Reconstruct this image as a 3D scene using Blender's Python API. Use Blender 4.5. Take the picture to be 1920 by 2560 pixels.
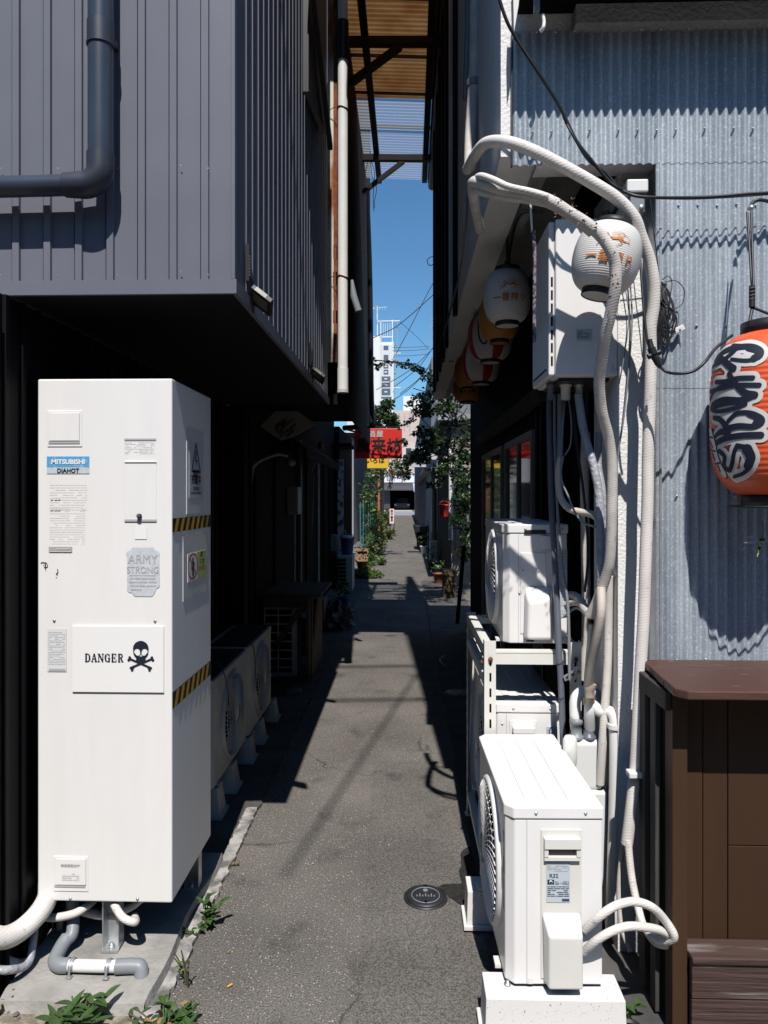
import bpy, bmesh, math, random
import numpy as np
from mathutils import Vector, Matrix
random.seed(7); rnd = random.Random(11)
R = math.radians
for o in list(bpy.data.objects): bpy.data.objects.remove(o)
S = bpy.context.scene; C = S.collection

# ------------------------------------------------------------------ camera, sky, sun, exposure
F, HX, HY, EYE = 1800.0, 960.0, 1240.0, 1.65
YAW = math.atan(55 / F)
cam = bpy.data.cameras.new('camera'); camo = bpy.data.objects.new('camera', cam); C.objects.link(camo)
camo.location = (0, 0, EYE); camo.rotation_euler = (R(90), 0, YAW)
cam.sensor_fit = 'VERTICAL'; cam.sensor_height = 36; cam.lens = 36 * F / 2560
cam.shift_y = -40 / 2560; cam.clip_start = 0.05; cam.clip_end = 2000
S.camera = camo
SUN_EL, SUN_AZ = R(57), R(3.2)            # sun behind the camera, a little to the right
w = bpy.data.worlds.new('World'); S.world = w; w.use_nodes = True
nt = w.node_tree; nt.nodes.clear()
wo = nt.nodes.new('ShaderNodeOutputWorld'); bg = nt.nodes.new('ShaderNodeBackground'); sk = nt.nodes.new('ShaderNodeTexSky')
sk.sky_type = 'NISHITA'; sk.sun_disc = False; sk.sun_elevation = SUN_EL; sk.sun_rotation = R(180) - SUN_AZ
sk.air_density = 1.0; sk.dust_density = 0.3; sk.ozone_density = 3.0
bg.inputs[1].default_value = 0.062
tint = nt.nodes.new('ShaderNodeMix'); tint.data_type = 'RGBA'; tint.blend_type = 'MULTIPLY'; tint.inputs[0].default_value = 1; tint.inputs[7].default_value = (.86, 1.32, 1.52, 1)
nt.links.new(sk.outputs[0], tint.inputs[6]); nt.links.new(tint.outputs[2], bg.inputs[0]); nt.links.new(bg.outputs[0], wo.inputs[0])
sl = bpy.data.lights.new('sun', 'SUN'); sl.energy = 4.2; sl.angle = R(0.5); sl.color = (1, .955, .9)
so = bpy.data.objects.new('sun', sl); C.objects.link(so)
sdir = Vector((math.sin(SUN_AZ) * math.cos(SUN_EL), -math.cos(SUN_AZ) * math.cos(SUN_EL), math.sin(SUN_EL)))
so.rotation_euler = sdir.to_track_quat('Z', 'Y').to_euler(); so.location = sdir * 20
S.view_settings.view_transform = 'Standard'; S.view_settings.look = 'None'
S.view_settings.exposure = 0.42; S.view_settings.gamma = 1; S.view_settings.use_curve_mapping = False
S.render.engine = 'CYCLES'
S.cycles.max_bounces = 6; S.cycles.diffuse_bounces = 1; S.cycles.glossy_bounces = 3
S.cycles.transparent_max_bounces = 8; S.cycles.caustics_reflective = False; S.cycles.caustics_refractive = False
S.cycles.use_denoising = True

def at(px, py, Y):
    """point of the world plane y=Y seen at photo pixel px,py"""
    u = (px - HX) / F; v = -(py - HY) / F
    dx = u * math.cos(YAW) - math.sin(YAW); dy = u * math.sin(YAW) + math.cos(YAW)
    k = Y / dy
    return Vector((dx * k, Y, EYE + v * k))

# ------------------------------------------------------------------ materials
MATS = {}
def mat(name, col, rough=.6, metal=0., var=0., vscale=6., bump=0., bscale=60., spec=.5, col2=None, thr=None, stretch=None, detail=4, transl=0.):
    if name in MATS: return MATS[name]
    m = bpy.data.materials.new(name); m.use_nodes = True; n = m.node_tree.nodes; l = m.node_tree.links
    b = n['Principled BSDF']; b.inputs['Roughness'].default_value = rough; b.inputs['Metallic'].default_value = metal
    b.inputs['Specular IOR Level'].default_value = spec
    b.inputs['Base Color'].default_value = (*col, 1)
    tc = n.new('ShaderNodeTexCoord'); src = tc.outputs['Object']
    if stretch:
        mp = n.new('ShaderNodeMapping'); mp.inputs['Scale'].default_value = stretch; l.new(src, mp.inputs[0]); src = mp.outputs[0]
    if var or col2:
        no = n.new('ShaderNodeTexNoise'); no.inputs['Scale'].default_value = vscale; no.inputs['Detail'].default_value = detail
        l.new(src, no.inputs['Vector'])
        rp = n.new('ShaderNodeValToRGB')
        if col2:
            t = thr or (.45, .6)
            rp.color_ramp.elements[0].position = t[0]; rp.color_ramp.elements[1].position = t[1]
            rp.color_ramp.elements[0].color = (*col, 1); rp.color_ramp.elements[1].color = (*col2, 1)
        else:
            rp.color_ramp.elements[0].position = .3; rp.color_ramp.elements[1].position = .7
            rp.color_ramp.elements[0].color = (*[c * (1 - var) for c in col], 1)
            rp.color_ramp.elements[1].color = (*[min(.95, c * (1 + var)) for c in col], 1)
        l.new(no.outputs['Fac'], rp.inputs[0]); l.new(rp.outputs[0], b.inputs['Base Color'])
    if bump:
        n2 = n.new('ShaderNodeTexNoise'); n2.inputs['Scale'].default_value = bscale; n2.inputs['Detail'].default_value = 3
        l.new(src, n2.inputs['Vector'])
        bp = n.new('ShaderNodeBump'); bp.inputs['Strength'].default_value = bump; bp.inputs['Distance'].default_value = .01
        l.new(n2.outputs['Fac'], bp.inputs['Height']); l.new(bp.outputs[0], b.inputs['Normal'])
    if transl:
        tr = n.new('ShaderNodeBsdfTranslucent'); tr.inputs[0].default_value = (*col, 1)
        mx = n.new('ShaderNodeMixShader'); mx.inputs[0].default_value = transl
        l.new(b.outputs[0], mx.inputs[1]); l.new(tr.outputs[0], mx.inputs[2]); l.new(mx.outputs[0], n['Material Output'].inputs[0])
    MATS[name] = m; return m

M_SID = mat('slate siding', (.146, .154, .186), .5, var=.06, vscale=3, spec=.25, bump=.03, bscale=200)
M_SIDD = mat('shaded siding', (.005, .005, .0065), .6, var=.25, vscale=5, spec=.12)  # much darker copy of the siding, with the shade put into its colour
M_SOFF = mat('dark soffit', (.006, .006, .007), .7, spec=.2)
M_NAVY = mat('navy pipe', (.035, .045, .068), .35, spec=.5, var=.1, vscale=8)
M_NAVYD = mat('navy pipe fitting', (.028, .034, .05), .45, var=.1)
M_WHITE = mat('white cabinet paint', (.81, .795, .78), .35, var=.02, vscale=6, stretch=(3, 3, .5), bump=.02, bscale=90)
M_WHITE2 = mat('white board', (.83, .82, .81), .5)
M_AC = mat('ivory plastic', (.74, .73, .705), .42, var=.03, vscale=7)
M_AC2 = mat('ivory moulded plastic', (.70, .685, .64), .5, var=.03, vscale=9)
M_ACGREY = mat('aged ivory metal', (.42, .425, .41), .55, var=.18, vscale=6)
M_GRAN = mat('speckled white block', (.72, .7, .68), .7, col2=(.08, .08, .08), thr=(.68, .71), vscale=170, detail=2)
M_BLACK = mat('black', (.012, .012, .014), .5)
M_VOID = mat('dark inside', (.004, .004, .005), .9, spec=.05)
M_RUB = mat('black cable rubber', (.014, .015, .018), .45)
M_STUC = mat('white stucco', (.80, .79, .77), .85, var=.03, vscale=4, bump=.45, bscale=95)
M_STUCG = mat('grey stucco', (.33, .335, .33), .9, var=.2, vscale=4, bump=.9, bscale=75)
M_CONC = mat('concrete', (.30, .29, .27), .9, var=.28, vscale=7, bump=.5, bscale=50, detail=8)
M_CONCD = mat('stained shaded concrete', (.07, .067, .065), .9, var=.4, vscale=5, bump=.5, bscale=40, detail=8)  # mottled concrete, its colour also darkened to carry shade
M_CURB = mat('rough kerb concrete', (.40, .38, .355), .9, col2=(.12, .115, .11), thr=(.40, .62), vscale=14, bump=.6, bscale=60, detail=8)
M_TAPE = mat('pipe wrap', (.70, .66, .62), .7, var=.07, vscale=14, bump=.15, bscale=40)
M_TAPED = mat('weathered pipe wrap', (.60, .56, .52), .8, var=.14, vscale=16, bump=.25, bscale=40)
M_HOSE = mat('beige hose', (.58, .52, .45), .6, var=.06)
M_PVC = mat('grey pvc', (.22, .24, .26), .45, var=.08)
M_PVCB = mat('slate pvc', (.12, .135, .17), .4, var=.08)
M_PVCW = mat('white pvc', (.74, .74, .72), .4, var=.04)
M_GALV2 = mat('galvanised steel', (.5, .52, .54), .4, metal=.7, var=.15, vscale=20)
M_SILV = mat('grey foil wrap', (.34, .35, .38), .45, var=.2, vscale=30, bump=.7, bscale=60)
M_STAND = mat('ivory steel', (.72, .71, .66), .45, var=.05)
M_RUST = mat('rust', (.2, .055, .012), .9, var=.4, vscale=30)
M_RUSTP = mat('rusting white paint', (.62, .58, .52), .7, col2=(.28, .075, .015), thr=(.42, .6), vscale=9, stretch=(1, 1, .28), detail=8)
M_RED = mat('red sign', (.62, .028, .018), .45)
M_YEL = mat('yellow sign', (.75, .45, .03), .5)
M_ORL = mat('vermilion lantern skin', (.72, .105, .03), .42, var=.05, vscale=6, spec=.5)
M_PAPER = mat('white lantern skin', (.76, .74, .71), .5, transl=.12)
M_AMB = mat('amber lantern skin', (.60, .27, .05), .5, transl=.12)
M_LRED = mat('red lantern skin', (.42, .03, .02), .5)
M_ORTXT = mat('orange print', (.62, .20, .03), .6)
M_INK = mat('navy ink', (.008, .012, .028), .6)
M_TXTG = mat('faded print', (.66, .645, .635), .6)
M_TXTM = mat('grey print', (.42, .41, .43), .6)
M_CYAN = mat('sky blue badge', (.08, .36, .66), .5, col2=(.35, .58, .74), thr=(.55, .75), vscale=60)
M_STKG = mat('worn silver sticker', (.55, .58, .62), .5, var=.12, vscale=60)
M_LBL = mat('pale blue label', (.50, .56, .60), .4)
M_TAPEY = mat('hazard yellow', (.60, .33, .03), .5)
M_FILM = mat('clear film sleeve', (.62, .62, .62), .25)
M_BROWN = mat('brown painted wood', (.052, .026, .014), .6, spec=.25, var=.18, vscale=5, bump=.35, bscale=30, stretch=(1, 1, .15), col2=None)
M_BROWNT = mat('worn brown top', (.085, .043, .034), .5, spec=.3, col2=(.30, .24, .22), thr=(.66, .74), vscale=22, stretch=(.3, 1, 1), bump=.3, bscale=40, detail=8)
M_BROWNW = mat('weathered brown boards', (.06, .033, .026), .75, col2=(.28, .25, .23), thr=(.56, .72), vscale=16, stretch=(.12, 1, 2.2), bump=.8, bscale=30, detail=10)
M_GWOOD = mat('grey weathered wood', (.05, .048, .043), .85, var=.35, vscale=12, stretch=(3, 3, .2), bump=.5, bscale=40)
M_DWOOD = mat('dark wood', (.009, .007, .0055), .8, spec=.1, var=.3, vscale=6)
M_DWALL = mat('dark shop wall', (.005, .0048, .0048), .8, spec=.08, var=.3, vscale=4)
M_RAFT = mat('rafter wood', (.022, .015, .010), .8, var=.3, vscale=8)
M_LIFE = mat('leaf green', (.055, .12, .028), .5, var=.45, vscale=5, transl=.25)
M_LEAF2 = mat('dark leaf green', (.02, .042, .014), .5, var=.4, vscale=3, transl=.2)
M_LEAF3 = mat('yellow green leaf', (.12, .17, .035), .5, var=.4, vscale=5, transl=.25)
M_DRY = mat('dry leaf', (.30, .17, .06), .8, var=.3)
M_STEM = mat('stem', (.07, .08, .03), .7)
M_FLOW = mat('pink petals', (.65, .2, .2), .6, var=.3, vscale=30)
M_GLASS = mat('dark window glass', (.01, .011, .013), .06, spec=.8)
M_FWHT = mat('far white render', (.72, .72, .72), .8, var=.04, vscale=.5)
M_FPNK = mat('far pink render', (.60, .48, .44), .8, var=.05, vscale=.5)
M_FGRY = mat('far grey render', (.30, .31, .33), .8, var=.1, vscale=1)
M_ROPE = mat('rope', (.28, .22, .23), .8, col2=(.02, .03, .07), thr=(.48, .52), vscale=110)
M_BAG = mat('crumpled clear plastic', (.10, .105, .12), .25, var=.3, vscale=20)
M_BLUE = mat('blue plastic', (.04, .07, .16), .5)
M_TEAL = mat('teal net', (.05, .28, .34), .7)
M_GRNS = mat('green print', (.02, .25, .12), .6)
M_SOIL = mat('dry soil and grit', (.22, .19, .15), .95, var=.45, vscale=30, bump=1, bscale=60)
M_BEIGE = mat('beige siding', (.36, .32, .29), .6, var=.08)

def wrap(m, sc, amt):
    n = m.node_tree.nodes; l = m.node_tree.links; b = n['Principled BSDF']
    tc = n.new('ShaderNodeTexCoord'); wv = n.new('ShaderNodeTexWave'); wv.bands_direction = 'Z'; wv.inputs['Scale'].default_value = sc; wv.inputs['Distortion'].default_value = 2.5; wv.inputs['Detail'].default_value = 3
    mp = n.new('ShaderNodeMapping'); mp.inputs['Rotation'].default_value = (0, .22, 0); l.new(tc.outputs['Object'], mp.inputs[0]); l.new(mp.outputs[0], wv.inputs[0])
    src = b.inputs['Base Color'].links[0].from_socket
    r = n.new('ShaderNodeMapRange'); r.inputs[3].default_value = 1 - amt; r.inputs[4].default_value = 1; l.new(wv.outputs[0], r.inputs[0])
    no = n.new('ShaderNodeTexNoise'); no.inputs['Scale'].default_value = 30; no.inputs['Detail'].default_value = 6; l.new(tc.outputs['Object'], no.inputs[0])
    r2 = n.new('ShaderNodeMapRange'); r2.inputs[1].default_value = .62; r2.inputs[2].default_value = .75; r2.inputs[3].default_value = 1; r2.inputs[4].default_value = .55; l.new(no.outputs[0], r2.inputs[0])
    mu = n.new('ShaderNodeMath'); mu.operation = 'MULTIPLY'; l.new(r.outputs[0], mu.inputs[0]); l.new(r2.outputs[0], mu.inputs[1])
    mx = n.new('ShaderNodeMix'); mx.data_type = 'RGBA'; mx.blend_type = 'MULTIPLY'; mx.inputs[0].default_value = 1; l.new(src, mx.inputs[6]); l.new(mu.outputs[0], mx.inputs[7]); l.new(mx.outputs[2], b.inputs['Base Color'])
    bp = n.new('ShaderNodeBump'); bp.inputs['Strength'].default_value = .22; bp.inputs['Distance'].default_value = .0015; l.new(wv.outputs[0], bp.inputs['Height']); l.new(bp.outputs[0], b.inputs['Normal'])
wrap(M_TAPE, 34, .06); wrap(M_TAPED, 38, .10)
def galv():
    m = bpy.data.materials.new('galvanised sheet'); m.use_nodes = True; n = m.node_tree.nodes; l = m.node_tree.links
    b = n['Principled BSDF']; b.inputs['Metallic'].default_value = .12; b.inputs['Roughness'].default_value = .5
    tc = n.new('ShaderNodeTexCoord')
    v = n.new('ShaderNodeTexVoronoi'); v.inputs['Scale'].default_value = 190; l.new(tc.outputs['Object'], v.inputs['Vector'])
    no = n.new('ShaderNodeTexNoise'); no.inputs['Scale'].default_value = 3; no.inputs['Detail'].default_value = 6
    mp = n.new('ShaderNodeMapping'); mp.inputs['Scale'].default_value = (3, 1, .5); l.new(tc.outputs['Object'], mp.inputs[0]); l.new(mp.outputs[0], no.inputs['Vector'])
    sx = n.new('ShaderNodeSeparateColor'); l.new(v.outputs['Color'], sx.inputs[0])
    pw = n.new('ShaderNodeMath'); pw.operation = 'POWER'; pw.inputs[1].default_value = 5; l.new(sx.outputs[0], pw.inputs[0])
    ad = n.new('ShaderNodeMath'); ad.operation = 'MULTIPLY_ADD'; ad.inputs[1].default_value = .38; l.new(pw.outputs[0], ad.inputs[0]); l.new(no.outputs[0], ad.inputs[2])
    rp = n.new('ShaderNodeValToRGB'); rp.color_ramp.elements[0].position = .3; rp.color_ramp.elements[1].position = 1.
    rp.color_ramp.elements[0].color = (.23, .275, .32, 1); rp.color_ramp.elements[1].color = (.56, .61, .66, 1)
    l.new(ad.outputs[0], rp.inputs[0]); l.new(rp.outputs[0], b.inputs['Base Color'])
    return m
M_GALV = galv()

def asphalt(name, base, stone, dens, sc):
    m = bpy.data.materials.new(name); m.use_nodes = True; n = m.node_tree.nodes; l = m.node_tree.links
    b = n['Principled BSDF']; b.inputs['Roughness'].default_value = .9; b.inputs['Specular IOR Level'].default_value = .12
    tc = n.new('ShaderNodeTexCoord'); src = tc.outputs['Object']
    v = n.new('ShaderNodeTexVoronoi'); v.inputs['Scale'].default_value = sc; l.new(src, v.inputs['Vector'])
    sx = n.new('ShaderNodeSeparateColor'); l.new(v.outputs['Color'], sx.inputs[0])
    r1 = n.new('ShaderNodeMapRange'); r1.inputs[1].default_value = dens; r1.inputs[2].default_value = 1; l.new(sx.outputs[0], r1.inputs[0])
    ds = n.new('ShaderNodeMapRange'); ds.inputs[1].default_value = .38; ds.inputs[2].default_value = .25; l.new(v.outputs['Distance'], ds.inputs[0])
    mu = n.new('ShaderNodeMath'); mu.operation = 'MULTIPLY'; l.new(r1.outputs[0], mu.inputs[0]); l.new(ds.outputs[0], mu.inputs[1])
    no = n.new('ShaderNodeTexNoise'); no.inputs['Scale'].default_value = 1.7; no.inputs['Detail'].default_value = 8; l.new(src, no.inputs['Vector'])
    n3 = n.new('ShaderNodeTexNoise'); n3.inputs['Scale'].default_value = 160; n3.inputs['Detail'].default_value = 2; l.new(src, n3.inputs['Vector'])
    rp = n.new('ShaderNodeValToRGB'); rp.color_ramp.elements[0].position = .3; rp.color_ramp.elements[1].position = .7
    rp.color_ramp.elements[0].color = (*[c * .78 for c in base], 1); rp.color_ramp.elements[1].color = (*[c * 1.18 for c in base], 1)
    l.new(no.outputs[0], rp.inputs[0])
    rf = n.new('ShaderNodeMapRange'); rf.inputs[3].default_value = .45; rf.inputs[4].default_value = 1.55; rf.inputs[1].default_value = .3; rf.inputs[2].default_value = .7; l.new(n3.outputs[0], rf.inputs[0])
    m1 = n.new('ShaderNodeMix'); m1.data_type = 'RGBA'; m1.blend_type = 'MULTIPLY'; m1.inputs[0].default_value = 1
    l.new(rp.outputs[0], m1.inputs[6]); l.new(rf.outputs[0], m1.inputs[7])
    m2 = n.new('ShaderNodeMix'); m2.data_type = 'RGBA'; m2.inputs[7].default_value = (*stone, 1)
    l.new(mu.outputs[0], m2.inputs[0]); l.new(m1.outputs[2], m2.inputs[6])
    # rusty and damp stains with a shape of their own
    n4 = n.new('ShaderNodeTexNoise'); n4.inputs['Scale'].default_value = 2.6; n4.inputs['Detail'].default_value = 5; l.new(src, n4.inputs['Vector'])
    r4 = n.new('ShaderNodeMapRange'); r4.inputs[1].default_value = .66; r4.inputs[2].default_value = .76; r4.inputs[4].default_value = .55; l.new(n4.outputs[0], r4.inputs[0])
    m3 = n.new('ShaderNodeMix'); m3.data_type = 'RGBA'; m3.inputs[7].default_value = (.10, .065, .035, 1)
    l.new(r4.outputs[0], m3.inputs[0]); l.new(m2.outputs[2], m3.inputs[6])
    ve = n.new('ShaderNodeTexVoronoi'); ve.feature = 'DISTANCE_TO_EDGE'; ve.inputs['Scale'].default_value = 1.1
    nd = n.new('ShaderNodeTexNoise'); nd.inputs['Scale'].default_value = 6; nd.inputs['Detail'].default_value = 6; l.new(src, nd.inputs['Vector'])
    mv = n.new('ShaderNodeVectorMath'); mv.operation = 'MULTIPLY_ADD'; mv.inputs[1].default_value = (.25, .25, 0); l.new(nd.outputs['Color'], mv.inputs[0]); l.new(src, mv.inputs[2]); l.new(mv.outputs[0], ve.inputs['Vector'])
    rc = n.new('ShaderNodeMapRange'); rc.inputs[1].default_value = .002; rc.inputs[2].default_value = .007; rc.inputs[3].default_value = .55; rc.inputs[4].default_value = 1; l.new(ve.outputs['Distance'], rc.inputs[0])
    nm = n.new('ShaderNodeTexNoise'); nm.inputs['Scale'].default_value = .8; l.new(src, nm.inputs['Vector'])
    rm = n.new('ShaderNodeMapRange'); rm.inputs[1].default_value = .48; rm.inputs[2].default_value = .56; l.new(nm.outputs[0], rm.inputs[0])
    cm = n.new('ShaderNodeMix'); cm.data_type = 'RGBA'; cm.blend_type = 'MULTIPLY'; l.new(rm.outputs[0], cm.inputs[0]); l.new(m3.outputs[2], cm.inputs[6]); l.new(rc.outputs[0], cm.inputs[7])
    ns = n.new('ShaderNodeTexNoise'); ns.inputs['Scale'].default_value = 3.7; ns.inputs['Detail'].default_value = 7; l.new(src, ns.inputs['Vector'])
    rs_ = n.new('ShaderNodeMapRange'); rs_.inputs[1].default_value = .60; rs_.inputs[2].default_value = .72; rs_.inputs[3].default_value = 1; rs_.inputs[4].default_value = .58; l.new(ns.outputs[0], rs_.inputs[0])
    cs = n.new('ShaderNodeMix'); cs.data_type = 'RGBA'; cs.blend_type = 'MULTIPLY'; cs.inputs[0].default_value = 1; l.new(cm.outputs[2], cs.inputs[6]); l.new(rs_.outputs[0], cs.inputs[7])
    l.new(cs.outputs[2], b.inputs['Base Color'])
    bp = n.new('ShaderNodeBump'); bp.inputs['Strength'].default_value = .9; bp.inputs['Distance'].default_value = .004
    ad = n.new('ShaderNodeMath'); ad.operation = 'ADD'; l.new(n3.outputs[0], ad.inputs[0]); l.new(mu.outputs[0], ad.inputs[1])
    l.new(ad.outputs[0], bp.inputs['Height']); l.new(bp.outputs[0], b.inputs['Normal'])
    return m
M_ASPH = asphalt('worn asphalt', (.138, .128, .117), (.50, .45, .41), .58, 100)
M_ASPH2 = asphalt('smoother asphalt patch', (.130, .121, .111), (.30, .27, .245), .74, 170)

# ------------------------------------------------------------------ mesh helpers
class MB:
    def __init__(s): s.v = []; s.f = []; s.mi = []; s.sm = []; s.mats = []; s.X = None
    def m(s, mt):
        if mt not in s.mats: s.mats.append(mt)
        return s.mats.index(mt)
    def add(s, vs, fs, mt, smooth=False):
        i = len(s.v); k = s.m(mt)
        if s.X is not None: vs = [s.X @ Vector(q) for q in vs]
        s.v += [tuple(q) for q in vs]
        for f in fs: s.f.append([i + j for j in f]); s.mi.append(k); s.sm.append(smooth)
    def box(s, a, b, mt, M=None):
        x0, y0, z0 = a; x1, y1, z1 = b
        x0, x1 = min(x0, x1), max(x0, x1); y0, y1 = min(y0, y1), max(y0, y1); z0, z1 = min(z0, z1), max(z0, z1)
        vs = [Vector(q) for q in ((x0,y0,z0),(x1,y0,z0),(x1,y1,z0),(x0,y1,z0),(x0,y0,z1),(x1,y0,z1),(x1,y1,z1),(x0,y1,z1))]
        if M is not None: vs = [M @ q for q in vs]
        s.add(vs, [(0,3,2,1),(4,5,6,7),(0,1,5,4),(1,2,6,5),(2,3,7,6),(3,0,4,7)], mt); return s
    def bar(s, p, q, wd, ht, mt, up=(0, 0, 1)):
        """rectangular bar from p to q"""
        p = Vector(p); q = Vector(q); d = (q - p); L = d.length; d.normalize(); u = Vector(up)
        sd = d.cross(u)
        if sd.length < 1e-4: sd = d.cross(Vector((1, 0, 0)))
        sd.normalize(); u = sd.cross(d)
        vs = []
        for e in (p, q):
            for a, b in ((-1,-1),(1,-1),(1,1),(-1,1)): vs.append(e + sd * a * wd / 2 + u * b * ht / 2)
        s.add(vs, [(0,1,2,3),(7,6,5,4),(0,4,5,1),(1,5,6,2),(2,6,7,3),(3,7,4,0)], mt); return s
    def tube(s, pts, r, mt, n=10, cap=True, smooth=True):
        pts = [Vector(p) for p in pts]; rs = r if isinstance(r, (list, tuple)) else [r] * len(pts)
        vs = []; fs = []; prev = None
        for i, p in enumerate(pts):
            t = (pts[min(i + 1, len(pts) - 1)] - pts[max(i - 1, 0)]).normalized()
            if prev is None:
                a = t.cross(Vector((0, 0, 1)));
                if a.length < 1e-3: a = t.cross(Vector((1, 0, 0)))
                a.normalize()
            else:
                a = prev - t * prev.dot(t)
                if a.length < 1e-5: a = t.cross(Vector((0, 1, 0)))
                a.normalize()
            prev = a; b = t.cross(a)
            for k in range(n):
                th = 2 * math.pi * k / n; vs.append(p + (a * math.cos(th) + b * math.sin(th)) * rs[i])
        for i in range(len(pts) - 1):
            for k in range(n):
                k2 = (k + 1) % n; fs.append((i*n+k, i*n+k2, (i+1)*n+k2, (i+1)*n+k))
        s.add(vs, fs, mt, smooth)
        if cap:
            s.add(vs[:n], [tuple(range(n - 1, -1, -1))], mt); s.add(vs[-n:], [tuple(range(n))], mt)
        return s
    def lathe(s, prof, c, mt, n=32, axis='z', smooth=True):
        """prof: list of (r, h); revolved about a vertical axis through c"""
        c = Vector(c); vs = []; fs = []
        for r, h in prof:
            for k in range(n):
                t = 2 * math.pi * k / n; a, b = r * math.cos(t), r * math.sin(t)
                vs.append(c + (Vector((a, b, h)) if axis == 'z' else Vector((h, a, b)) if axis == 'x' else Vector((a, h, b))))
        for i in range(len(prof) - 1):
            for k in range(n):
                k2 = (k + 1) % n; fs.append((i*n+k, i*n+k2, (i+1)*n+k2, (i+1)*n+k))
        s.add(vs, fs, mt, smooth); return s
    def disc(s, c, r, mt, axis='z', n=32, h=0.002):
        return s.lathe([(0.0001, h), (r, h), (r, 0), (.0001, 0)], c, mt, n, axis, False)
    def poly(s, pts, mt): s.add(pts, [tuple(range(len(pts)))], mt); return s
    def prism(s, pts, vec, mt):
        pts = [Vector(p) for p in pts]; vec = Vector(vec); n = len(pts)
        s.add(pts + [p + vec for p in pts], [tuple(range(n)), tuple(range(2*n-1, n-1, -1))] + [(i, i+n, (i+1) % n + n, (i+1) % n) for i in range(n)], mt); return s
    def grid(s, fn, nu, nv, mt, smooth=True):
        vs = [fn(i / nu, j / nv) for j in range(nv + 1) for i in range(nu + 1)]
        s.add(vs, [(j*(nu+1)+i, j*(nu+1)+i+1, (j+1)*(nu+1)+i+1, (j+1)*(nu+1)+i) for j in range(nv) for i in range(nu)], mt, smooth); return s
    def text(s, body, size, fn, mt, bold=0., sx=1., space=1.):
        vs, fs = text2d(body, size, bold, space)
        if vs: s.add([fn(x * sx, y) for x, y in vs], fs, mt)
        return s
    def build(s, name, parent=None, bevel=0, world=True, seg=2, solid=0):
        me = bpy.data.meshes.new(name); vs = s.v
        if parent is not None and world:
            inv = wmat(parent).inverted(); vs = [inv @ Vector(q) for q in vs]
        me.from_pydata([tuple(q) for q in vs], [], s.f)
        for mt in s.mats: me.materials.append(mt)
        me.polygons.foreach_set('material_index', s.mi); me.polygons.foreach_set('use_smooth', s.sm); me.update()
        o = bpy.data.objects.new(name, me); C.objects.link(o)
        if parent is not None: o.parent = parent
        if bevel:
            b = o.modifiers.new('bevel', 'BEVEL'); b.width = bevel; b.segments = seg; b.limit_method = 'ANGLE'; b.angle_limit = R(40); b.harden_normals = False
        return o
def wmat(o):
    M = Matrix.LocRotScale(o.location, o.rotation_euler, o.scale)
    return wmat(o.parent) @ M if o.parent else M
_tc = {}
def text2d(body, size, bold=0., space=1.):
    k = (body, size, bold, space)
    if k in _tc: return _tc[k]
    cu = bpy.data.curves.new('t', 'FONT'); cu.body = body; cu.size = size; cu.offset = bold; cu.space_character = space
    cu.align_x = 'CENTER'; cu.align_y = 'CENTER'; cu.resolution_u = 3; cu.fill_mode = 'FRONT'
    o = bpy.data.objects.new('t', cu); C.objects.link(o); dg = bpy.context.evaluated_depsgraph_get(); dg.update()
    me = bpy.data.meshes.new_from_object(o.evaluated_get(dg))
    r = ([(v.co.x, v.co.y) for v in me.vertices], [tuple(p.vertices) for p in me.polygons])
    bpy.data.objects.remove(o); bpy.data.curves.remove(cu); bpy.data.meshes.remove(me); _tc[k] = r; return r
def smooth(pts, k=8):
    """Catmull-Rom through the points"""
    pts = [Vector(p) for p in pts]; out = []
    q = [pts[0] * 2 - pts[1]] + pts + [pts[-1] * 2 - pts[-2]]
    for i in range(1, len(q) - 2):
        for j in range(k):
            t = j / k; a, b, c, d = q[i-1], q[i], q[i+1], q[i+2]
            out.append(.5 * ((2*b) + (c - a) * t + (2*a - 5*b + 4*c - d) * t*t + (3*b - a - 3*c + d) * t**3))
    out.append(pts[-1]); return out
def sdf(strokes, bounds, nx, ny):
    X, Z = np.meshgrid(np.linspace(bounds[0], bounds[1], nx + 1), np.linspace(bounds[2], bounds[3], ny + 1))
    D = np.full(X.shape, 9.)
    for pts, w0, w1 in strokes:
        pp = smooth([(p[0], p[1], 0) for p in pts], 6) if len(pts) > 2 else [Vector((p[0], p[1], 0)) for p in pts]
        n = len(pp) - 1
        for i in range(n):
            a, b = pp[i], pp[i+1]; dx, dy = b.x - a.x, b.y - a.y; L = dx*dx + dy*dy + 1e-12
            t = np.clip(((X - a.x) * dx + (Z - a.y) * dy) / L, 0, 1)
            r = w0 + (w1 - w0) * (i + t) / n
            D = np.minimum(D, np.hypot(X - a.x - t*dx, Z - a.y - t*dy) - r)
    return X, Z, D
def decal(mb, fld, fn, mt, level=0., lo=None):
    """faces where lo < distance < level, cut along the contour"""
    X, Z, D = fld; D1 = D - level
    def clip(poly, key):
        out = []
        for i in range(len(poly)):
            p, q = poly[i], poly[(i+1) % len(poly)]; a, b = p[key], q[key]
            if a < 0: out.append(p)
            if (a < 0) != (b < 0):
                t = a / (a - b); out.append(tuple(p[k] + (q[k] - p[k]) * t for k in range(4)))
        return out
    D2 = (lo - D) if lo is not None else np.full(D.shape, -1.)
    for j in range(X.shape[0] - 1):
        for i in range(X.shape[1] - 1):
            c = [(X[a, b], Z[a, b], D1[a, b], D2[a, b]) for a, b in ((j,i),(j,i+1),(j+1,i+1),(j+1,i))]
            if all(q[2] >= 0 for q in c): continue
            if any(q[2] >= 0 for q in c): c = clip(c, 2)
            if len(c) > 2 and lo is not None and any(q[3] >= 0 for q in c): c = clip(c, 3)
            if len(c) > 2: mb.add([fn(q[0], q[1]) for q in c], [tuple(range(len(c)))], mt)
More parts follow.
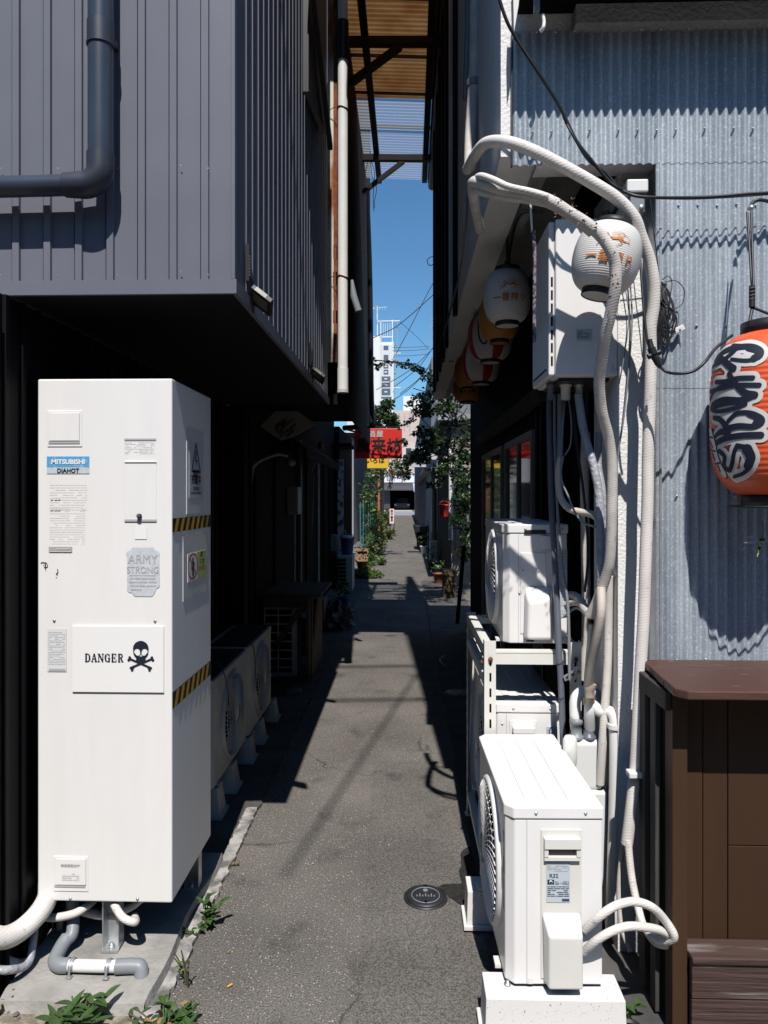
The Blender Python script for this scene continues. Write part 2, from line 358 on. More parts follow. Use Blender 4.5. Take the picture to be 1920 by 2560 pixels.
def tag(o, label, cat, group=None, kind=None):
    if label: o['label'] = label
    if cat: o['category'] = cat
    if group: o['group'] = group
    if kind: o['kind'] = kind
    return o
def T(name, label, cat, loc=(0, 0, 0), rz=0, group=None):
    o = bpy.data.objects.new(name, None); C.objects.link(o); o.location = loc; o.rotation_euler = (0, 0, rz); o.empty_display_size = .1
    return tag(o, label, cat, group)
def struct(mb, name, **k):
    o = mb.build(name, **k); o['kind'] = 'structure'; return o
def dup(root, loc, rz, label, group=None):
    def cp(o, par):
        c = o.copy(); C.objects.link(c); c.parent = par
        for ch in list(kids.get(o.name, [])): cp(ch, c)
        return c
    kids = {}
    for o in bpy.data.objects:
        if o.parent: kids.setdefault(o.parent.name, []).append(o)
    r = cp(root, None); r.location = loc; r.rotation_euler = (0, 0, rz); r['label'] = label
    if group: r['group'] = group
    return r
def btext(mb, body, size, fn3, mt, d=.002, sx=1., space=1.):
    """heavier lettering: the same glyphs laid three times, each a hair in front of the last"""
    for k, (a, b) in enumerate(((0, 0), (d, 0), (-d, 0), (0, d), (0, -d))): mb.text(body, size, (lambda a, b, k: lambda x, y: fn3(x + a, y + b, k * .0004))(a, b, k), mt, 0, sx, space)
def lines(mb, fn, x0, x1, y0, y1, n, mt, fill=.5, seed=1):
    """rows of tiny unreadable print: short bars"""
    g = random.Random(seed); h = (y1 - y0) / n
    for i in range(n):
        y = y0 + i * h; x = x0
        while x < x1 - .002:
            L = min(g.uniform(.004, .02), x1 - x)
            if g.random() < .85: mb.poly([fn(x, y), fn(x + L, y), fn(x + L, y + h * fill), fn(x, y + h * fill)], mt)
            x += L + .002

# ================================================================== GROUND (setting)
g = MB(); g.poly([(-60, -12, 0), (60, -12, 0), (60, 400, 0), (-60, 400, 0)], M_ASPH); struct(g, 'ground')
g = MB()
pp = [at(880, 2600, 2.1), at(934, 1905, 4.46), at(1180, 1905, 4.46), at(1240, 2600, 2.1)]
g.poly([(p.x, p.y, .004) for p in pp], M_ASPH2); struct(g, 'asphalt_patch')
# left gutter of concrete with its broken pale kerb
def strip(name, xs0, xs1, y0, y1, z, mt, jag=.0, n=60, seed=3):
    q = random.Random(seed); m = MB(); L = []; Rr = []
    for i in range(n + 1):
        y = y0 + (y1 - y0) * i / n; L.append((xs0 + q.uniform(-jag, jag), y)); Rr.append((xs1 + q.uniform(-jag, jag), y))
    for i in range(n):
        a, b, c, d = L[i], Rr[i], Rr[i+1], L[i+1]
        m.add([(a[0], a[1], z), (b[0], b[1], z), (c[0], c[1], z), (d[0], d[1], z), (b[0], b[1], 0), (c[0], c[1], 0)], [(0,1,2,3), (1,4,5,2)], mt)
    return struct(m, name)
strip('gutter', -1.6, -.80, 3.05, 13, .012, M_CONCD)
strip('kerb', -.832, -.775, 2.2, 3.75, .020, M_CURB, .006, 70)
strip('shaded_kerb', -.815, -.775, 3.75, 13, .014, M_CONCD, .010, 160, 9)  # kerb carried on in darker concrete, its shade put into the colour
strip('concrete_edge', .30, .95, 2.0, 14, .008, M_CONCD, .01, 60)
m = MB()
def slabtop(u, v):
    x = -1.30 + u * (.47 + .01 * math.sin(v * 9)); y = 2.26 + v * .95
    return Vector((x, y, .05 + .003 * math.sin(u * 7 + v * 5) - (.012 if v == 0 else 0)))
m.grid(slabtop, 16, 24, M_CONC)
for i in range(16):
    a, b = slabtop(i / 16, 0), slabtop((i + 1) / 16, 0)
    m.poly([a, b, Vector((b.x, b.y - .015, -.01)), Vector((a.x, a.y - .015, -.01))], M_CONC)
for j in range(24):
    a, b = slabtop(1, j / 24), slabtop(1, (j + 1) / 24)
    m.poly([a, b, Vector((b.x + .01, b.y, 0)), Vector((a.x + .01, a.y, 0))], M_CONC)
struct(m, 'concrete_pad')
m = MB(); m.poly([(-2.5, .8, .006), (-.80, .8, .006), (-.80, 2.42, .006), (-2.5, 2.6, .006)], M_SOIL); struct(m, 'bare_soil')
m = MB(); m.poly([(-30, 61, .004), (30, 61, .004), (30, 77.5, .004), (-30, 77.5, .004)], mat('far road', (.24, .24, .26), .9)); struct(m, 'cross_street')
m = MB(); m.box((-12, 77.5, 0), (12, 78.4, .12), mat('far kerb', (.5, .46, .43), .9)); struct(m, 'pavement')
# pebbles beside the pad
q = random.Random(5)
m = MB()
for i in range(170):
    t = q.random(); x = -1.30 + q.uniform(-.10, .04) + (q.uniform(-.3, .1) if i % 2 else 0); y = 2.05 + t * .55; r = q.uniform(.004, .016)
    c = Vector((x, y, .008 + r * .4)); n = 6
    ring = [c + Vector((r * math.cos(k) * q.uniform(.7, 1.2), r * math.sin(k) * q.uniform(.7, 1.2), 0)) for k in [j * 1.047 for j in range(6)]]
    m.add(ring + [c + Vector((0, 0, r * .7))], [(k, (k + 1) % 6, 6) for k in range(6)], M_CURB)
tag(m.build('gravel'), 'loose grey pebbles and grit along the edge of the concrete pad', 'gravel', kind='stuff')

# unseen street building added behind the camera to block low sky light
m = MB(); m.box((-30, -14, 0), (30, -11, 8.5), mat('sky blocker grey', (.10, .10, .10), .9)); ob = m.build('wall'); OB = T('sky_blocking_building', 'unseen plain grey building added behind the viewer to block sky light', 'building', (0, -12, 0)); ob.parent = OB; ob.matrix_parent_inverse = Matrix.Translation((0, 12, 0))
m = MB()
for i in range(12): m.box((-26 + i * 4.6, -10.99, 3.4), (-24 + i * 4.6, -10.95, 5.2), M_GLASS); m.build('window', OB) if i == 11 else None

# ================================================================== LEFT DARK BUILDING
YB = 2.36
LX = at(583, 736, YB).x; FZ = at(583, 736, YB).z
def siding(mb, p0, d, L, z0, z1, nrm, mt, pitch=.1055, first=.083, rw=.019, rh=.012, gv=.007):
    """flat pans with narrow raised ribs, starting at p0 and running along d"""
    p0 = Vector(p0); d = Vector(d); nrm = Vector(nrm); pr = [(0, 0)]; s = first
    while s + rw < L:
        pr += [(s - .004, 0), (s - .003, rh), (s + rw, rh), (s + rw + .001, 0), (s + rw + .002, -gv), (s + rw + .007, -gv), (s + rw + .008, 0)]; s += pitch
    pr.append((L, 0)); vs = []; fs = []
    for a, h in pr:
        q = p0 + d * a + nrm * h; vs += [(q.x, q.y, z0), (q.x, q.y, z1)]
    for i in range(len(pr) - 1): fs.append((2*i, 2*i+2, 2*i+3, 2*i+1))
    mb.add(vs, fs, mt)
B1 = T('dark_metal_building', 'dark grey building with ribbed metal siding whose upper storey overhangs the alley on the left', 'building', (LX - 1.5, 4, 0))
m = MB(); siding(m, (LX, YB, 0), (-1, 0, 0), 3.2, FZ + .045, 9.2, (0, -1, 0), M_SID); m.build('front_wall', B1)
m = MB(); siding(m, (LX, YB, 0), (0, 1, 0), 2.86, FZ + .045, 9.2, (1, 0, 0), M_SID, rh=.003, gv=.003); m.build('side_wall', B1)
m = MB(); m.box((LX - 3.2, YB - .014, FZ), (LX + .014, YB, FZ + .047), M_SID); m.box((LX, YB, FZ), (LX + .014, 5.22, FZ + .047), M_SID); m.build('fascia', B1)
m = MB(); m.box((LX - .006, YB - .01, FZ + .047), (LX + .008, YB + .015, 9.2), M_SID); m.build('corner_trim', B1, bevel=.003)
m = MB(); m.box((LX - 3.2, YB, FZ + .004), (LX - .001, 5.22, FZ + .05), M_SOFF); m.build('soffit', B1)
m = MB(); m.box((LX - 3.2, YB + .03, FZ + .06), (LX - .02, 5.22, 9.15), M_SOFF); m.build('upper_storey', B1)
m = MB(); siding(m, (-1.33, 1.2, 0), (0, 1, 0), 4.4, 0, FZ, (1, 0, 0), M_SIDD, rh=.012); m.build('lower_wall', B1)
m = MB()
for sx_ in (523, 298, 150, 8):
    for sy in (690, 425): m.disc(at(sx_, sy, YB) + Vector((0, -.0135, 0)), .0024, M_GALV2, 'y', 10, .002)
for sx_ in (455,):
    for sy in (680, 418): m.disc(at(sx_, sy, YB) + Vector((0, -.0135, 0)), .0024, M_GALV2, 'y', 10, .002)
m.build('screws', B1)
m = MB(); m.box((-1.33, 5.3, 0), (-1.2, 5.45, FZ), M_DWOOD); m.build('door_post', B1)

def downpipe_navy():
    t = T('black_downpipe', 'thick navy downpipe bending left across the dark ribbed front wall', 'pipe', at(251, 300, 2.285))
    X0 = at(251, 300, 2.285).x; Zh = at(100, 464, 2.285).z; r = .0385
    m = MB(); m.tube([(X0, 2.285, Zh + .10), (X0, 2.285, 5.5)], r, M_NAVY, 28); m.build('vertical_pipe', t)
    m = MB(); m.tube([(X0 - .10, 2.285, Zh), (X0 - 2.6, 2.285, Zh - .03)], r * .86, M_NAVY, 28); m.build('horizontal_pipe', t)
    m = MB(); pts = [(X0, 2.285, Zh + .10)] + [(X0 - .055 + .055 * math.cos(a), 2.285, Zh + .055 - .055 * math.sin(a)) for a in [i * math.pi / 16 for i in range(9)]] + [(X0 - .115, 2.285, Zh)]
    m.tube(pts, [r * 1.1] * (len(pts) - 1) + [r * .98], M_NAVYD, 28); m.build('elbow', t)
    zc = at(251, 85, 2.285).z
    m = MB(); m.tube([(X0, 2.285, zc - .035), (X0, 2.285, zc + .035)], r * 1.07, M_NAVYD, 28); m.tube([(X0, 2.285, zc - .04), (X0, 2.285, zc - .033)], r * 1.12, M_NAVYD, 28); m.build('coupling', t)
    m = MB()
    for zz in (zc,): m.box((X0 - .03, 2.325, zz - .01), (X0 + .03, 2.36, zz + .012), M_NAVYD)
    m.build('wall_bracket', t)
downpipe_navy()

def floodlight(p, lab):
    p = Vector(p); t = T('solar_floodlight', lab, 'light', p, group='solar lights on the overhang')
    m = MB(); m.prism([(0, -.05, .0), (0, -.05, .13), (0, .05, -.02), (0, .04, -.09)], (.012, 0, 0), M_BLACK)
    for i in range(7): m.box((.012, -.045, .02 + i * .011), (.014, -.045 + .05 - i * .005, .024 + i * .011), M_PVC)
    for v in range(len(m.v)): m.v[v] = tuple(Vector(m.v[v]) + p)
    m.build('back_plate', t)
    m = MB(); M = Matrix.Translation(p + Vector((.045, .01, -.055))) @ Matrix.Rotation(R(38), 4, 'Y') @ Matrix.Rotation(R(-20), 4, 'X')
    m.box((-.045, -.05, -.01), (.045, .05, .01), M_BLACK, M); m.build('lamp_housing', t, bevel=.003)
    m = MB(); m.box((-.032, -.038, -.013), (.032, .02, -.0105), mat('lamp lens', (.16, .15, .11), .3), M); m.build('lens', t)
    m = MB(); m.box((-.03, -.0505, -.008), (.02, -.0515, .008), mat('lamp lens', (.4, .4, .3)), M); m.build('solar_panel', t)
floodlight(at(622, 712, 2.56), 'near solar floodlight with louvred back plate low on the dark ribbed side wall')
floodlight(at(776, 915, 4.24), 'far solar floodlight with louvred back plate low on the dark ribbed side wall')
t = T('dark_sign_box', 'dark flat sign box high on the side wall of the ribbed overhang', 'sign', (LX + .02, 4.2, 3.9))
m = MB(); m.prism([(LX + .01, 3.9, 3.85), (LX + .01, 4.75, 4.05), (LX + .01, 4.75, 5.3), (LX + .01, 3.9, 5.3)], (.03, 0, 0), M_BLACK); m.build('panel', t)
m = MB(); m.bar((LX + .06, 3.7, 4.5), (LX + .06, 4.85, 4.0), .03, .04, M_BLACK); m.build('rail', t)

# ================================================================== SECOND LEFT BUILDING, its pipes and the canopy
B2 = T('rusty_sheet_building', 'dark old building with a rust streaked corner post behind the ribbed overhang', 'building', (-1.3, 8, 0))
m = MB()
X2 = -.535
def cor(mb, p0, d, L, z0, z1, nrm, mt, pitch=.032, amp=.006, seg=6, rows=1, bow=None):
    p0 = Vector(p0); d = Vector(d); nrm = Vector(nrm); N = int(L / pitch * seg)
    vs = []; fs = []
    for j in range(rows + 1):
        for i in range(N + 1):
            s = L * i / N; q = p0 + d * s + nrm * (amp * math.sin(2 * math.pi * s / pitch)); vs.append((q.x, q.y, z0 + (z1 - z0) * j / rows))
    for j in range(rows):
        for i in range(N): fs.append((j*(N+1)+i, j*(N+1)+i+1, (j+1)*(N+1)+i+1, (j+1)*(N+1)+i))
    mb.add(vs, fs, mt, True)
M_OLD = mat('old dark sheet', (.045, .032, .028), .8, col2=(.09, .035, .018), thr=(.5, .65), vscale=4, detail=8)
cor(m, (X2, 5.62, 0), (0, 1, 0), 5.0, 2.4, 9.0, (1, 0, 0), M_OLD, pitch=.076, amp=.009); m.build('side_wall', B2)
m = MB(); m.prism([(X2 - .02, 5.64, 2.42), (X2 - .02, 8.2, 2.5), (X2 - .02, 8.6, 2.9), (X2 - .02, 10.6, 3.0), (X2 - .02, 10.6, 8.95), (X2 - .02, 5.64, 8.95)], (-3, 0, 0), M_DWALL); m.build('upper_storey', B2)
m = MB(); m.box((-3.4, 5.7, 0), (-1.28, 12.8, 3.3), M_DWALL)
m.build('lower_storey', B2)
for y in (5.8, 6.9, 8.6, 9.1, 11.0, 11.9): m = MB(); m.box((-1.28, y, 0), (-1.255, y + .05, 2.3), M_DWOOD); m.build('door_post', B2)
m = MB(); q = random.Random(9); a0 = -.617; a1 = -.533; zb = 2.69
for i in range(40):
    z0 = zb + i * .1; e = q.uniform(0, .012) if i < 9 else q.uniform(0, .004)
    m.box((a0, 5.57, z0), (a1 - .028 - e * .5, 5.60, z0 + .1), M_RUSTP); m.box((a1 - .028 - e * .5 + .001, 5.575, z0), (a1 - e, 5.605, z0 + .1), M_RUST)
m.build('corner_post', B2)
m = MB(); m.box((-.9, 5.56, 2.36), (-.5, 5.61, 2.44), M_DWOOD); m.build('beam', B2)

t = T('white_downpipe', 'long white downpipe running down beside the rust streaked corner post', 'pipe', (-.485, 5.53, 2.45))
px_ = at(857, 900, 5.53).x
m = MB(); m.tube([(px_, 5.53, 2.62), (px_, 5.53, 5.05)], .0385, M_PVCW, 24); m.tube([(px_, 5.53, 5.28), (px_, 5.53, 6.4)], .0385, M_PVCW, 24); m.build('vertical_pipe', t)
m = MB(); m.tube([(px_, 5.53, 2.46), (px_, 5.53, 2.60), (px_, 5.53, 2.63)], [.042, .042, .043], M_PVCW, 24); m.tube([(px_, 5.53, 2.445), (px_, 5.53, 2.47)], .044, mat('grey ring', (.5, .5, .5)), 24); m.build('end_socket', t)
m = MB(); m.tube([(px_, 5.53, 5.0), (px_, 5.53, 5.06), (px_, 5.53, 5.3)], [.04, .046, .046], M_BLACK, 24); m.build('joint', t)
m = MB()
for zz in (at(857, 267, 5.5).z, at(857, 690, 5.5).z):
    m.tube([(px_ + .042 * math.cos(a), 5.53 + .042 * math.sin(a), zz + .008 * math.sin(a * 2)) for a in [k * math.pi / 8 for k in range(17)]], .004, M_RUST, 6)
    m.tube(smooth([(px_ - .04, 5.5, zz), (px_ - .07, 5.52, zz + .006), (px_ - .12, 5.55, zz - .01)]), .003, M_RUST, 6)
m.build('wire_tie', t)
t = T('black_gutter_pipe', 'thin black gutter pipe dropping in front of the sky and bending left above red sign', 'pipe', (-.5, 10, 2))
gp = [at(917, 480, 9.6), at(925, 700, 9.9), at(929, 1000, 9.9), at(936, 1045, 9.9), at(934, 1062, 9.9), at(915, 1066, 9.9), at(860, 1070, 9.6)]
m = MB(); m.tube(smooth(gp, 5), .035, M_BLACK, 12); m.build('tube', t)
tag(MB().tube([at(880, 700, 6.1), at(884, 740, 6.1), at(896, 778, 6.1)], [.012, .03, .03], M_PVC, 12).build('cable_weight'), 'small grey cylindrical splice hanging on a cable right of the white downpipe', 'cable splice')

CZ = 5.9
t = T('alley_canopy', 'corrugated plastic canopy over the alley, tan near and clear at its far end', 'canopy', (-.1, 7.5, CZ))
def sheet(y0, y1, x0, x1, z, mt, name, pitch=.064):
    m = MB(); N = int((y1 - y0) / pitch * 6)
    m.grid(lambda u, v: Vector((x0 + (x1 - x0) * u, y0 + (y1 - y0) * v, z - .05 * u + .009 * math.sin(2 * math.pi * (y1 - y0) * v / pitch))), 1, N, mt); m.build(name, t)
def plastic(name, c, tr, op, c2=None):
    m = bpy.data.materials.new(name); m.use_nodes = True; n = m.node_tree.nodes; l = m.node_tree.links; b = n['Principled BSDF']
    no = n.new('ShaderNodeTexNoise'); no.inputs['Scale'].default_value = 3; no.inputs['Detail'].default_value = 9; tc = n.new('ShaderNodeTexCoord'); l.new(tc.outputs['Object'], no.inputs[0])
    rp = n.new('ShaderNodeValToRGB'); rp.color_ramp.elements[0].position = .35; rp.color_ramp.elements[1].position = .68
    rp.color_ramp.elements[0].color = (*c, 1); rp.color_ramp.elements[1].color = (*(c2 or c), 1); l.new(no.outputs[0], rp.inputs[0]); l.new(rp.outputs[0], b.inputs['Base Color'])
    b.inputs['Roughness'].default_value = .4
    t1 = n.new('ShaderNodeBsdfTranslucent'); l.new(rp.outputs[0], t1.inputs[0]); t2 = n.new('ShaderNodeBsdfTransparent'); t2.inputs[0].default_value = (.85, .9, 1, 1)
    a = n.new('ShaderNodeMixShader'); a.inputs[0].default_value = tr; l.new(b.outputs[0], a.inputs[1]); l.new(t1.outputs[0], a.inputs[2])
    e = n.new('ShaderNodeMixShader'); e.inputs[0].default_value = op; l.new(a.outputs[0], e.inputs[1]); l.new(t2.outputs[0], e.inputs[2]); l.new(e.outputs[0], n['Material Output'].inputs[0])
    return m
sheet(4.9, 7.66, -.62, .42, CZ, plastic('tan corrugated plastic', (.30, .18, .08), .42, .0, (.20, .085, .03)), 'tan_sheet')
sheet(7.64, 9.55, -.62, .40, CZ - .015, plastic('clear corrugated plastic', (.60, .66, .72), .6, .62), 'clear_sheet')
m = MB()
for y in (5.3, 6.1, 6.9, 7.55, 8.3, 9.0): m.bar((-.62, y, CZ + .03), (.40, y, CZ - .02), .035, .03, M_RAFT)
m.build('batten', t, bevel=.002)
for x in (-.375, .225, .30):
    m = MB(); m.bar((x - .01, 4.8, CZ - .07), (x + .02, 9.55, CZ - .07), .065, .07, M_RAFT); m.build('rafter', t)
for y in (6.5, 8.74):
    m = MB(); m.bar((-.62, y, CZ - .14), (.36, y, CZ - .16), .07, .07, M_RAFT); m.build('cross_beam', t)
m = MB(); m.bar((-.58, 8.70, 5.28), (-.03, 8.74, CZ - .19), .05, .05, M_RAFT); m.build('brace', t)
m = MB(); m.bar((-.60, 6.45, 5.28), (-.05, 6.5, CZ - .19), .06, .06, M_RAFT); m.build('brace', t)
m = MB(); m.tube([(.345, 5.0, CZ - .14), (.345, 9.5, CZ - .17)], .055, M_BLACK, 14); m.build('gutter', t)
t = T('hanging_wires', 'thin loose wires dangling from the far end of the canopy', 'wires', (-.35, 8.8, 5.4))
m = MB()
for i, P in enumerate([[(925, 340), (927, 395), (936, 430), (934, 470), (933, 510), (935, 528)], [(926, 392), (930, 440), (941, 470), (936, 505), (937, 520)], [(924, 390), (916, 420), (912, 436)]]):
    m.tube(smooth([at(a, b, 8.8 + i * .02) for a, b in P]), .004, M_RUB, 5)
m.build('wire', t)

# ================================================================== RIGHT STUCCO BUILDING
RX = at(1252, 300, 2.52).x; RZ = at(1250, 392, 2.52).z; WX = at(1545, 1500, 2.62).x; CX0 = at(1655, 800, 2.5).x
CT = at(1600, 75, 2.5).z; CB = at(1400, 412, 2.5).z
B3 = T('stucco_building', 'white stucco building on the right whose upper floor projects over the alley above corrugated sheets', 'building', (1.2, 4, 0))
m = MB(); m.box((RX, 2.52, RZ), (RX + .13, 8.8, 9.2), M_STUC); m.box((RX + .13, 2.52, CB + .02), (4.5, 2.64, 9.2), M_STUC); m.build('upper_wall', B3)
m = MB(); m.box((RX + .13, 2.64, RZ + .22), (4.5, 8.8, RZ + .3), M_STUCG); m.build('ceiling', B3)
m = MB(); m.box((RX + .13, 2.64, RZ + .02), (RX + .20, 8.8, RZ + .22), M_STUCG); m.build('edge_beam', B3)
m = MB(); m.box((WX, 2.62, 0), (CX0 + .06, 2.95, CB + .02), M_STUC); m.build('pilaster', B3)
m = MB(); m.box((CX0 + .06, 2.56, 0), (4.5, 2.9, CB), M_STUC)
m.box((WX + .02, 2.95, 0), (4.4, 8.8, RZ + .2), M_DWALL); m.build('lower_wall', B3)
m = MB()
cor(m, (at(1283, 100, 2.5).x, 2.5, 0), (1, 0, 0), 3.6, CB, CT, (0, -1, 0), M_GALV, pitch=.0325, amp=.0068, seg=8)
PH = at(1283, 100, 2.5).x
cor(m, (PH + math.floor((CX0 - PH) / .0325) * .0325, 2.5012, 0), (1, 0, 0), 3.0, 2.02, CB + .03, (0, -1, 0), M_GALV, pitch=.0325, amp=.0068, seg=8)
cor(m, (PH + math.floor((CX0 - PH) / .0325) * .0325, 2.5024, 0), (1, 0, 0), 3.0, .05, 2.06, (0, -1, 0), M_GALV, pitch=.0325, amp=.0068, seg=8)
m.build('corrugated_cladding', B3)
m = MB(); m.box((CX0 - .012, 2.49, .05), (CX0 - .004, 2.62, CB), M_GALV2); m.box((at(1283, 100, 2.5).x - .006, 2.50, CB), (at(1283, 100, 2.5).x - .001, 2.52, CT), M_BLACK); m.build('edge_flashing', B3)
m = MB(); q = random.Random(4)
for zz, x0, st in ((at(0, 352, 2.5).z, at(1330, 352, 2.5).x, .065), (at(0, 536, 2.5).z, at(1695, 530, 2.5).x, .065), (at(0, 826, 2.5).z, at(1740, 826, 2.5).x, .0975), (at(0, 1240, 2.5).z, at(1690, 1240, 2.5).x, .13), (at(0, 1637, 2.5).z, at(1690, 1640, 2.5).x, .0975), (at(0, 108, 2.5).z, at(1340, 108, 2.5).x, .065)):
    x = x0
    while x < 1.9:
        m.lathe([(.0045, 0), (.0045, -.002), (.003, -.005), (.0001, -.006)], (x, 2.4945, zz + q.uniform(-.003, .003)), M_GALV2, 8, 'y'); x += st * (1 if q.random() < .75 else 1.5)
m.build('roofing_nails', B3)
SZ = at(1600, 30, 2.5).z
m = MB(); m.box((at(1290, 0, 2.5).x, 2.275, SZ), (4.5, 2.50, SZ + .14), M_DWALL); m.build('eave_slab', B3)
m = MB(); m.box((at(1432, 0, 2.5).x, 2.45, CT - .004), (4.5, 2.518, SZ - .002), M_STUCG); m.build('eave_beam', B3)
m = MB(); m.prism([at(1283, -20, 2.4), at(1302, -20, 2.4), at(1285, 80, 2.4)], (0, .05, 0), M_AC2); m.build('eave_end', B3)
# lower side: door, windows and frames along the shop wall
wx = WX + .02
for (ya, yb, za, zb_) in ((4.35, 5.55, .95, 2.05), (5.75, 7.2, .3, 2.05)):
    f = MB(); e = .045
    f.box((wx - .03, ya, za), (wx, ya + e, zb_), M_PVC); f.box((wx - .03, yb - e, za), (wx, yb, zb_), M_PVC)
    f.box((wx - .03, ya + e, za), (wx, yb - e, za + e), M_PVC); f.box((wx - .03, ya + e, zb_ - e), (wx, yb - e, zb_), M_PVC)
    f.box((wx - .026, (ya + yb) / 2 - .02, za + e), (wx, (ya + yb) / 2 + .02, zb_ - e), M_PVC)
    fo = f.build('window', B3)
    p = MB(); p.box((wx - .012, ya + e, za + e), (wx - .006, yb - e, zb_ - e), M_GLASS); p.build('pane', fo)
m = MB(); m.box((wx - .07, 3.9, 2.18), (wx, 7.4, 2.25), M_GWOOD); m.build('door_lintel', B3)
m = MB()
for y in (3.05, 3.55, 4.1, 4.25): m.box((wx - .018, y, 0), (wx, y + .05, 2.18), M_SIDD)
m.build('wall_batten', B3)
# upper wall details: side battens, flashing, downpipe running up
m = MB(); m.box((RX - .012, 5.0, 3.05), (RX, 5.25, 6.5), mat('pale blue flashing', (.34, .42, .56), .5)); m.build('pale_flashing', B3)
m = MB()
for y in (4.6, 5.6, 6.1, 6.7, 7.3, 8.0): m.box((RX - .03, y, RZ - .02), (RX, y + .07, 6.5), M_SIDD)
m.build('dark_batten', B3)
t = T('wrapped_wall_pipe', 'grey wrapped pipe climbing the shaded side of the stucco upper wall', 'pipe', (RX - .05, 3.6, 3))
m = MB(); m.tube(smooth([at(1189, -30, 3.35), at(1188, 100, 3.35), at(1184, 220, 3.33), at(1177, 330, 3.3), at(1175, 420, 3.2)], 5), .027, M_TAPED, 12); m.build('tube', t)
m = MB(); m.tube([at(1184, 200, 3.33), at(1184, 216, 3.33)], .032, M_PVC, 12); m.build('clamp', t)
t = T('thin_conduit', 'thin conduit beside the wrapped pipe on the shaded stucco upper wall', 'conduit', (RX - .03, 3.8, 3))
m = MB(); m.tube(smooth([at(1169, -30, 3.8), at(1168, 100, 3.8), at(1163, 250, 3.8)], 4), .014, M_PVC, 8); m.build('tube', t)

# ================================================================== WATER HEATER CABINET
Y0 = 2.48
bx0 = at(94, 1500, Y0).x; bx1 = at(430, 1500, Y0).x; bz1 = at(430, 946, Y0).z; bz0 = at(430, 2258, Y0).z; by1 = Y0 + .50
W1 = T('water_heater_cabinet', 'tall white water heater cabinet with danger sign standing on the concrete pad', 'water heater', ((bx0 + bx1) / 2, Y0 + .25, .05))
m = MB(); m.box((bx0, Y0, bz0), (bx1, by1, bz1), M_WHITE); m.build('cabinet_body', W1, bevel=.006, seg=3)
m = MB(); m.box((bx0 + .01, Y0 + .02, bz0 - .006), (bx1 - .01, by1 - .02, bz0 + .002), M_ACGREY); m.build('base_plate', W1)
def fr(cx, cy, Y): 
    c = at(cx, cy, Y); return lambda x, y: Vector((c.x + x, Y, c.z + y))
def rect(mb, x0, y0, x1, y1, Y, mt, th=.002):
    a, b = at(x0, y1, Y), at(x1, y0, Y); mb.box((a.x, Y, a.z), (b.x, Y + th, b.z), mt)
def hatch(name, x0, y0, x1, y1, parent, slotd=0):
    m = MB(); rect(m, x0, y0, x1, y1, Y0 - .0025, M_WHITE, .004); o = m.build(name, parent, bevel=.0015)
    return o
h = hatch('service_hatch', 118, 1026, 205, 1117, W1)
m = MB(); rect(m, 123, 1032, 198, 1102, Y0 - .0065, M_WHITE, .003); m.build('door', h, bevel=.001)
m = MB(); rect(m, 121, 1102.5, 199, 1109, Y0 - .0045, M_TXTM, .001); m.build('slot', h)
h = hatch('service_hatch', 134, 2142, 220, 2228, W1)
m = MB(); rect(m, 139, 2148, 214, 2212, Y0 - .0065, M_WHITE, .003); m.build('door', h, bevel=.001)
m = MB(); rect(m, 136, 2214, 213, 2218, Y0 - .0045, M_TXTM, .001); m.build('slot', h)
m = MB(); f0 = fr(176, 2165, Y0 - .0078); m.text('非常用取水栓', .0115, f0, M_TXTM, .0003); lines(m, fr(176, 2190, Y0 - .0078), -.03, .03, -.016, .012, 4, M_TXTG, .5, 3); m.build('printed_label', h)
# control door
h = hatch('control_door', 311, 1153, 391, 1300, W1)
m = MB(); rect(m, 311, 1154, 391, 1155.2, Y0 - .006, M_TXTM, .002); rect(m, 311, 1298.5, 391, 1304, Y0 - .0035, M_TXTM, .003); m.build('edge_gap', h)
m = MB(); m.lathe([(.0001, -.012), (.006, -.012), (.008, -.009), (.0085, 0)], at(349, 1290, Y0 - .004), M_BLACK, 18, 'y'); m.box((at(349, 1290, Y0).x - .007, Y0 - .0175, at(349, 1290, Y0).z - .0012), (at(349, 1290, Y0).x + .007, Y0 - .0158, at(349, 1290, Y0).z + .0012), M_PVC); m.build('lock', h)
# badge
m = MB(); rect(m, 117, 1141, 223, 1168.5, Y0 - .002, M_CYAN, .001); rect(m, 117, 1168.5, 223, 1184, Y0 - .002, M_STKG, .001)
m.text('MITSUBISHI', .0225, fr(170, 1155, Y0 - .0035), M_WHITE2, .0009, 1.05); m.text('DIAHOT', .0205, fr(170, 1177, Y0 - .0035), M_INK, .0006, 1.0)
m.build('badge', W1)
m = MB(); rect(m, 311, 1096, 390, 1101, Y0 - .002, M_TXTM, .001); lines(m, fr(350, 1119, Y0 - .0006), -.054, .05, -.022, .022, 8, M_TXTG, .35, 5); m.build('printed_label', W1)
m = MB(); lines(m, fr(170, 1236, Y0 - .0006), -.065, .068, -.055, .04, 11, mat('very faint print', (.762, .747, .733), .4), .3, 6); lines(m, fr(170, 1310, Y0 - .0006), -.065, .06, -.07, .06, 16, MATS['very faint print'], .3, 8)
for i, (x_, y_) in enumerate([(129, 1247), (139, 1247), (147, 1247), (129, 1273), (139, 1273), (147, 1273)]): rect(m, x_ - 3, y_ - 3, x_ + 3, y_ + 3, Y0 - .0024, M_TXTG, .0005)
m.build('printed_label', W1)
m = MB(); rect(m, 122, 1367, 180, 1381, Y0 - .002, mat('faded mauve print', (.42, .38, .38), .6), .001); lines(m, fr(151, 1374, Y0 - .0035), -.036, .036, -.008, .008, 3, M_WHITE2, .35, 12); m.build('small_sticker', W1)
m = MB(); rect(m, 337, 1318, 367, 1348, Y0 - .002, M_WHITE2, .001); m.build('blank_sticker', W1)
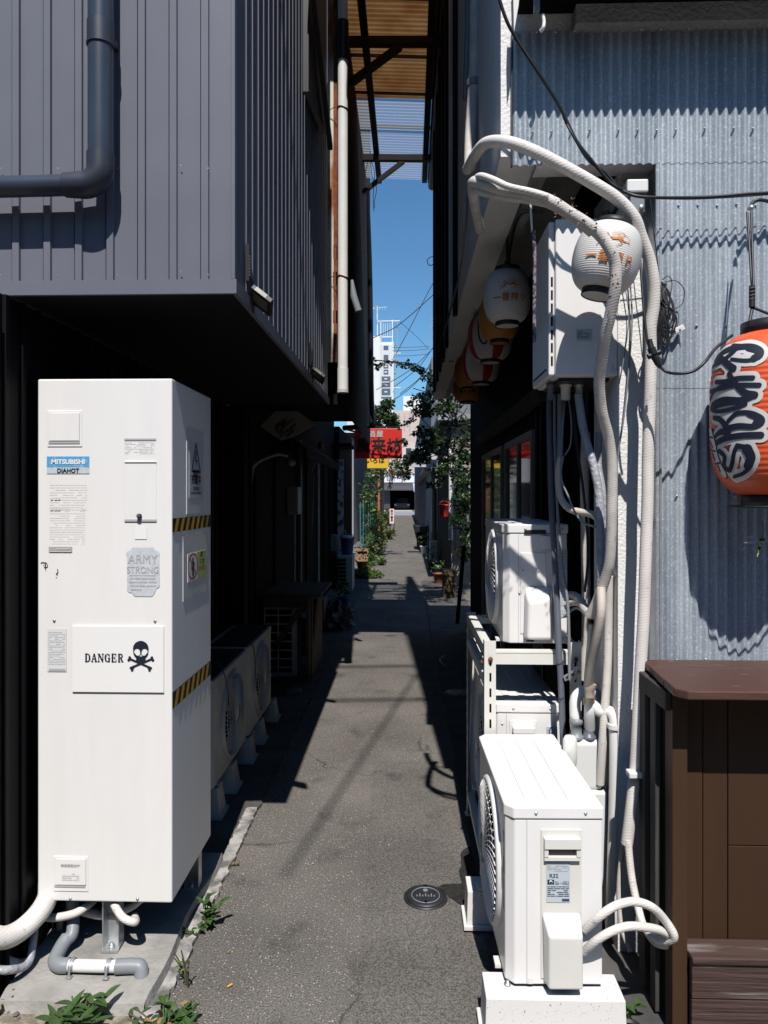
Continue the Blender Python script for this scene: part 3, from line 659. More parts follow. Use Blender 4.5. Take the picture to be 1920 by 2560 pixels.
# army sticker
m = MB()
fld = sdf([([(-.048, .062), (.046, .062)], .012, .012), ([(-.044, .062), (-.045, -.06)], .012, .012), ([(.044, .062), (.046, -.045)], .012, .012), ([(0, .05), (0, -.05)], .05, .046), ([(-.04, -.05), (.0, -.055)], .012, .012), ([(-.03, .06), (.03, .06)], .018, .018)], (-.07, .07, -.085, .085), 50, 60)
decal(m, fld, fr(358, 1430, Y0 - .0018), M_STKG)
m.text('ARMY', .043, fr(357, 1399, Y0 - .003), M_TXTM, 0, .92); m.text('STRONG', .0325, fr(357, 1426, Y0 - .003), M_TXTM, 0, .88)
rect(m, 323, 1438, 391, 1439.5, Y0 - .0025, M_TXTM, .001)
for i, tx in enumerate(('Any soldier worth his salt', 'should be anti-war. And yet', 'there are things still worth', 'fighting for.')):
    m.text(tx, .0088, fr(357 if i < 3 else 341, 1446 + i * 9.2, Y0 - .003), M_TXTM, .0001, .98)
m.build('sticker', W1)
# danger board
m = MB(); rect(m, 180, 1566, 409, 1730, Y0 - .006, M_WHITE2, .0055); bd = m.build('danger_board', W1, bevel=.001)
m = MB()
def bold_serif(word, cx, cy, hgt, wd):
    m.text(word, hgt, fr(cx, cy, Y0 - .0078), M_INK, .0013, wd, 1.12)
    # slab serifs
def stencil(cx, cy, H, Wd):
    t_, n_ = .105 * H, .045 * H; B = lambda pts, a, b=None: ([(x * H, y * H) for x, y in pts], a, a if b is None else b)
    LT = {'D': [B([(-.2, -.44), (-.2, .44)], t_), B([(-.3, .47), (.0, .47)], n_), B([(-.3, -.47), (.0, -.47)], n_), B([(.06, .44), (.25, .3), (.31, 0), (.25, -.3), (.06, -.44)], n_ * 1.3), B([(.25, .2), (.27, 0), (.25, -.2)], t_)],
          'A': [B([(-.28, -.42), (-.04, .45)], n_ * 1.1), B([(.02, .42), (.24, -.42)], t_), B([(-.38, -.47), (-.16, -.47)], n_), B([(.1, -.47), (.38, -.47)], n_), B([(-.16, -.14), (.05, -.14)], n_)],
          'N': [B([(-.27, -.44), (-.27, .4)], n_ * 1.2), B([(-.2, .4), (.24, -.42)], t_), B([(.28, .44), (.28, -.3)], n_ * 1.2), B([(-.38, .47), (-.2, .47)], n_), B([(-.38, -.47), (-.16, -.47)], n_), B([(.16, .47), (.38, .47)], n_)],
          'G': [B([(.24, .2), (.12, .42), (-.04, .47)], n_ * 1.2), B([(-.2, .33), (-.27, 0), (-.2, -.33)], t_), B([(-.04, -.47), (.12, -.42)], n_ * 1.3), B([(.24, -.08), (.24, -.44)], t_ * .9), B([(.1, -.03), (.36, -.03)], n_), B([(.26, .44), (.26, .22)], n_)],
          'E': [B([(-.2, -.44), (-.2, .44)], t_), B([(-.3, .47), (.26, .47)], n_), B([(-.3, -.47), (.28, -.47)], n_), B([(.27, .45), (.27, .25)], n_), B([(.29, -.45), (.29, -.22)], n_), B([(-.02, 0), (.12, 0)], n_), B([(.12, .14), (.12, -.14)], n_)],
          'R': [B([(-.2, -.44), (-.2, .44)], t_), B([(-.3, .47), (.02, .47)], n_), B([(-.3, -.47), (-.06, -.47)], n_), B([(.02, .45), (.2, .38), (.22, .2), (.1, .03), (.0, .02)], n_ * 1.6), B([(.06, -.05), (.22, -.4)], t_), B([(.16, -.47), (.36, -.47)], n_)]}
    for i, ch in enumerate('DANGER'):
        f0 = fr(cx, cy, Y0 - .0078); dx = (i - 2.5) * Wd; fl_ = sdf(LT[ch], (-.5 * H, .5 * H, -.6 * H, .6 * H), 44, 52); decal(m, fl_, (lambda dx: lambda x, y: f0(x * .92 + dx, y))(dx), M_INK)
stencil(260, 1644.5, .0285, .0232)
c0 = at(352, 1643, Y0 - .0078)
sk_ = lambda x, y: (x * .1 * .0, 0)
U = .001389  # metres per photo pixel on the board
def PX(x, y): return ((x - 352) * U, -(y - 1643) * U)
st = [([PX(352, 1622), PX(352, 1630)], .0275, .0265), ([PX(345, 1645), PX(359, 1645)], .0075, .0075), ([PX(343, 1650), PX(343, 1650.5)], .0045, .0045), ([PX(349, 1652), PX(349, 1653)], .0045, .0045), ([PX(355, 1652), PX(355, 1653)], .0045, .0045), ([PX(361, 1650), PX(361, 1650.5)], .0045, .0045),
      ([PX(326, 1648), PX(378, 1670)], .0036, .0036), ([PX(378, 1648), PX(326, 1670)], .0036, .0036)]
for x, y, a in ((324, 1644, 1), (321.5, 1650, 1), (380, 1644, 1), (382.5, 1650, 1), (330, 1675, 1), (332, 1669, 1), (374, 1675, 1), (372, 1669, 1)): st.append(([PX(x, y), PX(x, y + .3)], .0048, .0048))
fld = sdf(st, (-.05, .05, -.055, .062), 110, 120)
eyes = sdf([([PX(342.5, 1629), PX(344.5, 1633)], .0105, .0085), ([PX(361.5, 1629), PX(359.5, 1633)], .0105, .0085), ([PX(350.3, 1640), PX(351, 1637)], .0022, .0012), ([PX(353.7, 1640), PX(353, 1637)], .0022, .0012)], (-.05, .05, -.055, .062), 110, 120)
X_, Z_, D_ = fld; D_ = np.maximum(D_, -eyes[2])
decal(m, (X_, Z_, D_), lambda x, y: Vector((c0.x + x, c0.y, c0.z + y)), M_INK)
m.build('lettering', bd)
# rating plate
m = MB(); rect(m, 118, 1572, 166, 1679, Y0 - .002, mat('silver rating plate', (.70, .71, .715), .4), .001); lines(m, fr(142, 1622, Y0 - .0024), -.03, .03, -.055, .062, 20, M_TXTM, .3, 21)
rect(m, 122, 1672, 164, 1678, Y0 - .0025, M_TXTM, .0005); m.build('rating_plate', W1)
# screws and scuffs
m = MB()
for a, b in ((136, 1551), (388, 1552), (176, 2246), (344, 2247)): m.lathe([(.0001, -.004), (.004, -.004), (.0055, 0)], at(a, b, Y0), M_GALV2, 12, 'y')
m.build('screws', W1)
m = MB(); q = random.Random(3)
cc = at(113, 1415, Y0 - .0016); fld = sdf([([(-.008, .012), (.004, .010), (.008, -.002), (-.002, -.006), (-.006, .004)], .0014, .001), ([(0, .006), (.002, -.018)], .0022, .0006), ([(-.014, .010), (-.009, .013)], .002, .001)], (-.03, .03, -.03, .03), 70, 70)
decal(m, fld, lambda x, y: Vector((cc.x + x, cc.y, cc.z + y)), M_BLACK)
cd = at(141, 1435, Y0 - .0016); fld = sdf([([(.004, .016), (.005, .004), (-.001, .001), (.004, -.005)], .0016, .001), ([(-.002, -.012), (.001, -.013)], .001, .001)], (-.03, .03, -.03, .03), 70, 70)
decal(m, fld, lambda x, y: Vector((cd.x + x, cd.y, cd.z + y)), M_BLACK)
m.build('paint_chip', W1)
# side face (x = bx1): helper maps photo px to the side plane
def side_y(px):
    u = (px - HX) / F; dx = u * math.cos(YAW) - math.sin(YAW); dy = u * math.sin(YAW) + math.cos(YAW); return bx1 / dx * dy
def sd(px, py, off=.002):
    y = side_y(px); p = at(px, py, y); return Vector((bx1 + off, y, p.z))
for nm, (xa, xb, ta, tb, ba, bb) in (('hazard_tape', (437, 527, 1297, 1286, 1328, 1318)), ('hazard_tape', (435, 527, 1722, 1656, 1763, 1690))):
    ya, yb = side_y(xa) + .005, by1 - .001; zt = (sd(xa, ta).z + sd(xb, tb).z) / 2; zb_ = (sd(xa, ba).z + sd(xb, bb).z) / 2
    m = MB(); m.box((bx1, Y0 + .004, zb_), (bx1 + .0015, by1 - .002, zt), M_BLACK); k = 0; p = .075; y = Y0 + .012
    while y < by1 - .045:
        o_ = .03; m.poly([(bx1 + .003, y, zb_), (bx1 + .003, y + .034, zb_), (bx1 + .003, min(y + .034 + o_, by1 - .003), zt), (bx1 + .003, y + o_, zt)], M_TAPEY); y += p * .86
    m.build(nm, W1)
def sbox(m, xa, xb, zt, zb_, mt, off):
    m.box((bx1 + off - .001, side_y(xa), zb_), (bx1 + off, side_y(xb), zt), mt)
# upper notice
zt, zb_ = sd(487, 1073).z, sd(487, 1284).z; ya, yb = side_y(466), side_y(508); ym = (ya + yb) / 2
m = MB(); m.box((bx1, ya, zb_), (bx1 + .002, yb, zt), M_FILM); o1 = m.build('notice_sleeve', W1)
m = MB(); zt2 = sd(487, 1106).z; zb2 = sd(487, 1244).z; m.box((bx1 + .002, ya + .025, zb2), (bx1 + .003, yb - .02, zt2), M_LBL)
zc = sd(487, 1150).z; yc = ym
fs_ = lambda x, y: Vector((bx1 + .0045, yc + x, zc + y))
fld = sdf([([(-.055, -.045), (.055, -.045)], .004, .004), ([(-.055, -.045), (0, .062)], .004, .004), ([(.055, -.045), (0, .062)], .004, .004), ([(.01, .035), (-.012, .0), (.01, -.004)], .004, .003), ([(.01, -.004), (-.004, -.032)], .004, .001)], (-.07, .07, -.06, .08), 70, 70)
decal(m, fld, fs_, M_BLACK)
zc1 = sd(487, 1184).z; m.text('危 険', .03, lambda x, y: Vector((bx1 + .0045, yc + x, zc1 + y)), M_BLACK, .0006)
zc2 = sd(487, 1201).z; m.text('充電中', .042, lambda x, y: Vector((bx1 + .0045, yc + x, zc2 + y)), M_BLACK, .0012)
zc3 = sd(487, 1222).z; m.text('DANGER', .02, lambda x, y: Vector((bx1 + .0045, yc + x, zc3 + y)), M_BLACK, .0003)
zc4 = sd(487, 1233).z; m.text('DURING CHARGING', .014, lambda x, y: Vector((bx1 + .0045, yc + x, zc4 + y)), M_BLACK, .0003)
m.build('notice_sheet', o1)
# lower notice
zt, zb_ = sd(487, 1335).z, sd(487, 1490).z; ya, yb = side_y(457), side_y(516); ym = (ya + yb) / 2
m = MB(); m.box((bx1, ya, zb_), (bx1 + .002, yb, zt), M_FILM); o2 = m.build('notice_sleeve', W1)
m = MB(); zt2 = sd(490, 1380).z; zb2 = sd(490, 1448).z; ysp = side_y(492)
m.box((bx1 + .002, ya + .05, zb2), (bx1 + .003, ysp, zt2), M_WHITE2); m.box((bx1 + .002, ysp, zb2), (bx1 + .003, yb - .02, zt2), mat('lime paper', (.48, .55, .18), .6))
zc5 = sd(480, 1416).z; yc5 = side_y(480); fo = lambda x, y: Vector((bx1 + .0045, yc5 + x, zc5 + y))
ang = [k * math.pi / 12 for k in range(25)]
fld = sdf([([(.06 * math.cos(a), .047 * math.sin(a)) for a in ang], .0045, .0045), ([(-.04, .033), (.04, -.033)], .004, .004)], (-.08, .08, -.06, .06), 90, 70)
decal(m, fld, fo, mat('prohibition red', (.5, .14, .06), .6), 0)
m.add([], [], M_INK)
fo2 = lambda x, y: Vector((bx1 + .0040, yc5 + x, zc5 + y))
fld = sdf([([(.0, .027), (.0, .0275)], .008, .008), ([(0, .012), (0, -.004)], .012, .010), ([(-.005, -.006), (-.006, -.036)], .004, .004), ([(.006, -.006), (.007, -.036)], .004, .004), ([(-.014, .012), (-.018, -.01)], .003, .003), ([(.014, .012), (.018, -.01)], .003, .003)], (-.05, .05, -.05, .05), 60, 60)
decal(m, fld, fo2, M_INK)
yt = (ysp + yb - .02) / 2
for i, (tx, ms) in enumerate((('危険', M_INK), ('につき', M_INK), ('立入禁止', M_ORTXT))):
    zz = zt2 - .015 - i * .026; m.text(tx, .021, (lambda zz: lambda x, y: Vector((bx1 + .0045, yt + x, zz + y)))(zz), ms, .0008)
m.build('notice_sheet', o2)
# legs
for (x, y) in ((at(275, 2300, 2.5).x, 2.52), (bx1 - .06, by1 - .06), (bx0 + .06, by1 - .06)):
    m = MB(); m.box((x - .027, y + .03, .05), (x + .027, y + .036, bz0), M_GALV2); m.box((x - .03, y - .015, .05), (x - .026, y + .03, bz0), M_GALV2); m.box((x + .026, y - .015, .05), (x + .03, y + .03, bz0), M_GALV2)
    m.box((x - .03, y - .03, .05), (x + .03, y + .03, .056), M_GALV2); m.lathe([(.012, 0), (.012, .006), (.006, .006), (.006, .014), (.0001, .014)], (x, y - .005, .056), M_GALV2, 6); m.build('leg', W1)

# drain pipe on the pad
P1 = T('drain_pipe', 'grey and white drain pipe bent along the concrete pad below the water heater', 'pipe', at(250, 2430, 2.36))
def A(px, py, Y): return at(px, py, Y)
zp = .075
def onpad(px, py, z=zp):
    Y = (EYE - z) * F / (py - HY); p = at(px, py, Y); return Vector((p.x, p.y, z))
m = MB(); a, b = onpad(170, 2430), onpad(300, 2430); m.tube([a, b], .0195, M_PVCW, 20); m.build('white_section', P1)
m = MB(); e1 = onpad(138, 2418); m.tube(smooth([onpad(172, 2430), onpad(150, 2430), e1, onpad(152, 2385, .085), onpad(168, 2360, .10)], 6), .024, M_PVC, 20); m.build('elbow', P1)
m = MB(); m.tube(smooth([onpad(166, 2365, .095), at(180, 2335, 2.5), at(183, 2300, 2.53), at(181, 2250, 2.55)], 5), .0215, M_PVC, 18); m.build('riser', P1)
m = MB(); m.tube(smooth([onpad(290, 2430), onpad(335, 2428), onpad(352, 2434, .068), Vector(onpad(354, 2436)) - Vector((0, 0, .05))], 6), .0235, M_PVC, 20); m.build('elbow', P1)
for px in (182, 273):
    p = onpad(px, 2430); m = MB(); m.tube([(p.x, p.y + .028 * math.cos(a_), p.z - .02 + .042 * math.sin(a_)) for a_ in [k * math.pi / 10 for k in range(11)]], .004, M_GALV2, 6)
    m.box((p.x - .009, p.y - .034, .052), (p.x + .009, p.y - .02, .056), M_GALV2)
    m.grid(lambda u, v: Vector((p.x - .008 + .016 * u, p.y - .0225 * math.cos(math.pi * v), p.z + .0225 * math.sin(math.pi * v))), 1, 12, M_GALV2); m.build('pipe_clip', P1)
def pipe(name, label, pts, r, mt, cat='pipe', n=14, group=None, k=8, ribs=0, amp=.065):
    P = smooth(pts, k); m = MB()
    if ribs:
        Q = [P[0]]; out = []
        L = 0; seg = [(P[i+1] - P[i]).length for i in range(len(P) - 1)]; tot = sum(seg); N = int(tot / ribs) * 2
        for j in range(N + 1):
            d = tot * j / N; acc = 0
            for i, s_ in enumerate(seg):
                if acc + s_ >= d or i == len(seg) - 1: out.append(P[i].lerp(P[i+1], (d - acc) / max(s_, 1e-6))); break
                acc += s_
        m.tube(out, [r * (1 + amp if j % 2 else 1 - amp) for j in range(len(out))], mt, n)
    else: m.tube(P, r, mt, n)
    return tag(m.build(name), label, cat, group)
pipe('wrapped_hose', 'thick beige wrapped hose leaving the picture at bottom left under the water heater cabinet', [at(-60, 2330, 2.25), at(0, 2345, 2.3), at(45, 2330, 2.36), at(90, 2290, 2.42), at(118, 2245, 2.5), at(122, 2200, 2.56)], .035, M_TAPE)
pipe('beige_hose', 'beige hose curving under the front left part of the water heater cabinet', [at(100, 2292, 2.52), at(145, 2293, 2.5), at(195, 2280, 2.5), at(235, 2250, 2.56)], .014, M_TAPE)
pipe('beige_hose', 'beige hose sagging below the middle of the water heater cabinet', [at(195, 2275, 2.56), at(260, 2288, 2.56), at(320, 2270, 2.57), at(355, 2245, 2.6)], .015, M_TAPE)
pipe('beige_hose', 'short beige hose end poking down in front of the galvanised cabinet leg', [at(278, 2240, 2.55), at(290, 2270, 2.49), at(310, 2296, 2.47), at(338, 2305, 2.48), at(336, 2290, 2.55)], .0135, M_TAPE)
pipe('cream_hose', 'cream hose looping behind the grey drain riser', [at(150, 2290, 2.62), at(150, 2335, 2.62), at(175, 2358, 2.64), at(220, 2350, 2.66), at(262, 2335, 2.68), at(275, 2300, 2.72)], .013, M_HOSE)
pipe('grey_hose', 'grey hose lying on the ground left of the concrete pad', [at(-60, 2370, 2.35), at(0, 2395, 2.36), at(50, 2410, 2.4), at(100, 2385, 2.5), at(135, 2330, 2.62)], .016, M_SILV)
pipe('grey_hose', 'grey hose under the thick wrapped hose at the left picture edge', [at(-40, 2420, 2.28), at(20, 2425, 2.3), at(70, 2408, 2.38), at(84, 2340, 2.44), at(90, 2290, 2.5)], .013, M_SILV)

# ================================================================== AIR CONDITIONERS
def ac_unit(label, loc, rz, wl=.66, d=.285, h=.555, style='front', white=M_AC, group='air conditioner units'):
    """local frame: x = depth (fan side at x=0), y = length, z up; service side at y=0"""
    t = T('air_conditioner', label, 'air conditioner', loc, rz, group)
    L = lambda mb, nm, par=t, **k: mb.build(nm, par, world=False, **k)
    c = .026
    out = [(c, 0, 0), (d, 0, 0), (d, wl, 0), (c, wl, 0), (0, wl - c, 0), (0, c, 0)]
    m = MB(); m.prism([(x, y, .01) for x, y, z in out], (0, 0, h - .055), white); L(m, 'casing', bevel=.004)
    m = MB(); o = .004
    m.prism([(c - o, -o, h - .045), (d + o, -o, h - .045), (d + o, wl + o, h - .045), (c - o, wl + o, h - .045), (-o, wl - c, h - .045), (-o, c, h - .045)], (0, 0, .038), white)
    tc_ = L(m, 'top_cover', bevel=.005)
    m = MB()
    for i in range(3):
        x = d * (.27 + .23 * i); m.box((x - .014, .05, h - .007), (x + .014, wl - .05, h - .004), white)
    L(m, 'top_ridges', tc_, bevel=.0018)
    # fan opening
    R0 = .225 if h > .53 else .205; fc = (0, wl * .47, h * .49)
    m = MB(); m.disc((-.0022, fc[1], fc[2]), R0 - .002, M_VOID, 'x', 48, .002); L(m, 'fan_opening')
    m = MB(); rg = .0022
    m.lathe([(R0 - .006, -.006), (R0 - .006, -.014), (R0, -.018), (R0 + .010, -.012), (R0 + .016, -.0005)], (0, fc[1], fc[2]), white, 64, 'x')
    nb = 54
    for k in range(nb):
        a = 2 * math.pi * k / nb; pts = []
        for j in range(6):
            r = .05 + (R0 - .054) * j / 5; aa = a + .25 * (j / 5) ** 1.5; pts.append((-.018 - .014 * (1 - (r / R0) ** 2), fc[1] + r * math.cos(aa), fc[2] + r * math.sin(aa)))
        for j in range(5): m.bar(pts[j], pts[j + 1], .0024, .0035, white, up=(1, 0, 0))
    for j in range(4):
        r = .05 + (R0 - .07) * (j + .5) / 4; xx = -.016 - .012 * (1 - (r / R0) ** 2)
        m.lathe([(r - rg / 2, xx), (r, xx - .003), (r + rg / 2, xx), (r, xx + .003), (r - rg / 2, xx)], (0, fc[1], fc[2]), white, 48, 'x')
    m.lathe([(.0001, -.030), (.035, -.030), (.05, -.026), (.052, -.018)], (0, fc[1], fc[2]), white, 32, 'x')
    L(m, 'fan_grille')
    m = MB()
    for k in range(3):
        a0 = 2.1 * k + .4
        m.grid(lambda u, v: Vector((-.001 - .002 * v, fc[1] + (.05 + .15 * u) * math.cos(a0 + v * 1.1), fc[2] + (.05 + .15 * u) * math.sin(a0 + v * 1.1))), 5, 6, M_ACGREY)
    for i in range(len(m.v)): m.v[i] = (m.v[i][0] - .003, m.v[i][1], m.v[i][2])
    L(m, 'fan')
    # service side (y = 0)
    m = MB(); m.box((.062, -.0012, .012), (.0635, .001, h - .048), M_TXTM); L(m, 'panel_gap')
    m = MB()
    for x in ((.09, .24) if style != 'stacked' else (.075, .26)): m.lathe([(.0001, -.008), (.003, -.0075), (.0055, -.004)], (x, 0, h - .026), M_GALV2, 12, 'y')
    L(m, 'screws')
    if style == 'front':
        x0, x1 = .105, .228
        m = MB(); m.box((x0, -.004, .03), (x1, .0, h - .075), M_AC2); L(m, 'side_panel', bevel=.003)
        m = MB(); hz = h - .165
        m.box((x0 + .008, -.016, hz), (x1 - .006, -.0038, hz + .012), M_AC2); m.box((x0 + .008, -.022, hz + .038), (x1 - .006, -.0038, hz + .068), M_AC2)
        m.box((x0 + .008, -.018, hz + .012), (x0 + .02, -.0038, hz + .038), M_AC2); m.box((x1 - .018, -.018, hz + .012), (x1 - .006, -.0038, hz + .038), M_AC2)
        m.box((x0 + .02, -.0055, hz + .012), (x1 - .018, -.004, hz + .038), mat('handle recess', (.12, .11, .1), .8)); L(m, 'handle', bevel=.003)
        m = MB(); z1 = hz - .008; z0 = z1 - .122; xa, xb = x0 + .016, x1 - .036
        m.box((xa, -.0058, z0), (xb, -.0041, z1), M_LBL); fl = lambda x, y: Vector((xa + x, -.0065, z0 + y)); ww = xb - xa
        lines(m, fl, .003, ww - .003, .094, .115, 4, M_TXTM, .4, 2); lines(m, fl, .003, ww - .003, .018, .052, 6, mat('navy print', (.03, .06, .12), .6), .45, 4); lines(m, fl, .026, ww - .003, .054, .066, 3, MATS['navy print'], .4, 9)
        m.text('R32', .017, lambda x, y: Vector((xa + .022 + x, -.0065, z0 + .08 + y)), MATS['navy print'], .0004)
        m.box((xa + .003, -.0068, z0 + .055), (xa + .023, -.006, z0 + .069), M_INK); m.lathe([(.0001, -.0012), (.0055, -.0012), (.0055, 0)], (xa + .013, -.0068, z0 + .062), M_LBL, 14, 'y'); m.lathe([(.0001, -.0012), (.003, -.0012), (.003, 0)], (xa + .013, -.0081, z0 + .062), M_INK, 12, 'y')
        m.box((xb - .024, -.0068, z0 + .004), (xb - .002, -.006, z0 + .011), MATS['navy print'])
        L(m, 'rating_label')
        m = MB(); m.prism([(x0 + .002, -.004, .025), (x1, -.004, .025), (x1, -.004, .215), (x0 + .002, -.004, .215)], (0, 0.0, 0), M_AC2) if False else None
        cx0, cx1 = x0 + .008, x1 - .004
        vs = [(cx0, -.004, .024), (cx1, -.004, .024), (cx1, -.004, .235), (cx0 - .006, -.004, .235), (cx0 + .006, -.052, .028), (cx1 - .004, -.052, .028), (cx1 - .004, -.052, .185), (cx0 + .006, -.052, .185)]
        m.add(vs, [(0,3,2,1),(4,5,6,7),(0,1,5,4),(1,2,6,5),(2,3,7,6),(3,0,4,7)], M_AC2); L(m, 'valve_cover', bevel=.007, seg=3)
        m = MB(); m.box((.066, -.002, .012), (.082, .002, .03), M_AC2); m.box((.0, .03, h - .35), (.003, .07, h - .1), M_AC2) ; L(m, 'corner_strip', bevel=.001)
        m = MB(); m.box((-.0018, .028, .33), (-.0005, .05, .375), mat('dark badge', (.05, .04, .05), .5)); L(m, 'badge')
    elif style == 'upper':
        m = MB(); m.box((.07, -.003, .05), (.175, 0, h - .125), white); m.box((.155, -.012, h - .11), (.20, 0, h - .055), white); L(m, 'side_panel', bevel=.003)
        m = MB(); m.box((.085, -.0065, h - .047), (.175, -.003, h - .03), M_BLACK); m.build('handle_gap', t, world=False, bevel=.002)
        m = MB(); vs = [(.08, -.003, .03), (.20, -.003, .03), (.20, -.003, .25), (.085, -.003, .25), (.09, -.06, .035), (.195, -.06, .035), (.185, -.055, .2), (.095, -.055, .19)]
        m.add(vs, [(0,3,2,1),(4,5,6,7),(0,1,5,4),(1,2,6,5),(2,3,7,6),(3,0,4,7)], white); L(m, 'valve_cover', bevel=.014, seg=4)
        m = MB(); m.box((.225, -.0015, .12), (.262, 0, .40), M_LBL); lines(m, lambda x, y: Vector((.226 + x, -.0022, .13 + y)), .0, .034, 0, .26, 22, M_TXTM, .4, 7); L(m, 'rating_label')
        m = MB()
        for x, z in ((.08, .31), (.145, .31), (.066, .22), (.245, .03)): m.lathe([(.0001, -.007), (.0035, -.006), (.0045, -.0025)], (x, 0, z), M_GALV2, 10, 'y')
        m.box((.095, -.0065, .018), (.125, -.003, .024), M_BLACK); L(m, 'screws')
    elif style == 'lower':
        m = MB(); m.box((.075, -.004, .18), (.185, 0, h - .075), white); L(m, 'side_panel', bevel=.003)
        m = MB(); m.box((.085, -.03, h - .125), (.175, -.003, h - .095), white); m.box((.085, -.016, h - .19), (.175, -.003, h - .15), white); L(m, 'handle', bevel=.006, seg=3)
        m = MB(); m.box((.09, -.006, h - .149), (.17, -.004, h - .126), mat('handle recess', (.12, .11, .1), .8)); L(m, 'handle_recess')
        m = MB(); m.box((.225, -.0018, h - .2), (.27, 0, h - .1), M_LBL); lines(m, lambda x, y: Vector((.227 + x, -.0026, h - .197 + y)), .0, .04, .03, .09, 7, M_TXTM, .4, 7)
        m.text('R32', .012, lambda x, y: Vector((.252 + x, -.0026, h - .148 + y)), MATS['navy print']); m.box((.227, -.003, h - .195), (.245, -.002, h - .18), M_INK); L(m, 'rating_label')
        m = MB(); m.lathe([(.0001, -.006), (.0045, -.002)], (.045, 0, h - .09), M_GALV2, 10, 'y'); m.build('screw', t, world=False)
    for yy in (.09, wl - .13):
        m = MB(); m.box((-.02, yy, 0), (d + .02, yy + .045, .011), M_ACGREY if white is M_ACGREY else M_AC2); L(m, 'foot')
    return t
ang_f = math.atan2(at(1394.5, 1837, 2.84).x - at(1518, 2010, 2.2).x, .64)
pL = at(1272, 2460, 2.2)
ACF = ac_unit('foreground white air conditioner on speckled blocks, its fan side facing the alley', (pL.x - .008, 2.2, .155), -ang_f, .665, .292, .558, 'front', M_WHITE)
ACU = ac_unit('upper white air conditioner standing on top of the ivory steel rack', (at(1262, 1610, 3.0).x - .006, 3.0, 1.030), -R(.5), .74, .262, .510, 'upper', M_WHITE)
ACL = ac_unit('lower white air conditioner inside the ivory steel rack', (.350, 2.97, .2), 0, .72, .285, .605, 'lower', M_WHITE)
# two (and a hidden third) on the left: fan side faces +x
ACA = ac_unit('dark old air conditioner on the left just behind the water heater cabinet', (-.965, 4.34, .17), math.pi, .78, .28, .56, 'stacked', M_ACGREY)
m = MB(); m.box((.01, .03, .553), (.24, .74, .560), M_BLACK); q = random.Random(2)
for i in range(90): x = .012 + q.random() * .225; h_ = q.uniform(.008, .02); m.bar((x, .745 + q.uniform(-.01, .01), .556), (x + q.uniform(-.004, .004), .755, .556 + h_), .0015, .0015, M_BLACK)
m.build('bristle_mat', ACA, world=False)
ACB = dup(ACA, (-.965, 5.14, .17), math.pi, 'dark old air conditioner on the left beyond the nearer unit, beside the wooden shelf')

def block(name, label, c, sx, sy, h, mt, taper=.0, group='feet under the air conditioners', tiers=1):
    t = T(name, label, 'support block', c, 0, group); cx, cy, cz = c
    def tp(z0, z1, ax, ay, bx, by, nm):
        m = MB(); vs = [(cx-ax, cy-ay, z0), (cx+ax, cy-ay, z0), (cx+ax, cy+ay, z0), (cx-ax, cy+ay, z0), (cx-bx, cy-by, z1), (cx+bx, cy-by, z1), (cx+bx, cy+by, z1), (cx-bx, cy+by, z1)]
        m.add(vs, [(0,3,2,1),(4,5,6,7),(0,1,5,4),(1,2,6,5),(2,3,7,6),(3,0,4,7)], mt); m.build(nm, t, bevel=.003)
    tp(cz + .018, cz + h, sx / 2, sy / 2, sx / 2 - taper, sy / 2 - taper, 'block_body')
    tp(cz, cz + .018, sx / 2 + .012, sy / 2 + .012, sx / 2 + .012, sy / 2 + .012, 'base_flange')
    m = MB(); m.lathe([(.011, 0), (.011, .006), (.005, .006), (.005, .014), (.0001, .014)], (cx - sx * .32, cy, cz + h), M_GALV2, 8); m.build('bolt', t)
    return t
bA = block('support_block', 'near speckled white block under the foreground air conditioner', (.445, 2.215, .012), .42, .13, .141, M_GRAN, .004)
bB = block('support_block', 'far white block under the foreground air conditioner, sticking out over the asphalt', (.44, 2.79, .012), .42, .12, .141, M_GRAN, .004)
tag(MB().box((.225, 2.10, 0), (.665, 2.30, .0115), M_GRAN).build('paving_slab'), 'thin speckled slab beneath the near white support block', 'slab')
for i, (y, lb) in enumerate(((3.62, 'nearest'), (3.94, 'second nearest'), (4.38, 'third nearest'), (4.72, 'second farthest'), (5.19, 'farthest'))):
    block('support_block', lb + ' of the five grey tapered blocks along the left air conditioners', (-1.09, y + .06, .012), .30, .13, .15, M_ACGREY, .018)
pipe('loose_cable', 'thin black cable draped over the nearer dark air conditioner on the left', [at(540, 1648, 3.6), at(562, 1690, 3.62), at(572, 1760, 3.8), at(566, 1840, 3.95), at(548, 1900, 3.8), at(540, 1960, 3.7)], .003, M_RUB, 'cable', 6)
pipe('loose_cable', 'thin black cable draped over the farther dark air conditioner on the left', [at(610, 1590, 4.4), at(634, 1622, 4.38), at(640, 1700, 4.5), at(646, 1800, 4.7)], .003, M_RUB, 'cable', 6)

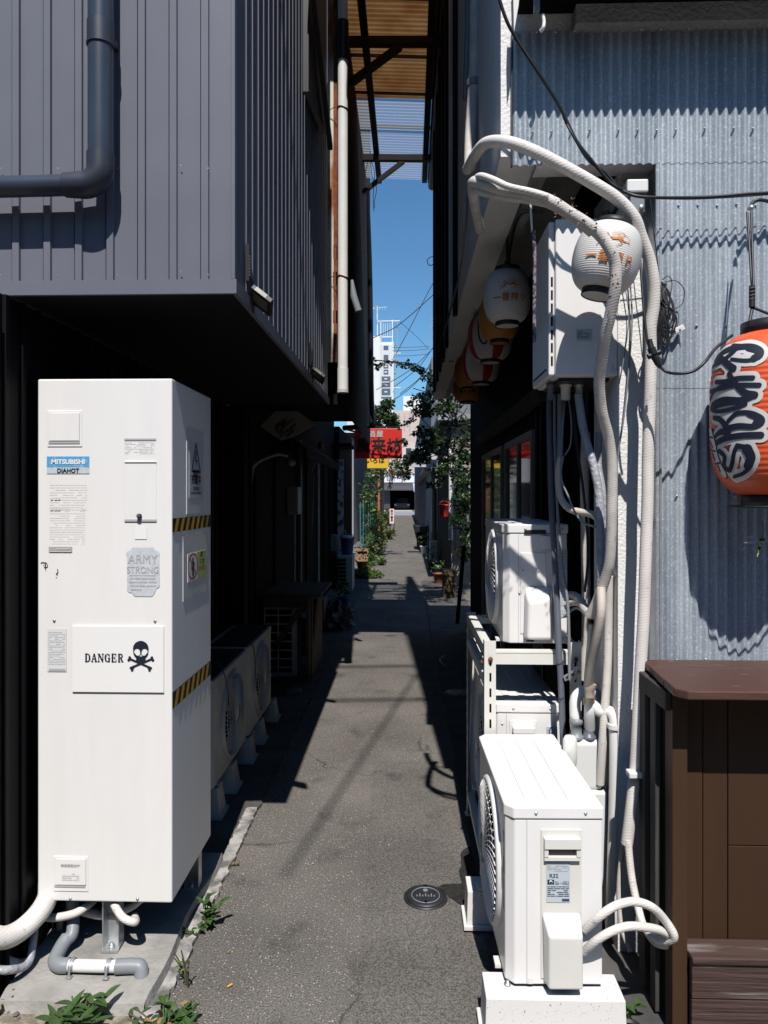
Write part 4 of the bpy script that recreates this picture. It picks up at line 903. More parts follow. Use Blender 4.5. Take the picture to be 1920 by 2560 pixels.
# ------------------------------------------------------------------ steel rack
ST = T('steel_rack', 'ivory slotted steel rack carrying two stacked air conditioners', 'rack', (.57, 3.65, 0))
sx0, sx1 = at(1211, 1700, 2.9).x, at(1457, 1700, 2.9).x - .005; sy0, sy1 = 2.9, 3.75; th = .003; lw = .046
def lpost(x, y, dx, dy, z1, nm='post'):
    m = MB(); m.box((x, y, .02), (x + dx * lw, y + dy * th, z1), M_STAND); m.box((x, y + dy * th, .02), (x + dx * th, y + dy * lw, z1), M_STAND)
    o = m.build(nm, ST)
    s_ = MB(); z = .1
    while z < z1 - .04:
        yy = y - dy * .0008; s_.box((x + dx * .02, yy, z), (x + dx * .028, yy + dy * .0006, z + .034), M_VOID)
        xx = x - dx * .0008; s_.box((xx, y + dy * .02, z), (xx + dx * .0006, y + dy * .028, z + .034), M_VOID); z += .062
    s_.build('slots', o)
    b = MB(); b.box((x - .01, y - .01, 0.008), (x + dx * lw, y + dy * lw, .02), M_STAND); b.build('foot_plate', o)
lpost(sx0, sy0, 1, 1, at(1225, 1602, sy0).z); lpost(sx1, sy0, -1, 1, at(1440, 1606, sy0).z)
lpost(sx0, sy1, 1, -1, at(1172, 1530, sy1).z); lpost(sx1, sy1, -1, -1, at(1172, 1530, sy1).z)
def rail(a, b, hgt, nm='rail'):
    m = MB(); m.bar(a, b, .004, hgt, M_STAND); a, b = Vector(a), Vector(b); d = (b - a).normalized(); s = Vector((-d.y, d.x, 0)) * .016
    if abs(d.x) > abs(d.y): s = Vector((0, .018, 0))
    else: s = Vector((.018 if a.x < .5 else -.018, 0, 0))
    m.bar(a + s + Vector((0, 0, hgt / 2)), b + s + Vector((0, 0, hgt / 2)), .032, .004, M_STAND); m.build(nm, ST)
zr1 = at(1300, 1617, sy0).z; zr2 = at(1300, 1648, sy0).z
rail((sx0 + lw, sy0 + .006, 1.008), (sx1 - lw, sy0 + .006, 1.008), .038)
rail((sx0 + lw, sy0 + .002, zr2), (sx1 - lw, sy0 + .002, zr2), .042)
rail((sx0 + lw, sy1 - .006, 1.008), (sx1 - lw, sy1 - .006, 1.008), .038)
rail((sx0 + .002, sy0 + lw, 1.026), (sx0 + .002, sy1 - lw, 1.026), .04); rail((sx1 - .002, sy0 + lw, 1.026), (sx1 - .002, sy1 - lw, 1.026), .04)
rail((sx0 + .002, sy0 + lw, .90), (sx0 + .002, sy1 - lw, .90), .04)
for z in (.115,):
    rail((sx0 + lw, sy0 + .006, z), (sx1 - lw, sy0 + .006, z), .03); rail((sx0 + .002, sy0 + lw, z), (sx0 + .002, sy1 - lw, z), .03)
for p in ((sx0 + .024, sy0 - .004, zr2), (sx1 - .024, sy0 - .004, zr2)):
    m = MB(); m.lathe([(.0001, -.008), (.008, -.008), (.010, 0)], p, M_RUST, 8, 'y'); m.build('bolt', ST)
m = MB(); m.lathe([(.0001, -.008), (.008, -.008), (.010, 0)], (sx0 - .002, sy0 + .05, .97), M_RUST, 8, 'x'); m.lathe([(.0001, -.008), (.008, -.008), (.010, 0)], (sx0 - .002, sy1 - .03, at(1160, 1565, sy1).z), M_RUST, 8, 'x'); m.build('bolt', ST)

# ------------------------------------------------------------------ gas meter and pipes
GY = 2.70
t = T('gas_meter', 'white gas meter with twin inlets between the foreground air conditioner and the stucco pilaster', 'gas meter', at(1478, 1990, GY))
a, b = at(1428, 1978, GY), at(1510, 1852, GY)
m = MB(); m.box((a.x, GY, a.z), (b.x, GY + .10, b.z), M_PVCW); m.build('meter_body', t, bevel=.02, seg=4)
m = MB(); a2, b2 = at(1430, 2080, GY), at(1518, 1976, GY); m.box((a2.x, GY - .015, a2.z - .2), (b2.x, GY + .09, b2.z), M_PVCW); m.build('lower_housing', t, bevel=.01)
m = MB(); c = at(1425, 1870, GY - .01); m.lathe([(.02, -.07), (.026, -.05), (.026, .03), (.018, .045), (.0001, .047)], c, M_PVCW, 20); m.build('valve', t)
for px, nm in ((1441, 'union'), (1472, 'union')):
    c = at(px, 1830, GY + .03); m = MB(); m.lathe([(.017, -.03), (.027, -.03), (.027, -.012), (.020, -.01), (.020, .03), (.026, .032), (.026, .05), (.016, .052)], c, M_PVC if px == 1441 else M_PVCB, 12); m.build(nm, t)
pw = dict(mt=M_PVCW, n=18)
pipe('gas_pipe', 'white gas pipe with a double bend dropping behind the foreground air conditioner', [at(1474, 1820, GY + .03), at(1475, 1780, GY), at(1478, 1762, GY), at(1500, 1778, GY - .01), at(1520, 1778, GY - .02), at(1535, 1792, GY - .04), at(1538, 1830, GY - .05), at(1537, 2000, GY - .06), at(1533, 2150, GY - .06), at(1528, 2330, GY - .06)], .0215, **pw)
for yy in (1806, 1822):
    pass
t = T('pipe_collar', 'flat collar on the white gas pipe elbow', 'pipe collar', at(1538, 1815, GY - .05)); m = MB(); c = at(1538, 1815, GY - .05); m.tube([c - Vector((0, 0, .008)), c + Vector((0, 0, .008))], .028, M_PVCW, 18); m.build('ring', t)
pipe('gas_pipe', 'white gas pipe elbow rising left of the double bend above the meter', [at(1441, 1825, GY + .04), at(1438, 1780, GY + .05), at(1440, 1745, GY + .06), at(1460, 1728, GY + .08), at(1490, 1735, GY + .1), at(1492, 1770, GY + .12)], .021, **pw)
pipe('corrugated_hose', 'beige ribbed hose running up from the gas pipe to the thick wrapped pipe', [at(1476, 1765, GY), at(1472, 1700, GY - .05), at(1478, 1655, GY - .08), at(1490, 1600, GY - .12), at(1500, 1550, GY - .14), at(1503, 1515, GY - .14), at(1502, 1470, GY - .12)], .0165, M_HOSE, n=16, ribs=.0045)
m = MB(); c = at(1474, 1722, GY - .04); m.tube([c - Vector((.0, 0, .03)), c - Vector((0, 0, .005)), c, c + Vector((.004, 0, .02))], [.018, .018, .021, .021], mat('tan socket', (.4, .33, .27), .6), 16); tag(m.build('hose_socket'), 'tan socket joining the ribbed beige hose to the gas pipe', 'hose socket')
pipe('conduit', 'long slate blue conduit passing in front of the rack and the upper air conditioner', [at(1373, 985, 2.96), at(1374, 1100, 2.95), at(1378, 1240, 2.94), at(1385, 1370, 2.92), at(1392, 1493, 2.89), at(1397, 1617, 2.86), at(1402, 1700, 2.86), at(1407, 1835, 2.86), at(1409, 1900, 2.86)], .0125, M_PVCB, 'conduit')
m = MB()
for py in (1657, 1745): 
    c = at(1400, py, 2.86); m.tube([(c.x + .015 * math.cos(a_), c.y + .015 * math.sin(a_), c.z + .006 * math.cos(a_)) for a_ in [k * math.pi / 6 for k in range(13)]], .002, M_BLACK, 6)
tag(m.build('cable_ties'), 'black cable ties around the slate blue conduit', 'cable ties')
m = MB(); a, b = at(1410, 1697, 2.84), at(1450, 1675, 2.86); m.bar(a, b, .004, .022, M_GALV2); c = at(1436, 1686, 2.84)
for k in range(3): m.bar(a.lerp(b, .12 + .3 * k) - Vector((0, .003, 0)), a.lerp(b, .30 + .3 * k) - Vector((0, .003, 0)), .002, .008, M_BLACK)
m.bar(c + Vector((0, 0, -.02)), c + Vector((.01, 0, .03)), .01, .008, M_GALV2); tag(m.build('pipe_bracket'), 'small galvanised slotted bracket between the conduit and the rack post', 'bracket')

# ------------------------------------------------------------------ wrapped pipes
PY = 2.36
pipe('wrapped_pipe', 'outermost thick wrapped pipe arching from the stucco wall and down beside the corrugated sheets',
     [at(1168, 424, 2.75), at(1190, 385, 2.6), at(1217, 357, 2.5), at(1267, 355, 2.42), at(1330, 376, 2.38), at(1400, 411, 2.36), at(1481, 457, 2.36), at(1544, 498, 2.37), at(1585, 544, 2.38), at(1602, 590, 2.4), at(1623, 648, 2.42), at(1634, 706, 2.43), at(1634, 764, 2.44), at(1626, 822, 2.45), at(1627, 880, 2.46), at(1626, 955, 2.46), at(1620, 1147, 2.47), at(1619, 1246, 2.47), at(1614, 1394, 2.47), at(1609, 1543, 2.47), at(1602, 1662, 2.47), at(1594, 1824, 2.47), at(1588, 1928, 2.47), at(1578, 2020, 2.46), at(1567, 2110, 2.46)], .0198, M_TAPE, n=20, ribs=.010, amp=.010)
pipe('wrapped_pipe', 'thick weathered wrapped pipe hanging in front of the sunlit white lantern',
     [at(1200, 575, 2.75), at(1188, 520, 2.62), at(1182, 475, 2.45), at(1186, 455, 2.36), at(1215, 462, 2.32), at(1249, 472, 2.3), at(1319, 484, 2.27), at(1377, 503, 2.25), at(1423, 532, 2.24), at(1469, 561, 2.23), at(1504, 592, 2.23), at(1527, 627, 2.23), at(1538, 665, 2.24), at(1538, 718, 2.25), at(1527, 781, 2.28), at(1515, 833, 2.31), at(1504, 903, 2.36), at(1498, 960, 2.4), at(1505, 1030, 2.44), at(1522, 1098, 2.48), at(1530, 1172, 2.5), at(1529, 1295, 2.52), at(1525, 1394, 2.55), at(1514, 1444, 2.58), at(1492, 1505, 2.62), at(1474, 1540, 2.65)], .0182, M_TAPED, n=20, ribs=.009, amp=.012)
pipe('ribbed_hose', 'thin cream hose lying on top of the weathered wrapped pipe near the wall corner', [at(1193, 458, 2.42), at(1192, 445, 2.36), at(1205, 440, 2.3), at(1235, 450, 2.27), at(1270, 466, 2.25), at(1320, 478, 2.235), at(1370, 492, 2.225)], .0105, M_TAPE, n=12, ribs=.007, amp=.03)
pipe('ribbed_hose', 'pale ribbed hose running under the weathered wrapped pipe to the heater top', [at(1177, 462, 2.42), at(1200, 478, 2.36), at(1260, 492, 2.31), at(1320, 500, 2.29), at(1375, 512, 2.27), at(1430, 545, 2.26), at(1480, 585, 2.26)], .0125, M_TAPE, n=12, ribs=.006)
m = MB(); q = random.Random(8)
for (px, py) in ((1392, 497), (1400, 510), (1432, 502), (1440, 522), (1460, 545), (1490, 560), (1512, 600), (1535, 640), (1537, 690), (1532, 712), (1390, 535), (1412, 545), (1450, 557), (1478, 575), (1516, 655), (1520, 690), (1524, 745)):
    c = at(px, py, 2.205)
    for k in range(3):
        a = q.uniform(0, 6.28); l_ = q.uniform(.006, .014); p = c + Vector((q.uniform(-.008, .008), 0, q.uniform(-.008, .008)))
        m.add([p, p + Vector((l_ * math.cos(a), -.003, l_ * math.sin(a))), p + Vector((l_ * .6 * math.cos(a + .8), -.008, l_ * .6 * math.sin(a + .8)))], [(0, 1, 2)], mat('peeling tape', (.25, .14, .1), .8))
tag(m.build('peeling_tape'), 'brown flaking scraps peeling off the weathered wrapped pipe', 'flaking tape', kind='stuff')
pipe('silver_pipe', 'grey foil wrapped pipe slanting down from under the gas heater', [at(1446, 985, 2.72), at(1449, 1010, 2.72), at(1456, 1060, 2.71), at(1468, 1110, 2.7), at(1484, 1165, 2.68), at(1498, 1240, 2.66), at(1501, 1345, 2.64), at(1503, 1440, 2.62), at(1502, 1500, 2.62)], .0155, M_SILV, n=14)
pipe('silver_pipe', 'second grey wrapped pipe behind the slanting foil wrapped one', [at(1498, 1080, 2.75), at(1496, 1160, 2.75), at(1506, 1230, 2.72), at(1508, 1320, 2.7)], .013, M_SILV, n=12)
pipe('flexible_hose', 'beige ribbed hose bending from the gas heater toward the foil wrapped pipe', [at(1402, 1140, 2.86), at(1396, 1180, 2.86), at(1397, 1216, 2.86), at(1405, 1250, 2.85), at(1424, 1272, 2.82), at(1450, 1280, 2.78), at(1475, 1284, 2.74), at(1494, 1294, 2.68)], .0135, M_HOSE, n=14, ribs=.0085)
pipe('grey_riser', 'mottled grey pipe dropping from the gas heater into the beige ribbed hose', [at(1401, 985, 2.86), at(1401, 1060, 2.86), at(1400, 1145, 2.86)], .0125, M_PVC)
pipe('drop_pipe', 'shaded wrapped pipe standing in the dark gap behind the foil wrapped pipe', [at(1465, 1080, 3.0), at(1462, 1200, 3.0), at(1464, 1380, 3.0), at(1466, 1560, 3.0), at(1460, 1700, 3.0)], .019, M_TAPED)
pipe('grey_wire', 'thin grey wire sagging from the gas heater down to the foil wrapped pipe', [at(1415, 975, 2.8), at(1408, 1050, 2.78), at(1402, 1180, 2.76), at(1420, 1240, 2.74), at(1450, 1300, 2.7), at(1490, 1318, 2.66)], .004, M_PVC, 'wire', 8)
pipe('grey_wire', 'thin grey wire looping just below the gas heater', [at(1418, 975, 2.78), at(1428, 1050, 2.76), at(1426, 1110, 2.76), at(1412, 1138, 2.76)], .003, M_PVC, 'wire', 8)
pipe('ivory_pipe', 'ivory pipe behind the ribbed hose running down the white stucco pilaster', [at(1522, 1440, 2.66), at(1521, 1560, 2.68), at(1519, 1660, 2.68), at(1513, 1760, 2.68), at(1507, 1850, 2.68), at(1500, 1960, 2.7)], .0155, M_TAPE)
pipe('ribbed_drain_hose', 'narrow ribbed drain hose between the rack post and the beige ribbed hose', [at(1478, 1560, 2.72), at(1472, 1620, 2.74), at(1466, 1700, 2.8), at(1462, 1760, 2.86)], .009, M_TAPED, n=10, ribs=.005)
pipe('connecting_hose', 'upper wrapped hose leaving the upper air conditioner on the rack', [at(1396, 1500, 3.1), at(1412, 1490, 3.06), at(1432, 1488, 2.98), at(1450, 1500, 2.9), at(1462, 1522, 2.78), at(1474, 1535, 2.7), at(1480, 1530, 2.65)], .0165, M_TAPED)
pipe('connecting_hose', 'lower wrapped hose leaving the upper air conditioner on the rack', [at(1385, 1545, 3.02), at(1402, 1520, 3.02), at(1425, 1508, 2.98), at(1448, 1508, 2.9), at(1468, 1528, 2.75)], .0135, M_TAPED)
pipe('connecting_hose', 'thin grey hose below the two wrapped hoses of the upper air conditioner', [at(1388, 1556, 3.0), at(1410, 1540, 3.0), at(1440, 1520, 2.95), at(1466, 1535, 2.75)], .006, M_PVC)
# loops beside the foreground unit
pipe('connecting_hose', 'upper wrapped hose looping from the foreground air conditioner toward the counter', [at(1462, 2325, 2.19), at(1500, 2290, 2.16), at(1540, 2264, 2.16), at(1585, 2254, 2.17), at(1630, 2268, 2.18), at(1662, 2300, 2.2), at(1685, 2338, 2.2), at(1672, 2352, 2.22), at(1640, 2348, 2.26), at(1612, 2320, 2.32), at(1598, 2280, 2.38), at(1582, 2210, 2.42), at(1574, 2150, 2.44), at(1570, 2100, 2.45)], .0125, M_TAPE)
pipe('connecting_hose', 'lower wrapped hose looping from the foreground air conditioner toward the counter', [at(1460, 2380, 2.19), at(1490, 2352, 2.16), at(1530, 2328, 2.15), at(1570, 2316, 2.15), at(1612, 2318, 2.17), at(1650, 2326, 2.2), at(1680, 2345, 2.23), at(1665, 2362, 2.25), at(1635, 2352, 2.3), at(1606, 2310, 2.36)], .0125, M_TAPE)
pipe('corrugated_drain', 'narrow ribbed drain hose falling to the ground beside the foreground air conditioner', [at(1570, 2090, 2.5), at(1556, 2130, 2.5), at(1548, 2200, 2.5), at(1548, 2260, 2.5), at(1554, 2320, 2.49), at(1566, 2355, 2.48), at(1576, 2380, 2.46)], .0085, M_TAPED, n=10, ribs=.006)
m = MB(); c = at(1588, 1932, 2.455); m.box((c.x - .028, 2.425, c.z - .009), (c.x + .04, 2.47, c.z + .009), M_PVCW); tag(m.build('pipe_strap', None, bevel=.003), 'ivory strap holding the outermost wrapped pipe beside the counter', 'pipe strap')

# ------------------------------------------------------------------ gas heater on the wall
t = T('gas_water_heater', 'ivory gas water heater hung under the stucco soffit with the sunlit lantern in front', 'gas heater', at(1440, 940, 2.7))
ga, gb = at(1389, 940, 2.62), at(1545, 545, 2.62); gy1 = 2.98
m = MB(); m.box((ga.x, 2.62, ga.z), (gb.x, gy1, gb.z), M_WHITE); m.build('heater_body', t, bevel=.006)
m = MB(); m.box((ga.x - .022, 2.635, ga.z + .004), (ga.x + .0005, gy1 - .01, gb.z - .004), M_WHITE); m.build('front_cover', t, bevel=.006)
m = MB(); z = ga.z + .04
for i in range(7): m.box((ga.x - .004, 2.6195, z + i * .048), (ga.x + .003, 2.6215, z + .034 + i * .048), M_VOID)
# slots sit on the front cover edge
m.v = [(v[0] - .010, v[1] + .014, v[2]) for v in m.v]; m.build('slots', t)
m = MB()
for i in range(9): m.box((ga.x - .024, 2.68 + i * .03, ga.z + .03), (ga.x - .0225, 2.70 + i * .03, ga.z + .036), M_VOID)
m.build('lower_slots', t)
m = MB(); a, b = at(1441, 850, 2.618), at(1480, 823, 2.618); m.box((a.x, 2.617, a.z), (b.x, 2.6195, b.z), M_LBL); lines(m, lambda x, y: Vector((a.x + x, 2.6162, a.z + y)), .004, .045, .006, .034, 5, MATS['navy print'], .4, 3); m.build('rating_label', t)
m = MB(); c = at(1532, 921, 2.618); m.lathe([(.0001, -.005), (.004, -.004), (.005, 0)], c, M_GALV2, 10, 'y'); m.build('screw', t)
m = MB(); m.box((ga.x + .02, 2.66, ga.z - .012), (gb.x - .02, 2.95, ga.z + .001), M_BLACK); m.build('base_plate', t)
for px, r, mt in ((1414, .018, M_AC2), (1447, .014, M_GALV2), (1376, .012, M_PVCB)):
    c = at(px, 968, 2.75); m = MB(); m.lathe([(r, -.03), (r, .02), (r * 1.3, .022), (r * 1.3, .035), (.0001, .035)], (c.x, c.y, ga.z - .04), mt, 14); m.build('pipe_stub', t)
m = MB(); c = at(1550, 590, 2.62); m.box((gb.x, 2.66, gb.z - .05), (gb.x + .06, 2.68, gb.z - .02), M_GALV2); m.build('wall_bracket', t)
# ------------------------------------------------------------------ junction box, cables, hooks
t = T('junction_box', 'grey junction box with a metal disc fixed under the notch in the corrugated wall', 'junction box', at(1600, 470, 2.55))
a, b = at(1568, 480, 2.52), at(1622, 446, 2.52); m = MB(); m.box((a.x, 2.52, a.z), (b.x, 2.58, b.z), M_PVCW); m.build('upper_box', t, bevel=.006)
a, b = at(1578, 528, 2.52), at(1615, 482, 2.52); m = MB(); m.box((a.x, 2.53, a.z), (b.x, 2.58, b.z), M_PVC); m.build('lower_box', t, bevel=.005)
m = MB(); m.lathe([(.0001, -.004), (.008, -.004), (.010, 0)], at(1604, 518, 2.53), M_GALV2, 16, 'y'); m.build('disc', t)
bl = dict(mt=M_RUB, cat='cable', n=8)
pipe('power_cable', 'black power cable slanting across the corrugated wall from the top left to the junction box', [at(1232, -60, 2.3), at(1262, 40, 2.32), at(1290, 95, 2.34), at(1345, 180, 2.36), at(1402, 272, 2.40), at(1440, 350, 2.41), at(1480, 402, 2.42), at(1520, 450, 2.43), at(1545, 470, 2.43), at(1580, 485, 2.45)], .0055, **bl)
pipe('power_cable', 'second thin cable twisted along the slanting power cable', [at(1402, 265, 2.405), at(1412, 300, 2.41), at(1436, 345, 2.40), at(1470, 400, 2.42), at(1512, 430, 2.43), at(1540, 462, 2.43)], .004, **bl)
pipe('horizontal_cable', 'black cable running level across the corrugated wall to the right edge', [at(1558, 478, 2.42), at(1590, 490, 2.40), at(1640, 494, 2.40), at(1720, 494, 2.42), at(1800, 491, 2.42), at(1870, 485, 2.42), at(1960, 480, 2.42)], .0055, **bl)
pipe('horizontal_cable', 'thin dark wire just beneath the level cable on the corrugated wall', [at(1600, 494, 2.43), at(1700, 498, 2.44), at(1800, 495, 2.44), at(1960, 484, 2.44)], .002, M_RUB, 'cable', 6)
pipe('hanging_cable', 'black cable hanging beside the heater down to the inline plug', [at(1600, 640, 2.42), at(1604, 700, 2.40), at(1610, 780, 2.38), at(1618, 850, 2.37), at(1627, 870, 2.36)], .0045, **bl)
t = T('inline_plug', 'black inline plug on the cable between the wrapped pipe and the red lantern', 'plug', at(1632, 885, 2.34))
m = MB(); m.tube([at(1624, 848, 2.34), at(1628, 870, 2.34)], [.007, .010], M_BLACK, 12); m.tube([at(1628, 870, 2.34), at(1634, 886, 2.34)], .013, M_BLACK, 14); m.build('socket', t)
m = MB(); m.tube([at(1620, 892, 2.34), at(1650, 880, 2.34)], .009, M_BLACK, 12); m.build('latch', t)
m = MB(); m.tube([at(1636, 890, 2.34), at(1645, 908, 2.34), at(1652, 920, 2.34)], [.012, .011, .006], M_BLACK, 12); m.build('plug_body', t)
pipe('lantern_cable', 'black cable sagging from the inline plug to the big red lantern', [at(1650, 916, 2.34), at(1668, 930, 2.33), at(1700, 934, 2.3), at(1735, 927, 2.29), at(1762, 905, 2.29), at(1790, 870, 2.32), at(1830, 838, 2.35)], .005, **bl)
pipe('thin_wire', 'thin dark wire falling past the junction box along the pilaster', [at(1625, 495, 2.47), at(1632, 560, 2.47), at(1642, 640, 2.47), at(1648, 700, 2.47)], .002, M_RUB, 'wire', 6)
m = MB(); q = random.Random(2)
for i in range(13):
    x0 = 1655 + q.uniform(-8, 12); z0 = 700 + q.uniform(0, 30); L_ = q.uniform(90, 140)
    m.tube(smooth([at(x0, z0, 2.47), at(x0 + q.uniform(-16, 22), z0 + L_ * .3, 2.46), at(x0 + q.uniform(-12, 28), z0 + L_ * .65, 2.455), at(x0 + q.uniform(-6, 12), z0 + L_, 2.46), at(x0 - 12, z0 + L_ * .7, 2.46), at(x0 - 4, z0 + 8, 2.47)], 6), .0028, M_RUB, 5)
m.tube(smooth([at(1662, 705, 2.46), at(1690, 702, 2.45), at(1710, 725, 2.45), at(1705, 760, 2.45), at(1680, 772, 2.45), at(1662, 750, 2.46)], 6), .0016, M_RUB, 5)
m.tube(smooth([at(1655, 700, 2.46), at(1672, 690, 2.45), at(1680, 712, 2.45), at(1672, 760, 2.45), at(1676, 800, 2.45)], 6), .0016, M_RUB, 5)
tag(m.build('coiled_wires'), 'tangled bundle of thin black wires hanging against the corrugated wall', 'wire bundle')
t = T('wooden_cleat', 'small pale cleat with holes screwed aslant to the corrugated wall under the wire bundle', 'cleat', at(1680, 835, 2.48))
m = MB(); m.bar(at(1645, 846, 2.475), at(1710, 818, 2.475), .012, .018, M_AC2, up=(0, 0, 1)); m.build('bar', t, bevel=.002)
m = MB(); [m.disc(at(x_, y_, 2.468) - Vector((0, .001, 0)), .0028, M_BLACK, 'y', 8, .001) for x_, y_ in ((1662, 840), (1688, 829), (1700, 824))]; m.build('holes', t)
t = T('white_hook', 'white curved hook in the black recess at the top of the corrugated wall', 'hook', at(1355, 40, 2.4))
m = MB(); m.tube(smooth([at(1357, 36, 2.35), at(1360, 55, 2.35), at(1358, 70, 2.35), at(1352, 78, 2.36)], 5), .006, M_WHITE2, 8); m.build('hook_arm', t)
m = MB(); a, b = at(1337, 26, 2.36), at(1350, -20, 2.36); m.box((a.x, 2.36, a.z), (b.x, 2.39, b.z), M_PVC); m.build('back_plate', t)
pipe('rope', 'twisted dark and white rope hanging in front of the gas heater side', [at(1334, 575, 2.5), at(1337, 650, 2.5), at(1336, 740, 2.5), at(1336, 855, 2.5)], .0065, M_ROPE, 'rope', 8, ribs=.008)
pipe('white_strap', 'thin white strap above the twisted rope', [at(1326, 505, 2.49), at(1328, 545, 2.49), at(1330, 580, 2.5)], .004, M_TAPE, 'strap', 6)
pipe('lantern_feed_cable', 'dark cable curving under the soffit to the shaded white lantern', [at(1355, 530, 2.7), at(1310, 530, 2.9), at(1288, 560, 3.1), at(1275, 620, 3.3), at(1271, 660, 3.35)], .008, **bl)
pipe('edge_cable', 'long thin cable running down the shaded edge of the stucco wall', [at(1170, 480, 2.9), at(1165, 560, 2.95), at(1150, 680, 3.0), at(1125, 780, 3.1), at(1108, 840, 3.3)], .004, **bl)

# ================================================================== LANTERNS
MB0 = MB
def lantern(name, label, c, r, h, mt, ribs=30, cap=.55, tall=False, group=None, ringr=None, stripes=None, tilt=0):
    """c = centre of the paper body; h = body height"""
    c = Vector(c); t = T(name, label, 'lantern', c + Vector((0, 0, -h / 2)), 0, group); XM = Matrix.Translation(c) @ Matrix.Rotation(tilt, 4, 'Y') @ Matrix.Translation(-c)
    def MB():
        q_ = MB0(); q_.X = XM; return q_
    def prof(v):   # v 0..1 bottom to top
        e = abs(2 * v - 1)
        k = (1 - e ** 2.1) ** .5 if not tall else (1 - e ** 3.6) ** .62
        return (cap + (1 - cap) * k) * r
    N = ribs * 4; pr = []
    for i in range(N + 1):
        v = i / N; pr.append((prof(v) * (1 - .012 * (1 - abs(math.sin(math.pi * v * ribs)))), -h / 2 + h * v))
    m = MB(); m.lathe(pr, c, mt, 56)
    if stripes:
        k1 = m.m(stripes)
        for i in range(len(m.f)):
            if (i % 56) % 14 < 5: m.mi[i] = k1
    m.build('lantern_skin', t)
    rc = cap * r * 1.03; hc = .018 if not tall else .036
    m = MB(); m.lathe([(rc * .9, h/2 - .004), (rc, h/2 - .004), (rc, h/2 + hc), (rc * .9, h/2 + hc), (rc * .9, h/2 - .004)], c, M_BLACK, 40); m.build('top_ring', t)
    hb = .02 if not tall else .034
    m = MB(); m.lathe([(rc * .92, -h/2 + .003), (rc * .98, -h/2 + .003), (rc * .98, -h/2 - hb), (rc * .92, -h/2 - hb), (rc * .92, -h/2 + .003)], c, M_BLACK, 40); m.build('bottom_ring', t)
    m = MB(); m.lathe([(rc * .92, -h/2 - hb + .003), (.0001, -h/2 - hb + .003)], c, mt if mt is not M_ORL else M_BLACK, 32, 'z', False); m.build('bottom_plate', t)
    def surf(px_dx, dz, off=.0015):   # px_dx = arc length from the side facing the viewer
        v = min(.98, max(.02, dz / h + .5)); rr = prof(v) + off; a = px_dx / r
        return XM @ Vector((c.x + rr * math.sin(a), c.y - rr * math.cos(a), c.z + dz))
    return t, surf
def beast(m, surf, x0, z0, s, mt):
    """leaping maned creature in thin orange brush lines"""
    P = lambda pts: [(x0 + a * s, z0 + b * s) for a, b in pts]
    st = [(P([(-.5, .35), (-.42, .3), (-.3, .12), (.0, .1), (.3, .2), (.45, .12)]), .03*s, .05*s), (P([(-.5, .35), (-.6, .28), (-.55, .2)]), .05*s, .02*s),
          (P([(-.3, .1), (-.55, .0), (-.75, -.12), (-.95, -.05)]), .05*s, .02*s), (P([(-.35, .05), (-.6, -.25), (-.9, -.3), (-1.0, -.5)]), .04*s, .015*s),
          (P([(.4, .15), (.6, .0), (.85, .02), (1.0, -.1)]), .05*s, .02*s), (P([(.3, .05), (.5, -.15), (.4, -.25), (.1, -.4)]), .04*s, .015*s),
          (P([(.4, .2), (.6, .35), (.5, .5), (.1, .55), (-.2, .5)]), .02*s, .012*s), (P([(.1, .4), (.5, .42), (.9, .3), (1.0, .1)]), .015*s, .012*s),
          (P([(-.2, .3), (.1, .32), (.4, .3)]), .02*s, .012*s), (P([(-.3, .42), (0, .45), (.3, .42)]), .015*s, .01*s), (P([(-.1, .05), (.2, .08), (.35, .1)]), .07*s, .05*s)]
    fld = sdf(st, (x0 - 1.15 * s, x0 + 1.15 * s, z0 - .65 * s, z0 + .7 * s), 90, 50)
    decal(m, fld, lambda a, b: surf(a, b, .002), mt)
def brew_print(t, surf, dx=0., sc=1.):
    m = MB(); beast(m, surf, dx, .022 * sc, .043 * sc, M_ORTXT); btext(m, '一番搾り', .032 * sc, lambda x, y, k: surf(dx + x, -.027 * sc + y, .0025 + k), M_ORTXT, .0007 * sc, 1., 1.17); m.build('printed_mark', t)
def cord(t, c, h, z1, r=.006, dx=0):
    m = MB(); m.tube([(c[0], c[1], c[2] + h / 2 - .01), (c[0], c[1], c[2] + h / 2 + .05)], [.02, .012], M_BLACK, 10); m.build('lamp_socket', t)
    m = MB(); m.tube(smooth([(c[0], c[1], c[2] + h / 2 + .03), (c[0] + dx * .5, c[1], (c[2] + h / 2 + z1) / 2), (c[0] + dx, c[1], z1)], 4), r, M_BLACK, 8); m.build('cord', t)
GL = 'round paper lanterns under the soffit'
c = at(1516, 648, 2.40); t, sf = lantern('round_lantern', 'sunlit white lantern with orange print behind the weathered wrapped pipe', c, .110, .215, M_PAPER, 32, .5, group=GL, tilt=R(13)); brew_print(t, sf, -.010, 1.2); cord(t, c, .215, c.z + .20, .008, .05)
c = at(1268, 742, 3.35); t, sf = lantern('round_lantern', 'shaded white lantern with orange print hanging left of the gas heater', c, .110, .235, M_PAPER, 32, .5, group=GL); brew_print(t, sf, -.002, 1.15); cord(t, c, .235, RZ + .2)
c = at(1248, 795, 3.95); t, sf = lantern('round_lantern', 'plain amber lantern just behind the shaded white lantern', c, .113, .24, M_AMB, 32, .45, group=GL); cord(t, c, .24, RZ + .2)
c = at(1226, 842, 4.65); t, sf = lantern('round_lantern', 'red and white striped lantern half hidden by the plain amber lantern', c, .145, .30, M_PAPER, 32, .45, group=GL, stripes=M_LRED); cord(t, c, .3, RZ + .2)
